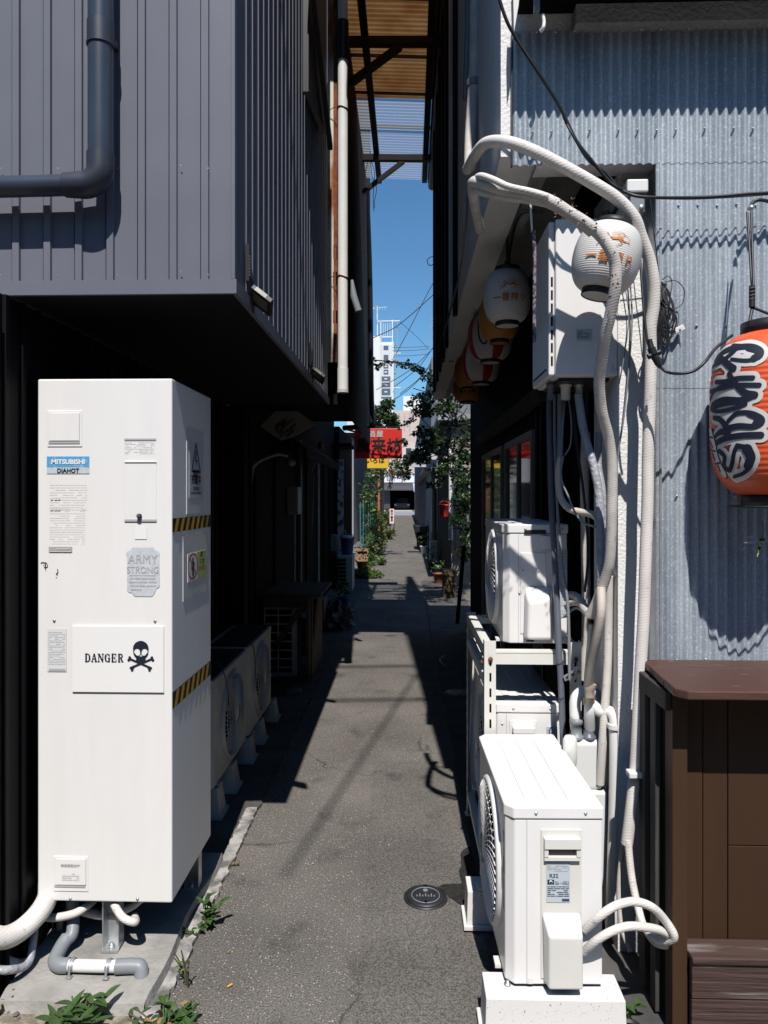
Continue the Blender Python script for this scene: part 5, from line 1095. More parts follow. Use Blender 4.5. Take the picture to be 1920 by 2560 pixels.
m = MB(); fld = sdf([([(-.10, .10), (-.085, -.04), (-.05, -.07), (-.03, -.02)], .005, .005)], (-.14, .0, -.12, .13), 50, 60); decal(m, fld, lambda a, b: sf(a, b, .003), M_BLACK); m.build('printed_ring', t)
c = at(1203, 905, 5.4); t, sf = lantern('round_lantern', 'second red and white striped lantern, deeper under the soffit', c, .145, .30, M_PAPER, 30, .45, group=GL, stripes=M_LRED); cord(t, c, .3, RZ + .2)
c = at(1168, 930, 6.2); t, sf = lantern('round_lantern', 'small amber lantern in deep shade behind the second striped lantern', c, .11, .26, M_AMB, 24, .45, group=GL); cord(t, c, .26, RZ + .2)
c = at(1168, 975, 7.0); t, sf = lantern('round_lantern', 'farthest wide amber lantern at the dark end of the soffit', c, .14, .22, M_AMB, 24, .5, group=GL); cord(t, c, .22, RZ + .2)
m = MB(); m.text('生ビール', .04, lambda x, y: sf(x - .01, y - .03, .003), M_BLACK, .002); m.build('printed_mark', t)

# big red lantern
lc = at(1932, 1036, 2.30); LR, LH = .183, .505
t, sf = lantern('red_lantern', 'big vermilion paper lantern with black brush lettering against the corrugated wall', lc, LR, LH, M_ORL, 30, .49, True)
BL = t
def hit(X, Yz):
    """where the line of sight through a lettering point meets the lantern skin: arc length and height"""
    px, py = 1640 + X / 3.81, 740 + Yz / 3.81
    th = math.atan((px - HX) / F) - YAW; d = Vector((math.sin(th), math.cos(th))); c2 = Vector((lc.x, lc.y)); b = d.dot(c2); R_ = LR * .985
    disc = b * b - c2.dot(c2) + R_ * R_; t_ = b - math.sqrt(max(disc, .00002)); q = d * t_; a = math.atan2(q.x - c2.x, -(q.y - c2.y))
    dep = t_ * math.cos(math.atan((px - HX) / F)); return a * LR, EYE - (py - HY) / F * dep - lc.z
def lz(Y): return hit(780, Y)[1] + lc.z
def la(X): return hit(X, 1100)[0]
def G(*p): return [hit(x, y) for x, y in p]
wv = .0125
strokes = [(G((525, 600), (600, 520), (740, 480), (880, 472), (975, 500), (1000, 545), (960, 590), (850, 612), (700, 598)), .014, .006), (G((860, 485), (960, 510), (985, 545), (930, 590)), .012, .014),
    (G((655, 465), (775, 466)), .008, .007), (G((735, 475), (690, 540), (600, 620), (515, 680)), .012, .008), (G((540, 580), (620, 610), (690, 660), (740, 690)), .013, .013),
    (G((580, 820), (680, 812), (780, 785), (925, 780)), .009, .009), (G((530, 912), (640, 880), (780, 850), (985, 850)), .008, .009), (G((700, 740), (760, 830), (850, 920), (940, 945)), .010, .014), (G((940, 945), (850, 985), (760, 985)), .013, .008),
    (G((535, 985), (560, 920), (660, 850), (760, 820)), .008, .010), (G((860, 1030), (740, 1020), (600, 1050), (545, 1080), (620, 1100), (760, 1070), (860, 1030)), .008, .008), (G((760, 985), (650, 985), (560, 1030), (540, 1075)), .009, .010),
    (G((565, 1160), (620, 1175), (670, 1230), (690, 1300)), .009, .015), (G((575, 1345), (620, 1300), (700, 1290)), .008, .014), (G((700, 1190), (780, 1120), (900, 1115), (1000, 1160), (1005, 1210), (930, 1245), (800, 1240), (700, 1260)), .008, .012), (G((900, 1122), (985, 1165), (960, 1225)), .012, .015),
    (G((580, 1405), (680, 1355), (820, 1330), (1000, 1325)), .011, .012),
    (G((610, 1480), (650, 1530), (630, 1620), (670, 1660), (715, 1590), (750, 1480), (780, 1425)), .010, .008), (G((780, 1428), (870, 1450), (915, 1530), (890, 1620), (800, 1690), (690, 1725)), .010, .006), (G((870, 1460), (900, 1540), (860, 1620)), .019, .015)]
bd_ = (la(495), la(1068), lz(1790) - lc.z, lz(410) - lc.z)
strokes = [(p_, a_ * .82, b_ * .82) for p_, a_, b_ in strokes]
fld = sdf(strokes, bd_, 150, 230)
m = MB(); decal(m, fld, lambda a, b: sf(a, b, .0032), M_INK); decal(m, fld, lambda a, b: sf(a, b, .0015), M_PAPER, .0125)
# narrow white column with dark strokes at the left
col = G((522, 1260), (545, 1700)); fc = sdf([(G((535, 1270), (560, 1400), (575, 1560), (600, 1690)), .010, .014)], (la(490), la(640), lz(1760) - lc.z, lz(1230) - lc.z), 70, 120)
decal(m, fc, lambda a, b: sf(a, b, .0022), M_INK, .003); decal(m, fc, lambda a, b: sf(a, b, .0040), M_PAPER, 0)
fs2 = sdf([(G((528, 1340), (560, 1350)), .003, .003), (G((535, 1380), (555, 1440)), .004, .003), (G((530, 1460), (575, 1480)), .003, .003), (G((550, 1500), (560, 1560)), .004, .003), (G((555, 1600), (600, 1590)), .003, .003), (G((575, 1620), (580, 1670)), .004, .003)], (la(490), la(640), lz(1760) - lc.z, lz(1230) - lc.z), 70, 120)
decal(m, fs2, lambda a, b: sf(a, b, .0050), M_INK)
m.build('lettering', BL)
hp = at(1873, 522, 2.40)
m = MB(); tz = lc.z + LH / 2 + .036; top = at(1881, 768, 2.26)
for a_, b_ in ((at(1868, 530, 2.38), at(1880, 720, 2.27)), (at(1878, 530, 2.38), at(1884, 720, 2.26))): m.tube([a_, b_], .0038, M_RUB, 6)
m.tube([at(1880, 715, 2.26), at(1880, 768, 2.255)], .009, M_BLACK, 8)
for k in range(4): m.tube([at(1874, 722 + k * 9, 2.252), at(1887, 720 + k * 9, 2.252)], .0045, M_BLACK, 6)
m.tube([top, (lc.x - .10, lc.y - .06, tz - .01)], .005, M_RUB, 6); m.tube([top, (lc.x - .03, lc.y - .10, tz - .01)], .005, M_RUB, 6); m.build('hanging_cord', BL)
m = MB(); pass
m.tube([(lc.x + .125 * math.cos(a_), lc.y + .125 * math.sin(a_), lc.z - LH / 2 - .037) for a_ in [k * math.pi / 14 for k in range(29)]], .004, M_BLACK, 6); m.build('wire_ring', BL)
t = T('cable_hook', 'black cable loop with a metal eye carrying the big vermilion lantern', 'hook', hp)
m = MB(); m.tube(smooth([at(1872, 524, 2.42), at(1884, 505, 2.42), at(1900, 500, 2.42), at(1925, 505, 2.44), at(1960, 520, 2.46)], 6), .006, M_RUB, 8); m.build('cable_arm', t)
m = MB(); m.lathe([(.0001, -.008), (.008, -.006), (.010, .004), (.0001, .008)], at(1878, 519, 2.40), M_GALV2, 12, 'y'); m.build('metal_eye', t)
# toy dragonfly on a wire
c = at(1905, 1352, 2.3); t = T('dragonfly_ornament', 'small dragonfly shaped ornament with banded tail hanging under the vermilion lantern', 'ornament', c)
m = MB(); m.tube([c + Vector((0, 0, .008)), c], .008, M_BLACK, 8); m.tube([c, at(1898, 1372, 2.3), at(1893, 1392, 2.3)], [.006, .004, .0015], mat('banded tail', (.5, .5, .1), .6, col2=(.01, .01, .01), thr=(.49, .51), vscale=150), 8); m.build('insect_body', t)
m = MB()
for dx, dz in ((-.055, .012), (-.06, -.005), (.055, .012), (.06, -.004)):
    m.add([c, c + Vector((dx * .5, -.004, dz + .006)), c + Vector((dx, -.004, dz)), c + Vector((dx * .5, -.004, dz - .005))], [(0, 1, 2, 3)], mat('thin wing', (.3, .32, .35), .2))
m.build('wings', t)
pipe('ornament_wire', 'fine wire from which the dragonfly ornament hangs', [at(1906, 1300, 2.3), at(1908, 1330, 2.3), at(1905, 1350, 2.3)], .0012, M_RUB, 'wire', 5)

# ================================================================== COUNTER
CTT = T('wooden_counter', 'brown painted wooden counter with worn top edge in the lower right corner', 'counter', (1.3, 2.3, 0))
zt = at(1740, 1728, 2.08).z
cxl = at(1694, 1740, 2.08).x; cxb = at(1606, 1656, 2.49).x
m = MB(); n = 5; ys = [2.08, 2.19, 2.30, 2.40, 2.495]
def xl(y): return cxl + (cxb - cxl) * (y - 2.08) / .41
m.prism([(cxl + .03, 2.08, zt - .026), (2.6, 2.08, zt - .026), (2.6, 2.225, zt - .026), (xl(2.225), 2.225, zt - .026), (xl(2.12) , 2.115, zt - .026)], (0, 0, .026), M_BROWNT); m.build('top_board', CTT, bevel=.004)
m = MB(); m.prism([(xl(2.229), 2.229, zt - .026), (2.6, 2.229, zt - .026), (2.6, 2.37, zt - .026), (xl(2.37), 2.37, zt - .026)], (0, 0, .024), M_BROWNT); m.build('top_board', CTT, bevel=.004)
m = MB(); m.prism([(xl(2.374), 2.374, zt - .026), (2.6, 2.374, zt - .026), (2.6, 2.485, zt - .026), (cxb, 2.485, zt - .026)], (0, 0, .025), M_BROWNT); m.build('top_board', CTT, bevel=.004)
m = MB(); fx = at(1712, 2100, 2.25).x; q = random.Random(6); x = fx; zs = zt - .034
px_l = [1700, 1755, 1819, 2020]
xs = [at(1700, 2000, 2.26).x, at(1757, 2000, 2.26).x, at(1820, 2000, 2.26).x, 1.75, 1.95, 2.6]
for i in range(len(xs) - 1):
    m = MB()
    if i == 2:
        zz = at(1850, 2115, 2.26).z; m.box((xs[i] + .002, 2.262, .15), (xs[i+1] - .001, 2.28, zz - .0015), M_BROWN); m.box((xs[i] + .002, 2.262, zz + .0015), (xs[i+1] - .001, 2.28, zs), M_BROWN)
    else: m.box((xs[i] + .002, 2.26 + .002 * (i % 2), .15), (xs[i+1] - .001, 2.28, zs), M_BROWN)
    m.build('front_board', CTT, bevel=.0015)
m = MB(); a = at(1666, 2000, 2.2); m.box((xs[0] - .045, 2.20, 0), (xs[0], 2.262, zs), M_BROWN); m.build('corner_post', CTT, bevel=.002)
zp2 = at(1800, 2376, 2.2).z
m = MB(); m.box((xs[0], 2.16, zp2 - .02), (2.6, 2.259, zp2), M_BROWNW); m.build('ledge', CTT, bevel=.003)
m = MB(); m.box((xs[0] + .001, 2.168, zp2 - .125), (2.6, 2.19, zp2 - .021), M_BROWNW); m.build('lower_board', CTT, bevel=.003)
m = MB(); m.box((xs[0] + .001, 2.170, .02), (2.6, 2.19, zp2 - .129), M_BROWNW); m.build('lower_board', CTT, bevel=.003)
m = MB(); m.box((xs[0] - .044, 2.262, .05), (xs[0] - .03, 2.46, zs), M_DWOOD)
m.build('side_panel', CTT)
for y, w_ in ((2.30, .05), (2.40, .06)):
    m = MB(); m.box((xs[0] - .062, y, .02), (xs[0] - .045, y + w_, zs), M_GWOOD); m.build('side_board', CTT, bevel=.002)
m = MB(); m.box((xs[0] - .064, 2.205, zs - .06), (xs[0] - .0465, 2.47, zs - .002), M_GWOOD); m.build('side_rail', CTT, bevel=.002)

# ================================================================== MANHOLES
def manhole(label, px, py, rpx):
    Y = EYE * F / (py - HY); c = at(px, py, Y); c.z = 0; r = rpx / F * Y
    t = T('manhole_cover', label, 'manhole cover', c, 0, 'round covers in the ground')
    mi = mat('cast iron', (.035, .037, .042), .5, metal=.4, var=.3, vscale=40)
    m = MB(); m.lathe([(r * 1.08, .002), (r * 1.06, .011), (r * .95, .012), (r * .94, .008)], c, mi, 40); m.build('frame_ring', t)
    m = MB(); m.lathe([(r * .93, .006), (r * .93, .013), (r * .8, .016), (.0001, .017)], c, mi, 40)
    m.tube([(c.x + r * .68 * math.cos(a), c.y + r * .68 * math.sin(a), .0165) for a in [k * math.pi / 16 for k in range(33)]], .0018, M_PVC, 5)
    m.disc((c.x, c.y + r * .4, .016), r * .12, M_PVC, 'z', 12, .003); m.disc((c.x, c.y - r * .6, .016), r * .1, M_VOID, 'z', 12, .002)
    m.disc((c.x, c.y + r * .88, .012), r * .1, M_VOID, 'z', 10, .003)
    for i in range(7):
        x = c.x + r * (-.42 + .14 * i); m.box((x - r * .025, c.y - r * .15, .0165), (x + r * .025, c.y + r * (-.02 + .12 * (i % 2)), .0185), M_PVC)
    m.build('lid', t); return t
manhole('small round iron cover in the sunlit asphalt near the foreground air conditioner', 1064, 2246, 51)
manhole('shaded round cover in the dark gutter left of the long asphalt strip', 716, 1734, 42)
manhole('dark round cover in the shade at the foot of the rack', 1150, 1735, 38)
damp = MB(); fl = sdf([([(.33, 3.15), (.30, 3.02), (.17, 3.02)], .10, .035), ([(.35, 3.3), (.34, 3.1)], .10, .1), ([(.26, 2.9), (.22, 2.98)], .03, .05)], (.0, .5, 2.7, 3.55), 60, 80)
decal(damp, fl, lambda a, b: Vector((a, b, .007)), mat('damp asphalt', (.026, .025, .023), .75, var=.4, vscale=60, spec=.15)); struct(damp, 'damp_patch')

# ================================================================== PLANTS
def leaf(m, p, d, L, w_, mt, droop=.3, fold=.25):
    d = Vector(d).normalized(); s = d.cross(Vector((0, 0, 1)))
    if s.length < .05: s = Vector((1, 0, 0))
    s.normalize(); up = s.cross(d); vs = []; K = 5
    for k in range(K + 1):
        t_ = k / K; c = p + d * L * t_ + Vector((0, 0, -droop * L * t_ * t_)); ww = w_ * math.sin(math.pi * min(1, t_ * .93 + .05)) ** .8
        vs += [c - s * ww + up * ww * fold, c, c + s * ww + up * ww * fold]
    fs = []
    for k in range(K):
        for j in range(2): fs.append((k*3+j, k*3+j+1, (k+1)*3+j+1, (k+1)*3+j))
    m.add(vs, fs, mt, True)
def weed(label, c, n, L, w_, hgt, spread, mt=M_LIFE, group='weeds at the edges', seed=1, stems=3, dry=.0, lean=(0, 0)):
    t = T('weed', label, 'weed', c, 0, group); q = random.Random(seed); c = Vector(c)
    st = MB(); lf = MB()
    for k in range(stems):
        a = q.uniform(0, 6.28); tip = c + Vector((math.cos(a) * spread * q.uniform(.2, 1) + lean[0], math.sin(a) * spread * q.uniform(.2, 1) + lean[1], hgt * q.uniform(.6, 1)))
        mid = c.lerp(tip, .5) + Vector((0, 0, hgt * .12)); P = smooth([c, mid, tip], 5); st.tube(P, [.0025] * len(P), M_STEM, 5)
        for j in range(n // stems):
            f_ = q.uniform(.15, 1); p = P[min(len(P) - 1, int(f_ * (len(P) - 1)))]; aa = q.uniform(0, 6.28)
            leaf(lf, p, (math.cos(aa), math.sin(aa), q.uniform(-.1, .9)), L * q.uniform(.6, 1.1), w_ * q.uniform(.7, 1.1), M_DRY if q.random() < dry else mt, q.uniform(.1, .5))
    st.build('stem', t); lf.build('leaves', t); return t
def gp_(px, py, z=0.0):
    Y = (EYE - z) * F / (py - HY); p = at(px, py, Y); p.z = z; return p
weed('broad leaved green weed at the bottom left in front of the concrete pad', gp_(195, 2610), 90, .085, .0115, .10, .12, M_LIFE, seed=3, stems=16, dry=.06)
weed('leafy weed patch at the bottom right corner of the concrete pad', gp_(410, 2610), 90, .048, .009, .08, .12, M_LIFE, seed=5, stems=16, dry=.10)
weed('low weeds between concrete pad and asphalt near the bottom edge', gp_(455, 2590), 60, .035, .009, .09, .07, M_LIFE, seed=15, stems=7, dry=.1)
weed('pointed leaf weed on the broken kerb beside the water heater cabinet', gp_(512, 2330), 30, .05, .0095, .13, .055, M_LIFE, seed=7, stems=6, lean=(.03, .02))
weed('low pointed leaf weed lying over the kerb just left of the upright one', gp_(500, 2345), 9, .05, .010, .04, .06, M_LIFE, seed=8, stems=3, lean=(-.02, -.01))
weed('thin straggly stems growing in the kerb crack beside the concrete pad', gp_(470, 2480), 16, .025, .004, .13, .05, M_LEAF3, seed=9, stems=6, dry=.3)
weed('dry brown tuft on the kerb edge of the concrete pad', gp_(416, 2400, .02), 12, .02, .006, .03, .025, M_DRY, seed=10, stems=4)
weed('tiny yellow seedling on the kerb far up the asphalt edge', gp_(590, 2172), 8, .02, .006, .02, .015, M_DRY, seed=11, stems=3)
weed('small green plant at the foot of the counter by the white blocks', gp_(1570, 2545), 16, .045, .012, .07, .05, M_LIFE, seed=12, stems=5)
weed('sprawling small weed at the left bottom corner of the picture', gp_(10, 2540), 14, .035, .008, .05, .06, M_LEAF3, seed=13, stems=5, dry=.3)
t = T('plant_pot', 'dark plant pot half hidden beside the counter foot', 'pot', gp_(1575, 2600)); c = gp_(1575, 2600); m = MB(); m.lathe([(.025, 0), (.034, .05), (.037, .05), (.037, .056), (.033, .056), (.03, .045), (.0001, .045)], c, M_BLACK, 24); m.build('pot_body', t)
m = MB(); m.lathe([(.0001, .047), (.03, .047)], c, M_DWOOD, 20); m.build('soil', t)
m = MB(); q = random.Random(14)
for i in range(26):
    c = gp_(q.uniform(560, 1180), q.uniform(2030, 2540), .004); r = q.uniform(.0015, .004)
    m.box((c.x - r, c.y - r, .005), (c.x + r, c.y + r * .6, .005 + r), M_CURB if i % 4 else M_DRY)
tag(m.build('litter'), 'scattered light stone chips and leaf scraps on the asphalt', 'debris', kind='stuff')
m = MB(); c = gp_(568, 2476, .006); m.tube([c, c + Vector((.014, .012, .002))], .0035, mat('cigarette paper orange', (.6, .3, .08), .8), 8); tag(m.build('cigarette_end'), 'orange cigarette end on the asphalt near the bottom edge', 'cigarette end')

# ================================================================== MID ALLEY, LEFT
t = T('downpipe', 'thick grey downpipe in the dark behind the water heater cabinet', 'pipe', at(570, 1560, 5.4))
X = at(571, 1400, 5.4).x
m = MB(); m.tube([(X, 5.4, .2), (X, 5.4, 2.35)], .052, M_PVCB, 18); m.build('tube', t); m = MB(); m.tube([(X, 5.4, 1.2), (X, 5.4, 1.3)], .058, M_PVCB, 18); m.build('collar', t)
t = T('banner', 'narrow dark banner with a faded orange and white strip beside the grey downpipe', 'banner', at(589, 1290, 6.3))
m = MB(); a, b = at(584, 1296, 6.3), at(594, 1130, 6.3); m.box((a.x, 6.3, a.z), (b.x, 6.305, b.z), mat('banner cloth', (.10, .09, .09), .8, col2=(.45, .10, .02), thr=(.55, .6), vscale=4)); m.build('cloth', t)
m = MB(); m.tube([(a.x, 6.31, a.z - .3), (a.x, 6.31, b.z + .05)], .008, M_PVC, 8); m.build('pole', t)
t = T('door_post', 'pale narrow door post standing in the dark left shop front', 'post', at(628, 1500, 6.0))
m = MB(); a, b = at(620, 1560, 6.0), at(631, 1190, 6.0); m.box((a.x, 6.0, a.z), (b.x, 6.06, b.z), M_ACGREY); m.build('board', t)
m = MB(); m.box((b.x + .002, 6.02, a.z), (b.x + .03, 6.06, b.z), M_DWOOD); m.build('jamb', t)
t = T('faceted_panel', 'pale faceted panel with dark twigs drawn on it under the dark overhang', 'panel', at(718, 1060, 6.0))
pp = [(650, 1066), (688, 1028), (745, 1028), (787, 1060), (740, 1088), (702, 1101)]
m = MB(); m.prism([at(a, b, 5.9) for a, b in pp], (0, .03, .0), mat('dim translucent panel', (.28, .27, .23), .7, var=.1)); m.build('board', t)
m = MB(); q = random.Random(4)
for i in range(22):
    a = q.uniform(685, 720); b = q.uniform(1060, 1095); l_ = q.uniform(6, 45); m.tube([at(a, b, 5.89), at(a + l_ * .55, b - l_ * .5, 5.89)], q.uniform(.0015, .005), M_BLACK, 5)
m.tube([at(700, 1085, 5.89), at(722, 1030, 5.89)], .002, M_BLACK, 5); m.build('twigs', t)
t = T('wooden_cover', 'rough wooden cover over a white grille unit in the dark left side', 'cover', at(718, 1500, 6.5))
zt_ = at(700, 1492, 6.4).z; xa, xb = at(640, 1500, 6.4).x, at(775, 1500, 6.4).x
mw = mat('rough brown wood', (.07, .048, .034), .8, var=.35, vscale=9)
m = MB(); m.box((xa, 6.38, zt_), (xb + .1, 7.3, zt_ + .03), mw); m.build('top_board', t)
m = MB(); m.box((xa, 6.37, zt_ - .09), (xb, 6.40, zt_ - .002), mw); m.build('front_board', t)
m = MB(); m.bar(at(758, 1512, 6.33), at(692, 1610, 6.33), .03, .05, mw); m.build('brace', t)
m = MB(); m.bar(at(770, 1500, 6.4), at(770, 1700, 6.4), .09, .03, mw); m.bar(at(788, 1495, 6.6), at(774, 1650, 6.5), .05, .03, mw); m.build('leg', t)
m = MB(); m.box((xb - .01, 6.45, .02), (xb + .01, 7.25, zt_), mw); m.build('side_board', t)
t = T('grille_unit', 'white lattice backed unit standing under the rough wooden cover', 'appliance', at(700, 1690, 6.45))
a, b = at(657, 1690, 6.45), at(742, 1517, 6.45)
m = MB(); m.box((a.x, 6.47, a.z), (b.x, 6.75, b.z), M_ACGREY); m.build('casing', t)
m = MB(); m.box((a.x + .02, 6.466, a.z + .03), (b.x - .04, 6.4695, b.z - .03), M_VOID); m.build('opening', t)
m = MB(); m.box((a.x, 6.45, a.z), (a.x + .02, 6.466, b.z), M_ACGREY); m.box((b.x - .045, 6.45, a.z), (b.x, 6.466, b.z), M_ACGREY); cxm = (a.x + b.x - .03) / 2; m.box((cxm - .006, 6.452, a.z), (cxm + .006, 6.466, b.z), M_ACGREY)
for i in range(9): z = a.z + (b.z - a.z) * i / 8; m.box((a.x + .02, 6.451, z - .006), (b.x - .045, 6.465, z + .006), M_ACGREY)
m.build('grille', t)
t = T('plastic_bag', 'crumpled clear plastic sheet lying at the kerb below the grey pillar', 'plastic bag', at(840, 1550, 6.8)); q = random.Random(21)
c = at(842, 1530, 8.9); c.z = .11
m = MB(); pts = [[None] * 15 for _ in range(11)]
def bagf(u, v):
    th = u * 2 * math.pi; ph = v * math.pi; r = .17 * (1 + .28 * math.sin(5 * th + 3 * ph) + .18 * math.sin(9 * th - 7 * ph))
    return Vector((c.x + r * 1.1 * math.cos(th) * math.sin(ph), c.y + r * math.sin(th) * math.sin(ph), max(.015, c.z + r * 1.1 * math.cos(ph))))
m.grid(bagf, 40, 20, M_BAG, False); m.build('film', t)
t = T('grey_pillar', 'grey pillar box with a dark red side strip beside the second louvred unit', 'pillar', at(823, 1480, 12.2))
a, b = at(806, 1481, 12.2), at(842, 1338, 12.2); m = MB(); m.box((a.x, 12.2, .0), (b.x, 12.5, b.z), mat('dim grey plaster', (.20, .20, .20), .9)); m.build('pillar_body', t)
m = MB(); m.box((a.x + .11, 12.194, .05), (b.x - .01, 12.199, .72), mat('dark red strip', (.12, .02, .015), .6)); m.build('side_strip', t)
t = T('louvred_unit', 'louvred outdoor unit behind the grey pillar at the foot of the alley wall', 'appliance', at(860, 1478, 12.0)); a, b = at(842, 1478, 12.0), at(880, 1390, 12.0)
m = MB(); m.box((a.x + .01, 12.0, .06), (b.x, 12.6, b.z), M_ACGREY); m.build('casing', t)
m = MB(); 
for i in range(8): z = .10 + i * .065; m.box((a.x + .02, 11.99, z), (b.x - .10, 11.999, z + .045), M_VOID)
m.build('louvres', t)
def bucket(name, label, px, py, Y, r, h, mt, z=None):
    c = at(px, py, Y); t = T(name, label, 'bucket', c); m = MB(); m.lathe([(r * .78, 0), (r, h), (r * 1.06, h), (r * 1.06, h - .03), (r, h - .03)], c, mt, 24); m.build('bucket_body', t)
    m = MB(); m.lathe([(.0001, h * .9), (r * .96, h * .9)], c, M_VOID, 20); m.build('inside', t)
    m = MB(); m.tube([(c.x + r * math.cos(a_), c.y, c.z + h - .02 + r * .9 * math.sin(a_)) for a_ in [k * math.pi / 10 for k in range(11)]], .006, mt, 6); m.build('handle', t); return t
bucket('bucket', 'blue bucket holding a white bag on top of the louvred unit', 868, 1388, 12.3, .12, .30, M_BLUE)
t = T('shopping_bag', 'white shopping bag with an upright handle on the blue bucket', 'bag', at(865, 1345, 12.3)); c = at(867, 1345, 12.3); m = MB()
m.grid(lambda u, v: Vector((c.x + (.11 + .02 * math.sin(9 * u * 6.28)) * math.cos(u * 6.28) * math.sin(v * 3.14), c.y + .09 * math.sin(u * 6.28) * math.sin(v * 3.14), c.z + .05 * math.cos(v * 3.14))), 24, 10, mat('bag film', (.4, .38, .34), .5)); m.build('bag_body', t)
m = MB(); m.tube(smooth([c + Vector((-.08, 0, .03)), c + Vector((-.06, 0, .12)), c + Vector((-.03, 0, .12)), c + Vector((-.02, 0, .03))], 5), .008, MATS['bag film'], 6); m.build('handle', t)
t = T('crate', 'brown bottle crate on the ground where the greenery begins', 'crate', at(906, 1408, 17.3)); Y = 17.3; a, b = at(890, 1408, Y), at(922, 1374, Y); mc = mat('tan crate', (.32, .20, .10), .6)
m = MB(); m.box((a.x, Y, .02), (b.x, Y + .02, b.z), mc); m.box((b.x - .02, Y + .021, .02), (b.x, Y + .35, b.z), mc); m.box((a.x, Y + .021, .02), (a.x + .02, Y + .35, b.z), mc); m.box((a.x + .021, Y + .33, .02), (b.x - .021, Y + .35, b.z), mc); m.build('crate_body', t)
m = MB(); m.box((a.x + .04, Y - .004, b.z - .10), (b.x - .04, Y - .001, b.z - .04), M_VOID); m.build('hand_hole', t)
t = T('low_platform', 'dark low step along the left foot of the alley beyond the canopy shadow', 'step', (-.95, 10, 0)); m = MB(); m.box((-1.25, 7.4, 0.013), (-1.02, 11.8, .12), M_CONCD); m.build('slab', t)
pipe('bent_pipe', 'thin shaded pipe bending over the dark door on the left', [at(622, 1330, 5.9), at(628, 1200, 5.9), at(640, 1160, 5.9), at(690, 1137, 5.9), at(720, 1140, 5.9)], .012, M_ACGREY)
c = at(730, 1157, 6.2); t = T('door_lamp', 'small round lamp above the dark door on the left', 'lamp', c); m = MB(); m.lathe([(.0001, -.03), (.028, -.02), (.034, 0), (.03, .02), (.015, .03)], c, M_ACGREY, 16); m.build('globe', t); m = MB(); m.tube([c + Vector((0, 0, .03)), c + Vector((0, 0, .2))], .005, M_BLACK, 6); m.build('stem', t)

# signs
def boxsign(name, label, x0, y0, x1, y1, Y, mt, th=.09):
    a, b = at(x0, y1, Y), at(x1, y0, Y); t = T(name, label, 'sign', ((a.x + b.x) / 2, Y, a.z)); m = MB(); m.box((a.x, Y, a.z), (b.x, Y + th, b.z), mt); m.build('sign_box', t, bevel=.008); return t, a, b
SY = 11.9
t, a, b = boxsign('hanging_sign', 'red projecting sign with black and grey characters over the alley', 887, 1071, 1005, 1146, SY, M_RED)
m = MB(); cs = at(947, 1116, SY - .004); btext(m, '風来坊', .25, lambda x, y, k: Vector((cs.x + x, cs.y - k * 3, cs.z + y)), M_BLACK, .006, 1., 1.04); cs2 = at(930, 1086, SY - .004); btext(m, '居酒屋', .115, lambda x, y, k: Vector((cs2.x + x, cs2.y - k * 3, cs2.z + y)), mat('grey lettering', (.5, .46, .43), .7), .003, 1., 1.25); m.build('lettering', t)
m = MB(); m.bar(at(895, 1066, SY + .05), at(1000, 1068, SY + .05), .02, .02, M_BLACK); m.bar(at(860, 1072, SY + .05), at(890, 1080, SY + .05), .03, .03, M_BLACK); m.build('bracket', t)
t, a, b = boxsign('yellow_sign', 'small yellow sign with black characters just below the red sign', 918, 1145, 971, 1171, 17.0, M_YEL)
m = MB(); m.text('いろは', .15, fr(938, 1152, 16.994), M_BLACK, .004); m.build('lettering', t)
t, a, b = boxsign('white_sign', 'white projecting sign with green and red squares on the right side of the alley', 1028, 1118, 1092, 1168, 19.5, mat('sign white', (.55, .55, .56), .6))
m = MB()
for (x0_, y0_, x1_, y1_, mt_) in ((1044, 1133, 1070, 1160, M_BLACK),):
    rect(m, x0_, y0_, x1_ + 6, y1_, 19.49, mat('sign border', (.12, .13, .13), .6), .005)
rect(m, 1046, 1147, 1058, 1158, 19.48, M_GRNS, .005); rect(m, 1061, 1147, 1074, 1158, 19.48, mat('ochre print', (.25, .2, .05), .6), .005); rect(m, 1046, 1135, 1054, 1145, 19.48, M_RED, .005)
m.text('日', .12, fr(1052, 1152, 19.47), M_BLACK, .004); m.text('日', .12, fr(1067, 1152, 19.47), M_BLACK, .004); m.build('lettering', t)
t, a, b = boxsign('standing_sign', 'white standing sign board with red shapes beside the flowers', 974, 1272, 985, 1309, 33.0, M_FWHT, .05)
m = MB(); 
for yy, mt_ in ((1277, M_RED), (1284, M_FLOW), (1293, M_INK), (1300, M_RED)): m.disc(at(979.5, yy, 32.985), .06, mt_, 'y', 10, .003)
m.build('pictures', t)
m = MB(); m.box((at(974, 1300, 33).x, 33.01, 0), (at(974, 1300, 33).x + .04, 33.04, .5), M_BLACK); m.box((at(984, 1300, 33).x, 33.01, 0), (at(984, 1300, 33).x + .04, 33.04, .5), M_BLACK); m.build('leg', t)
bucket('red_bucket', 'bright red bucket hanging by the lit siding on the right', 1110, 1291, 12.0, .085, .20, M_RED)
pipe('orange_pole', 'rust orange pole rising from the greenery on the left of the alley', [(at(947, 1280, 21).x, 21, .1), at(947, 1200, 21), at(945, 1195, 21)], .035, mat('orange rust', (.45, .14, .05), .7), 'pole')

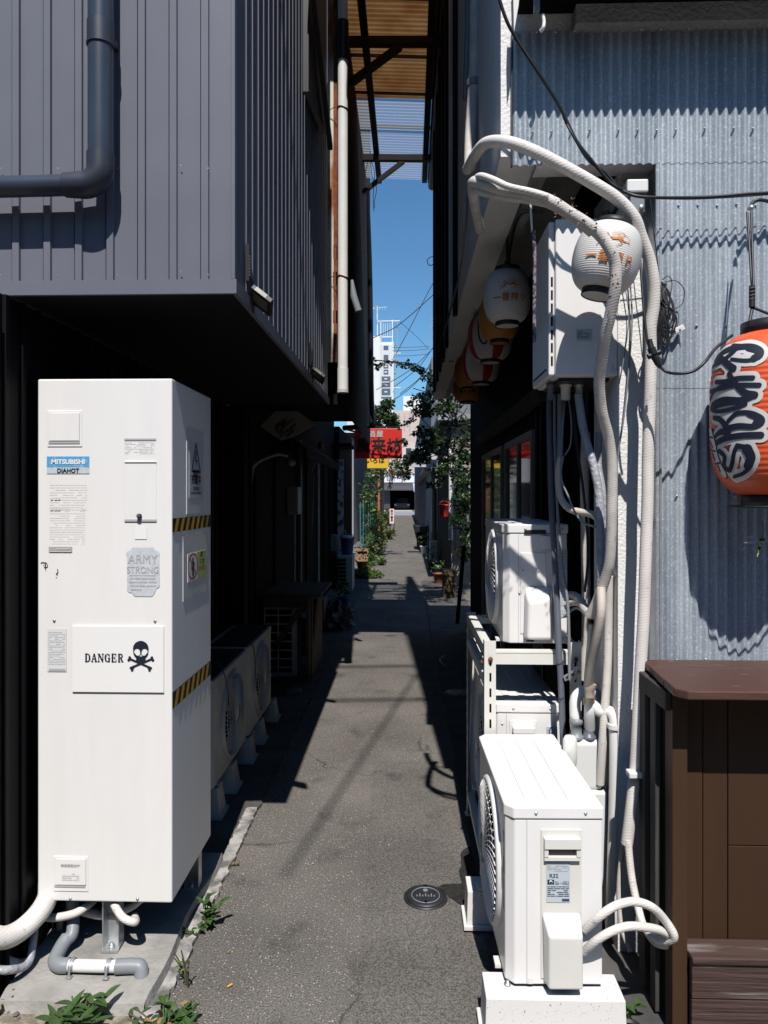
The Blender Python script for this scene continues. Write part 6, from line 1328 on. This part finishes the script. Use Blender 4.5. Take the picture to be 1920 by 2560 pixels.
# ================================================================== RIGHT MID ALLEY
B4 = T('siding_house', 'beige sided house with a white downpipe beyond the dark right shop', 'house', (2, 15, 0))
hx = at(1128, 1200, 13.0).x
m = MB(); siding(m, (hx + .0, 13.0, 0), (1, 0, 0), 3, .6, 2.9, (0, -1, 0), M_BEIGE, pitch=.09); m.build('front_wall', B4)
m = MB(); m.box((hx + .02, 13.03, 0), (4, 19, 3.0), M_DWALL); m.build('side_wall', B4)
m = MB(); m.box((hx, 12.98, 0), (3.9, 13.05, .6), M_CONC); m.build('plinth', B4)
m = MB(); m.box((hx - .25, 12.8, 3.0), (4.2, 19.2, 3.1), M_FGRY); m.build('roof', B4)
pipe('white_drainpipe', 'thin white drainpipe at the corner of the beige sided house', [at(1127, 1120, 12.9), at(1127, 1200, 12.9), at(1127, 1300, 12.9), at(1127, 1350, 12.9)], .038, M_PVCW)
B5 = T('row_of_shops', 'low shabby shop row on the right side with pale shutters and a grey wall', 'building', (3, 30, 0))
m = MB(); x5 = .70; m.box((x5, 20, 0), (6, 60, 5.5), mat('row wall', (.16, .165, .18), .9, var=.3, vscale=1)); m.build('wall', B5)
m = MB(); m.box((x5 - .22, 19.8, 2.35), (x5, 40, 2.42), M_FGRY); m.build('awning', B5)
for i, (p0, p1, mt_) in enumerate(((1079, 1085, M_FWHT), (1090, 1096, M_FGRY), (1100, 1106, M_FWHT))):
    m = MB(); rect(m, p0, 1222, p1, 1330, 19.96, mt_, .03); m.build('shutter', B5)
m = MB(); rect(m, 1086, 1222, 1089.5, 1385, 19.93, M_DWALL, .03); m.build('door', B5)
m = MB(); m.box((x5 - .42, 22, .55), (x5 - .01, 23.2, .72), M_BLACK); m.box((x5 - .36, 22.1, 0), (x5 - .05, 23, .55), M_DWALL); tag(m.build('street_bench'), 'black low table or bench outside the pale shutters on the right', 'bench')
t = T('air_duct', 'bent ivory vent duct on the wall right of the white sign', 'duct', at(1115, 1150, 14)); m = MB(); m.tube(smooth([at(1124, 1148, 12.95), at(1115, 1147, 12.9), at(1110, 1153, 12.9), at(1110, 1162, 12.9)], 5), .055, M_AC2, 12); m.build('elbow', t)
m = MB(); m.tube([at(1110, 1160, 12.9), at(1110, 1166, 12.9)], .065, M_AC2, 12); m.build('cowl', t)
B6 = T('left_row_house', 'low dark house row on the left hidden behind the greenery', 'building', (-4, 30, 0))
m = MB(); m.box((-6, 24, 0), (-1.75, 58, 3.6), M_FGRY); m.build('wall', B6); m = MB(); m.box((-6.2, 23.8, 3.6), (-1.55, 58, 3.75), M_DWALL); m.build('roof', B6)
m = MB(); m.box((-2.6, 23.93, 1.0), (-2.0, 23.99, 2.1), M_GLASS); m.build('window', B6)
t = T('ivory_shopfront', 'shabby narrow shopfront with pale post behind the blue bucket', 'building', (-1.6, 14, 0))
m = MB(); m.box((-3.2, 12.9, 0), (-1.2, 16, 2.9), M_DWALL); m.build('wall', t); m = MB(); m.box((-1.22, 12.8, .4), (-1.12, 12.88, 2.3), mat('peeling white', (.5, .5, .52), .7, col2=(.1, .1, .12), thr=(.5, .55), vscale=10)); m.build('corner_board', t); m = MB(); m.box((-3.2, 12.4, 2.5), (-.95, 13.2, 2.56), M_DWALL); m.build('awning', t)
m = MB()
for i in range(7): m.bar((-1.12 + .02 * i, 17.6 + i * .9, .1), (-1.12 + .02 * i, 17.6 + i * .9, 1.5), .015, .015, M_TEAL)
for k in range(9): m.bar((-1.12, 17.6, .2 + k * .15), (-1.0, 23, .2 + k * .15), .006, .006, M_TEAL)
tag(m.build('net_fence'), 'teal net fence among the flowers on the left of the alley', 'fence')

# ================================================================== FAR BUILDINGS
GY_ = 78.5
B7 = T('garage_building', 'pinkish garage building across the far street with a flowered balcony', 'building', (0, 81, 0))
gx0, gx1 = at(975, 1250, GY_).x, at(1048, 1250, GY_).x; gzt = at(1000, 1226, GY_).z; gtop = at(1000, 1105, GY_).z
m = MB(); m.box((-9, GY_, 0), (gx0, GY_ + .3, gzt), mat('dark far wall', (.05, .05, .05), .8)); m.box((gx1, GY_, 0), (9, GY_ + .3, gzt), M_FPNK); m.box((-9, GY_, gzt), (9, GY_ + 6, gtop), M_FPNK); m.build('wall', B7)
m = MB(); m.box((gx0, GY_ + 5.6, 0), (gx1, GY_ + 5.9, gzt), M_VOID); m.box((gx0 - .3, GY_ + .31, 0), (gx0, GY_ + 5.9, gzt), M_VOID); m.box((gx1, GY_ + .31, 0), (gx1 + .3, GY_ + 5.9, gzt), M_VOID); m.build('garage_opening', B7)
bz0_, bz1_ = at(1000, 1206, 77).z, at(1000, 1181, 77).z
m = MB(); m.box((at(949, 1200, 77).x, 77, bz0_), (8, 77.15, bz1_), M_FWHT); m.box((at(949, 1200, 77).x, 77.15, bz0_), (8, GY_, bz0_ + .25), M_FWHT); m.build('balcony', B7)
m = MB(); m.box((at(960, 1210, 77.6).x, 77.7, gzt + .1), (5, GY_ - .01, gzt + 1.2), M_FPNK); m.build('lintel_beam', B7)
m = MB()
for x in (.0, 2.2): m.box((x, GY_ - .04, gzt + 2.9), (x + 1.2, GY_ - .001, gzt + 4.6), M_GLASS)
m.build('window', B7)
pipe('far_drainpipe', 'white zigzag drainpipe on the right of the dark garage opening', [at(1034, 1208, 76), at(1036, 1228, 76), at(1041, 1233, 76), at(1055, 1236, 76), at(1056, 1260, 76), at(1055, 1283, 76)], .10, M_FWHT, k=1)
c = Vector(((gx0 + gx1) / 2 - .3, GY_ + 2.6, 0)); t = T('parked_car', 'dark car parked nose out inside the far garage', 'car', c)
mcar = mat('dark car paint', (.03, .03, .035), .3)
def bxl(name, a, b, mt, **k):
    m = MB(); m.box(Vector(a) + c, Vector(b) + c, mt); return m.build(name, t, **k)
bxl('car_body', (-.85, -1.9, .25), (.85, 2, .9), mcar, bevel=.12, seg=3); bxl('cabin', (-.7, -.7, .9), (.7, 1.6, 1.42), mcar, bevel=.15, seg=3); bxl('windscreen', (-.6, -.74, .95), (.6, -.69, 1.32), M_GLASS)
for s_ in (-1, 1):
    bxl('headlight', (s_ * .72 - .12, -1.93, .6), (s_ * .72 + .12, -1.9, .74), M_ACGREY)
    for y in (-1.2, 1.2):
        m = MB(); m.lathe([(.0001, -.1), (.3, -.1), (.3, .1), (.0001, .1)], c + Vector((s_ * .78, y, .3)), M_BLACK, 20, 'x'); m.build('wheel', t)
# tall white tower with sign column
TY = 120.0
B8 = T('sign_tower', 'tall white tower with a column of dark characters and a steel frame on its roof', 'tower', at(955, 1100, TY))
z0_ = 0; a, b = at(920, 1100, TY), at(953, 840, TY)
m = MB(); m.box((a.x - 3, TY, 0), (at(950, 0, TY).x, TY + 6, b.z), M_FWHT); m.box((at(950, 0, TY).x, TY + .4, 0), (at(984, 0, TY).x, TY + 5, at(0, 860, TY).z), M_FWHT); m.build('shaft', B8)
m = MB(); rect(m, 953, 862, 979, 992, TY + .2, mat('sign panel white', (.62, .63, .65), .6), .15); m.build('sign_column', B8)
for i, (ya_, yb_) in enumerate(((864, 875), (887, 908), (911, 921), (924, 936), (941, 953), (956, 968), (971, 988))):
    m = MB(); rect(m, 959 if i < 4 else 954, ya_, 971 if i < 4 else 976, yb_, TY + .17, mat('tower glazing', (.10, .125, .16), .4), .02)
    if i > 1: rect(m, 961, (ya_ + yb_) / 2 - 1.5, 968, (ya_ + yb_) / 2 + 1.5, TY + .14, M_FWHT, .02)
    m.build('window', B8)
m = MB(); mf = M_FWHT; th_ = .16
for px_1 in (952, 981, 944): m.bar(at(px_1, 862, TY + .5), at(px_1 if px_1 != 944 else 943, 800 if px_1 != 944 else 770, TY + .5), th_ * (1.6 if px_1 != 952 else 1), th_, mf)
for px_1 in (958, 963, 969, 975): m.bar(at(px_1, 842, TY + .6), at(px_1, 803, TY + .6), .07, .07, mf)
for py_1 in (803, 843, 858): m.bar(at(944, py_1, TY + .5), at(999 if py_1 == 803 else 983, py_1 - 1, TY + .5), th_, th_, mf)
for py_1 in (883, 969): m.bar(at(983, py_1, TY), at(1002, py_1, TY), .14, .14, mf)
m.bar(at(993, 805, TY), at(995, 960, TY), .1, .1, M_FGRY); m.bar(at(990, 806, TY), at(998, 826, TY), .5, .1, M_FGRY)
for i in range(12): m.bar(at(984, 862 + i * 12, TY + 2), at(990, 864 + i * 12, TY + 2), .18, .18, M_FGRY)
m.build('roof_frame', B8)
m = MB(); m.bar(at(943, 800, TY), at(943, 764, TY), .08, .08, mf); m.bar(at(931, 771, TY), at(968, 767, TY), .06, .06, mf)
for i in range(5): m.bar(at(934 + i * 7, 767, TY), at(935 + i * 7, 774, TY), .04, .04, mf)
m.bar(at(933, 762, TY), at(942, 770, TY), .25, .1, M_FGRY); m.build('antenna', B8)
B9 = T('slim_white_block', 'slim white building edge with antennas beside the dark right roofline', 'building', at(1100, 1100, 95))
m = MB(); m.box((at(1090, 900, 95).x, 95, 0), (at(1130, 900, 95).x, 99, at(1090, 775, 95).z), M_FWHT); m.build('wall', B9)
m = MB(); q = random.Random(3)
for i in range(16):
    yy = q.uniform(795, 900); m.bar(at(1090, yy, 94.9), at(1090 - q.uniform(4, 14), yy - q.uniform(-3, 5), 94.9), .12, .10, M_FGRY)
m.build('antenna', B9)
B10 = T('far_pink_house', 'pale pink house with a white upper storey far behind the vines', 'house', at(1010, 1100, 100))
m = MB(); m.box((at(986, 1100, 100).x, 100, 0), (at(1075, 1100, 100).x, 108, at(0, 1030, 100).z), M_FPNK); m.build('wall', B10)
m = MB(); m.box((at(1008, 1100, 100).x, 101, at(0, 1030, 100).z), (at(1056, 1100, 100).x, 107, at(0, 992, 100).z), M_FWHT); m.build('upper_storey', B10)
m = MB(); [m.bar(at(p_, 1032, 99.9), at(p_, 1075, 99.9), .08, .05, M_FGRY) for p_ in (998, 1011, 1024)]; m.build('seams', B10)
B11 = T('white_backdrop_house', 'white house wall seen between the gutter pipe and the tree on the left', 'house', at(900, 1100, 40))
m = MB(); m.box((at(868, 1100, 40).x, 40, 0), (at(926, 1100, 40).x, 46, at(0, 1022, 40).z), M_FWHT); m.build('wall', B11)
m = MB(); [rect(m, 885 + 7 * i, 1030, 889 + 7 * i, 1065, 39.95, M_FGRY, .03) for i in range(5)]; m.build('shutter', B11)

# ================================================================== FOLIAGE
def clump(m, c, R3, n, s, mts, q, hollow=.35):
    for i in range(n):
        while 1:
            d = Vector((q.uniform(-1, 1), q.uniform(-1, 1), q.uniform(-1, 1)))
            if hollow < d.length < 1: break
        p = Vector(c) + Vector((d.x * R3[0], d.y * R3[1], d.z * R3[2])); a = Vector((q.uniform(-1, 1), q.uniform(-1, 1), q.uniform(-.8, .4))).normalized()
        b = a.cross(Vector((q.uniform(-1, 1), q.uniform(-1, 1), q.uniform(-1, 1)))).normalized(); L = s * q.uniform(.6, 1.3)
        m.add([p, p + a * L * .5 + b * L * .34, p + a * L, p + a * L * .5 - b * L * .34], [(0, 1, 2, 3)], q.choice(mts))
def tree(label, c, clumps, s, n, mts, seed, trunk=None):
    t = T('tree', label, 'tree', c, 0, 'trees seen down the alley'); q = random.Random(seed); m = MB()
    for (p, r) in clumps: clump(m, p, r, n, s, mts, q)
    m.build('crown', t)
    m = MB(); tr = trunk or [Vector(c), Vector(clumps[0][0])]; m.tube(smooth(tr, 4), [.09 - .05 * i / (4 * (len(tr) - 1)) for i in range(4 * (len(tr) - 1) + 1)], M_RAFT, 8)
    for (p, r) in clumps[1:]: m.tube([tr[-1], Vector(p)], [.04, .015], M_RAFT, 6)
    m.build('trunk', t); return t
TY_ = 27.0
tree('bushy green tree rising between the gutter pipe and the white tower', (at(950, 1300, TY_).x, TY_, 0), [(at(a_, b_, TY_), (r_, r_ * .8, r_ * .8)) for a_, b_, r_ in ((948, 1035, .42), (968, 1012, .28), (935, 1060, .3), (975, 1045, .3), (950, 1075, .38), (985, 1060, .2), (925, 1040, .25))], .13, 330, [M_LIFE, M_LEAF2], 31)
VY = 13.0
def vine(label, pts, s, n, mts, seed, group='creepers on the walls'):
    long_ = len(pts) < 20; t = T('climbing_vine', label, 'vine', pts[0][0], 0, group); q = random.Random(seed); m = MB()
    for p, r in pts: clump(m, p, r if isinstance(r, tuple) else (r, r, r), max(8, int(n * (r[0] if isinstance(r, tuple) else r) ** 1.1)), s, mts, q, 0)
    m.build('foliage', t); m = MB(); m.tube([Vector(p) for p, r in (pts if long_ else pts[:3])], .010, M_RAFT, 6); m.build('stem', t)
q = random.Random(91); vp = []
for (x_, y_, sp, k_) in ((1130, 1000, 40, 14), (1100, 960, 30, 8), (1085, 1090, 42, 14), (1140, 1120, 45, 18), (1060, 1130, 30, 9), (1165, 1060, 30, 8), (1100, 1180, 35, 8), (1030, 1145, 22, 6), (1160, 1200, 25, 6), (1075, 1020, 28, 7)):
    for k in range(k_): vp.append((at(x_ + q.gauss(0, .6) * sp, y_ + q.gauss(0, .6) * sp, 9.9 + q.random()), (q.uniform(.05, .13), .14, q.uniform(.04, .11))))
vine('dark ragged vine mass hanging over the alley from the right wall behind the lanterns', vp, .062, 560, [M_LEAF2, M_LEAF2, M_LEAF2, M_LIFE], 41)
m = MB(); q = random.Random(6)
for k in range(16):
    a_ = at(1165 + q.uniform(-30, 20), 1000 + q.uniform(-60, 160), 10.3); b_ = at(1060 + q.uniform(-40, 50), 960 + q.uniform(-40, 200), 10.5)
    m.tube(smooth([a_, a_.lerp(b_, .5) + Vector((0, 0, q.uniform(-.05, .12))), b_], 5), .006, M_RAFT, 5)
tag(m.build('bare_twigs'), 'bare dark twigs threading through the ragged vine mass', 'twigs', kind='stuff')
vine('thin leafy vine tendril reaching left across the sky toward the black pipe', [(at(a_, b_, 11), (r_, .15, r_ * .8)) for a_, b_, r_ in ((1095, 950, .12), (1072, 935, .08), (1052, 925, .08), (1035, 918, .07), (1012, 912, .06), (995, 908, .045), (975, 905, .05), (955, 910, .04), (940, 918, .05), (932, 900, .04), (1020, 908, .04), (1060, 945, .06))], .055, 560, [M_LEAF2], 42)
vine('second tendril hanging lower down in front of the pink house', [(at(a_, b_, 11), (r_, .15, r_)) for a_, b_, r_ in ((1070, 985, .10), (1050, 990, .08), (1035, 1000, .08), (1022, 1010, .05), (1040, 1025, .07), (1030, 1050, .06), (1015, 1060, .05), (1000, 1065, .04))], .055, 560, [M_LEAF2], 43)
q = random.Random(55); vq = []
for (x_, y_, sp, k_) in ((1165, 1120, 24, 12), (1160, 1190, 22, 12), (1168, 1260, 20, 12), (1172, 1330, 20, 12), (1160, 1380, 16, 6), (1150, 1150, 8, 3), (1147, 1225, 7, 3), (1146, 1300, 8, 4)):
    for k in range(k_): vq.append((at(x_ + q.gauss(0, .6) * sp, y_ + q.gauss(0, .6) * sp * 1.3, 12.2 + q.random() * .5), (q.uniform(.07, .14), .12, q.uniform(.06, .14))))
vine('dense dark creeper covering most of the beige sided house', vq, .065, 520, [M_LEAF2, M_LEAF2, M_LIFE], 44)
vine('green creeper draped down the wall below the yellow sign', [(at(a_, b_, 19), (r_, .3, r_)) for a_, b_, r_ in ((930, 1190, .25), (940, 1180, .22), (925, 1215, .28), (935, 1235, .25), (920, 1250, .25), (918, 1275, .25), (980, 1160, .2), (992, 1170, .18), (960, 1165, .22), (1000, 1158, .14))], .09, 330, [M_LIFE, M_LEAF3, M_LIFE], 45)
vine('trailing leaves below the creeper in front of the white balcony', [(at(a_, b_, 20), (r_, .2, r_)) for a_, b_, r_ in ((978, 1180, .08), (982, 1192, .09), (980, 1205, .08), (976, 1215, .05))], .07, 500, [M_LEAF2, mat('maroon leaf', (.14, .03, .03), .6)], 46)
def bush(label, c, rs, s, n, mts, seed, flowers=0):
    t = T('flowering_bush', label, 'bush', c, 0, 'bushes along the left of the alley'); q = random.Random(seed); m = MB()
    for p, r in rs: clump(m, p, r, n, s, mts, q, 0)
    if flowers:
        for i in range(flowers):
            p, r = q.choice(rs); clump(m, Vector(p) + Vector((q.uniform(-1, 1) * r[0], -r[1] * .6, q.uniform(-.6, .9) * r[2])), (.02, .02, .02), 3, .045, [M_FLOW, mat('cream petals', (.65, .6, .4), .6)], q, 0)
    m.build('foliage', t)
    m = MB(); m.tube([Vector(c), Vector(rs[0][0])], .012, M_STEM, 6); m.build('stem', t)
def G0(px, py): return gp_(px, py, 0)
for i, (px, py, w_, h_, fl, lab) in enumerate(((935, 1390, .27, 1.3, 30, 'tall flowering bush with pink and cream petals in front of the teal net'), (920, 1398, .2, .62, 8, 'yellow green low bush just behind the bottle crate'), (958, 1350, .32, .62, 34, 'low flowering bush at the left edge of the far sunlit asphalt'), (930, 1352, .34, 1.7, 10, 'tall leafy bush climbing the teal net'), (938, 1415, .20, .24, 4, 'low round bush beside the bottle crate'), (915, 1448, .26, .17, 6, 'low bush by the kerb just before the canopy shadow'), (962, 1315, .4, .9, 16, 'farther flowering bush near the standing sign'), (1052, 1300, .25, .40, 3, 'small green bush at the right foot of the far white drainpipe'))):
    c = G0(px, py); n_ = 9 if h_ > 1 else 5; q2 = random.Random(i)
    rs = [(c + Vector((q2.uniform(-.7, .7) * w_, q2.uniform(0, .5), h_ * (k + .5) / n_)), (w_ * q2.uniform(.35, .6), .22, h_ / n_ * 1.1 + .06)) for k in range(n_)] + [(c + Vector((q2.uniform(-1, 1) * w_, .2, h_ * q2.uniform(.1, .5))), (w_ * .5, .2, h_ * .2)) for k in range(3)]
    bush(lab, c, rs, .055 if c.y < 20 else .075, int(130 + 250 * w_ * h_), [M_LIFE, M_LEAF3, M_LIFE] if i != 7 else [M_LIFE], 60 + i, fl)
m = MB(); q = random.Random(77)
for i in range(14): clump(m, (q.uniform(-1.2, 7) - 1.0, 76.9, bz1_ + q.uniform(-.5, .2)), (.8, .15, .35), 60, .22, [M_LIFE, M_LEAF3, M_LIFE, M_FLOW], q, 0)
tag(m.build('balcony_plants'), 'green and orange plants spilling over the far white balcony', 'plants', kind='stuff')

# overhead wires
def wire(lab, pts, r=.012): pipe('overhead_wire', lab, pts, r, M_RUB, 'wire', 5, 'overhead wires')
wire('overhead wire rising steeply from the tower foot to the right roofline', [at(932, 845, 20), at(985, 820, 20), at(1030, 785, 20), at(1093, 728, 20)], .012)
wire('overhead wire crossing steeply over the tower top', [at(990, 885, 25), at(1030, 810, 25), at(1068, 735, 25), at(1093, 690, 25)], .012)
wire('topmost of the level overhead wires beside the tower', [at(980, 869, 60), at(1030, 868, 60), at(1075, 866, 60)], .02)
wire('middle one of the level overhead wires beside the tower', [at(980, 877, 60), at(1030, 876, 60), at(1075, 872, 60)], .02)
wire('lowest of the level overhead wires beside the tower', [at(990, 890, 60), at(1030, 889, 60), at(1070, 885, 60)], .02)
wire('thin overhead wire slanting down right from the tower frame', [at(1000, 805, 60), at(1040, 840, 60), at(1070, 872, 60)], .018)
for i, (a_, b_, c_, d_) in enumerate(((940, 975, 1092, 862), (985, 968, 1095, 850), (1000, 985, 1093, 880), (955, 1020, 1093, 895))):
    wire(('uppermost', 'second', 'third', 'lowest')[i] + ' of the sagging wires fanning out from the right roofline behind the tendril', [at(a_, b_, 30 - i), at((a_ + c_) / 2 + 8, (b_ + d_) / 2 + 7, 30 - i), at(c_, d_, 30 - i)], .014)
wire('thin black wire running down the edge of the right wall against the sky', [at(1090, 470, 8.5), at(1092, 600, 8.5), at(1091, 760, 8.5), at(1093, 900, 8.5)], .006)
m = MB(); q = random.Random(12)
for i in range(14):
    x0 = 1112 + q.uniform(-12, 12); m.tube(smooth([at(x0, 700 + q.uniform(-60, 60), 6.3), at(x0 + q.uniform(-14, 14), 800, 6.3), at(x0 + q.uniform(-10, 10), 860, 6.3), at(x0 + q.uniform(-10, 10), 905, 6.3)], 4), .006, M_RUB, 5)
m.box(at(1105, 880, 6.3), at(1130, 830, 6.4), M_BLACK); tag(m.build('cable_bundle'), 'dark bundle of cables and box on the shaded side of the stucco wall', 'cable bundle')
pipe('wire_curl', 'small curled wire sticking out from the right wall into the sky', [at(1096, 645, 7.5), at(1078, 642, 7.5), at(1068, 652, 7.5), at(1075, 664, 7.5), at(1090, 655, 7.5), at(1097, 648, 7.5)], .004, M_RUB, 'wire', 5)
pipe('curb_pipe', 'dark curled pipe on the ground at the foot of the rack', [gp_(1110, 1640), gp_(1100, 1650), gp_(1112, 1665), gp_(1150, 1672)], .012, M_BLACK)

def shadow_wire(lab, g0, g1, H, r):
    a, b = Vector(g0) + sdir * (H / sdir.z), Vector(g1) + sdir * (H / sdir.z); d = b - a
    pipe('overhead_wire', lab, [a - d * 1.2, a, b, b + d * .35], r, M_RUB, 'wire', 5, 'overhead wires')
shadow_wire('power line above the picture whose slanting shadow crosses the sunlit asphalt', gp_(1065, 1650), gp_(870, 1950), 7.5, .011)
shadow_wire('nearer high power line whose level shadow crosses the sunlit asphalt', gp_(850, 1752), gp_(1080, 1748), 13, .03)
shadow_wire('farther high power line whose level shadow crosses the sunlit asphalt', gp_(880, 1668), gp_(1060, 1664), 13, .03)

# ================================================================== CLUTTER ALONG BOTH SIDES
def pot(label, c, r, h, mt, seed, ph=.25, flowers=0):
    t = T('potted_plant', label, 'potted plant', c, 0, 'potted plants along the alley'); c = Vector(c); q = random.Random(seed)
    m = MB(); m.lathe([(r * .7, 0), (r, h), (r * 1.08, h), (r * 1.08, h - .02), (r * .95, h - .02), (.0001, h - .03)], c, mt, 16); m.build('pot', t)
    m = MB(); clump(m, c + Vector((0, 0, h + ph * .5)), (r * 1.6, r * 1.6, ph * .6), 60, .06, [M_LIFE, M_LEAF2, M_LEAF3], q, 0)
    if flowers: clump(m, c + Vector((0, 0, h + ph * .7)), (r * 1.3, r * 1.3, ph * .5), flowers, .04, [M_FLOW], q, 0)
    m.build('foliage', t)
TERR = mat('terracotta', (.22, .07, .035), .8)
pot('potted plant in a terracotta pot at the foot of the vine covered siding', (.62, 13.6, 0), .11, .2, TERR, 1)
pot('small pot with a leafy plant just right of the far sunlit asphalt', (.55, 16.2, 0), .09, .16, M_BLACK, 2, .3)
pot('white pot with a green plant near the black bench on the right', (.52, 20.6, 0), .12, .22, M_PVCW, 3, .35)
pot('dark pot with pink flowers beyond the black bench on the right', (.5, 24.5, 0), .12, .25, M_BLACK, 4, .4, 20)
pot('terracotta pot hidden in the flowering greenery on the left', (-.95, 15.6, 0), .12, .22, TERR, 5, .35, 14)
pot('blue pot in the shade beside the low step on the left', (-.93, 10.6, .012), .09, .15, M_BLUE, 6, .22)
def crate(name, label, a, b, mt, slots=3):
    a, b = Vector(a), Vector(b); t = T(name, label, 'box', ((a.x + b.x) / 2, (a.y + b.y) / 2, a.z)); m = MB(); m.box(a, b, mt); m.build('box_body', t, bevel=.01)
    m = MB()
    for i in range(slots): z = a.z + (b.z - a.z) * (i + .6) / (slots + .4); m.box((a.x + .03, a.y - .002, z), (b.x - .03, a.y - .0005, z + .012), M_VOID)
    m.build('slots', t)
crate('cardboard_box', 'dusty cardboard box on the low step in the dark left side', (-1.22, 8.6, .121), (-.98, 9.0, .40), mat('dusty cardboard', (.14, .10, .065), .9))
crate('plastic_crate', 'grey plastic crate stacked in the shade left of the clear bag', (-1.23, 7.6, .121), (-1.0, 7.95, .36), mat('dark grey crate', (.05, .055, .06), .6), 4)
crate('utility_box', 'pale metal utility box on the ground at the right foot of the alley', (.58, 17.4, 0), (.76, 17.8, .55), M_FGRY)
crate('wooden_box', 'brown wooden box under the vine on the right side', (.60, 11.6, .008), (.80, 12.0, .45), mat('box brown', (.10, .06, .03), .8))
t = T('leaning_board', 'dark board leaning on the right wall below the vines', 'board', (.72, 9.4, 0)); m = MB(); m.bar((.66, 9.3, .01), (.755, 9.4, 1.0), .05, .025, M_DWOOD, up=(0, 1, 0)); m.build('plank', t)
t = T('wooden_post', 'weathered brown post standing between the beige siding and the far shops', 'post', (.74, 19.3, 0)); m = MB(); m.box((.70, 19.3, 0), (.77, 19.36, 2.4), mat('post brown', (.12, .09, .045), .85)); m.build('timber', t)
t = T('round_stool', 'small black round stool with a cushion in the right side shade', 'stool', (.55, 21.3, 0)); m = MB(); m.lathe([(.0001, .42), (.15, .42), (.16, .45), (.15, .48), (.0001, .485)], (.5, 21.0, 0), M_BLACK, 18); m.build('seat', t)
for a_ in range(3):
    m = MB(); m.tube([(.5, 21.0, .43), (.5 + .13 * math.cos(a_ * 2.09), 21.0 + .13 * math.sin(a_ * 2.09), 0)], .012, M_BLACK, 6); m.build('leg', t)
t = T('shop_awning', 'dark sagging awning over the left shop doors beyond the ribbed overhang', 'awning', (-1.2, 8, 2.3)); m = MB(); m.prism([(-1.28, 6.6, 2.30), (-.92, 6.6, 2.08), (-.92, 9.9, 2.08), (-1.28, 9.9, 2.30)], (0, 0, .015), M_DWOOD); m.build('sheet', t)
m = MB(); m.box((-.925, 6.6, 2.0), (-.915, 9.9, 2.075), M_DWOOD); m.build('valance', t)
t = T('wall_meter', 'small grey meter box with a pipe on the dark left wall', 'meter', (-1.2, 7.8, 1.5)); m = MB(); m.box((-1.28, 7.7, 1.45), (-1.16, 7.95, 1.75), M_ACGREY); m.build('meter_body', t, bevel=.01); m = MB(); m.tube([(-1.22, 7.82, 1.45), (-1.22, 7.82, .2)], .014, M_ACGREY, 8); m.build('pipe', t)
t = T('amber_lamp', 'tiny amber lamp under the awning on the left', 'lamp', at(801, 1113, 8.2)); m = MB(); m.lathe([(.0001, -.05), (.03, -.04), (.035, 0), (.02, .04), (.0001, .045)], at(801, 1113, 8.2), M_AMB, 14); m.build('shade', t)
pipe('wall_cable', 'white looping cable on the dark left wall beside the awning', [at(778, 1350, 7.4), at(785, 1200, 7.4), at(780, 1180, 7.4), at(792, 1150, 7.4)], .005, M_ACGREY, 'cable', 6)
pipe('wall_pipe', 'thin pale pipe running up the dark left wall by the grey pillar', [(-1.25, 10.2, .1), (-1.25, 10.2, 2.2)], .02, M_ACGREY)
pipe('second_drain', 'slim grey drain pipe on the dark wall between the left shop doors', [(-1.24, 8.35, .1), (-1.24, 8.35, 2.3)], .03, M_PVCB)
# more lines and hoses below the gas heater
pipe('thin_hose', 'thin grey hose dropping straight down beside the slate conduit', [at(1386, 985, 2.9), at(1388, 1130, 2.9), at(1395, 1290, 2.88), at(1406, 1420, 2.86), at(1420, 1520, 2.84), at(1424, 1700, 2.84)], .006, M_PVC)
pipe('thin_hose', 'thin black hose swinging behind the slanting foil wrapped pipe', [at(1430, 985, 2.84), at(1440, 1100, 2.82), at(1460, 1240, 2.8), at(1470, 1380, 2.78), at(1462, 1480, 2.78)], .005, M_RUB)
pipe('thin_wire', 'white thin wire lying along the white stucco strip', [at(1575, 700, 2.60), at(1580, 800, 2.60), at(1572, 920, 2.60), at(1560, 1040, 2.60), at(1545, 1140, 2.60), at(1538, 1250, 2.60)], .003, M_PVC, 'wire', 6)
pipe('thin_wire', 'second thin wire crossing the white stucco strip', [at(1560, 700, 2.60), at(1572, 790, 2.60), at(1562, 880, 2.60), at(1548, 960, 2.60)], .002, M_PVC, 'wire', 6)
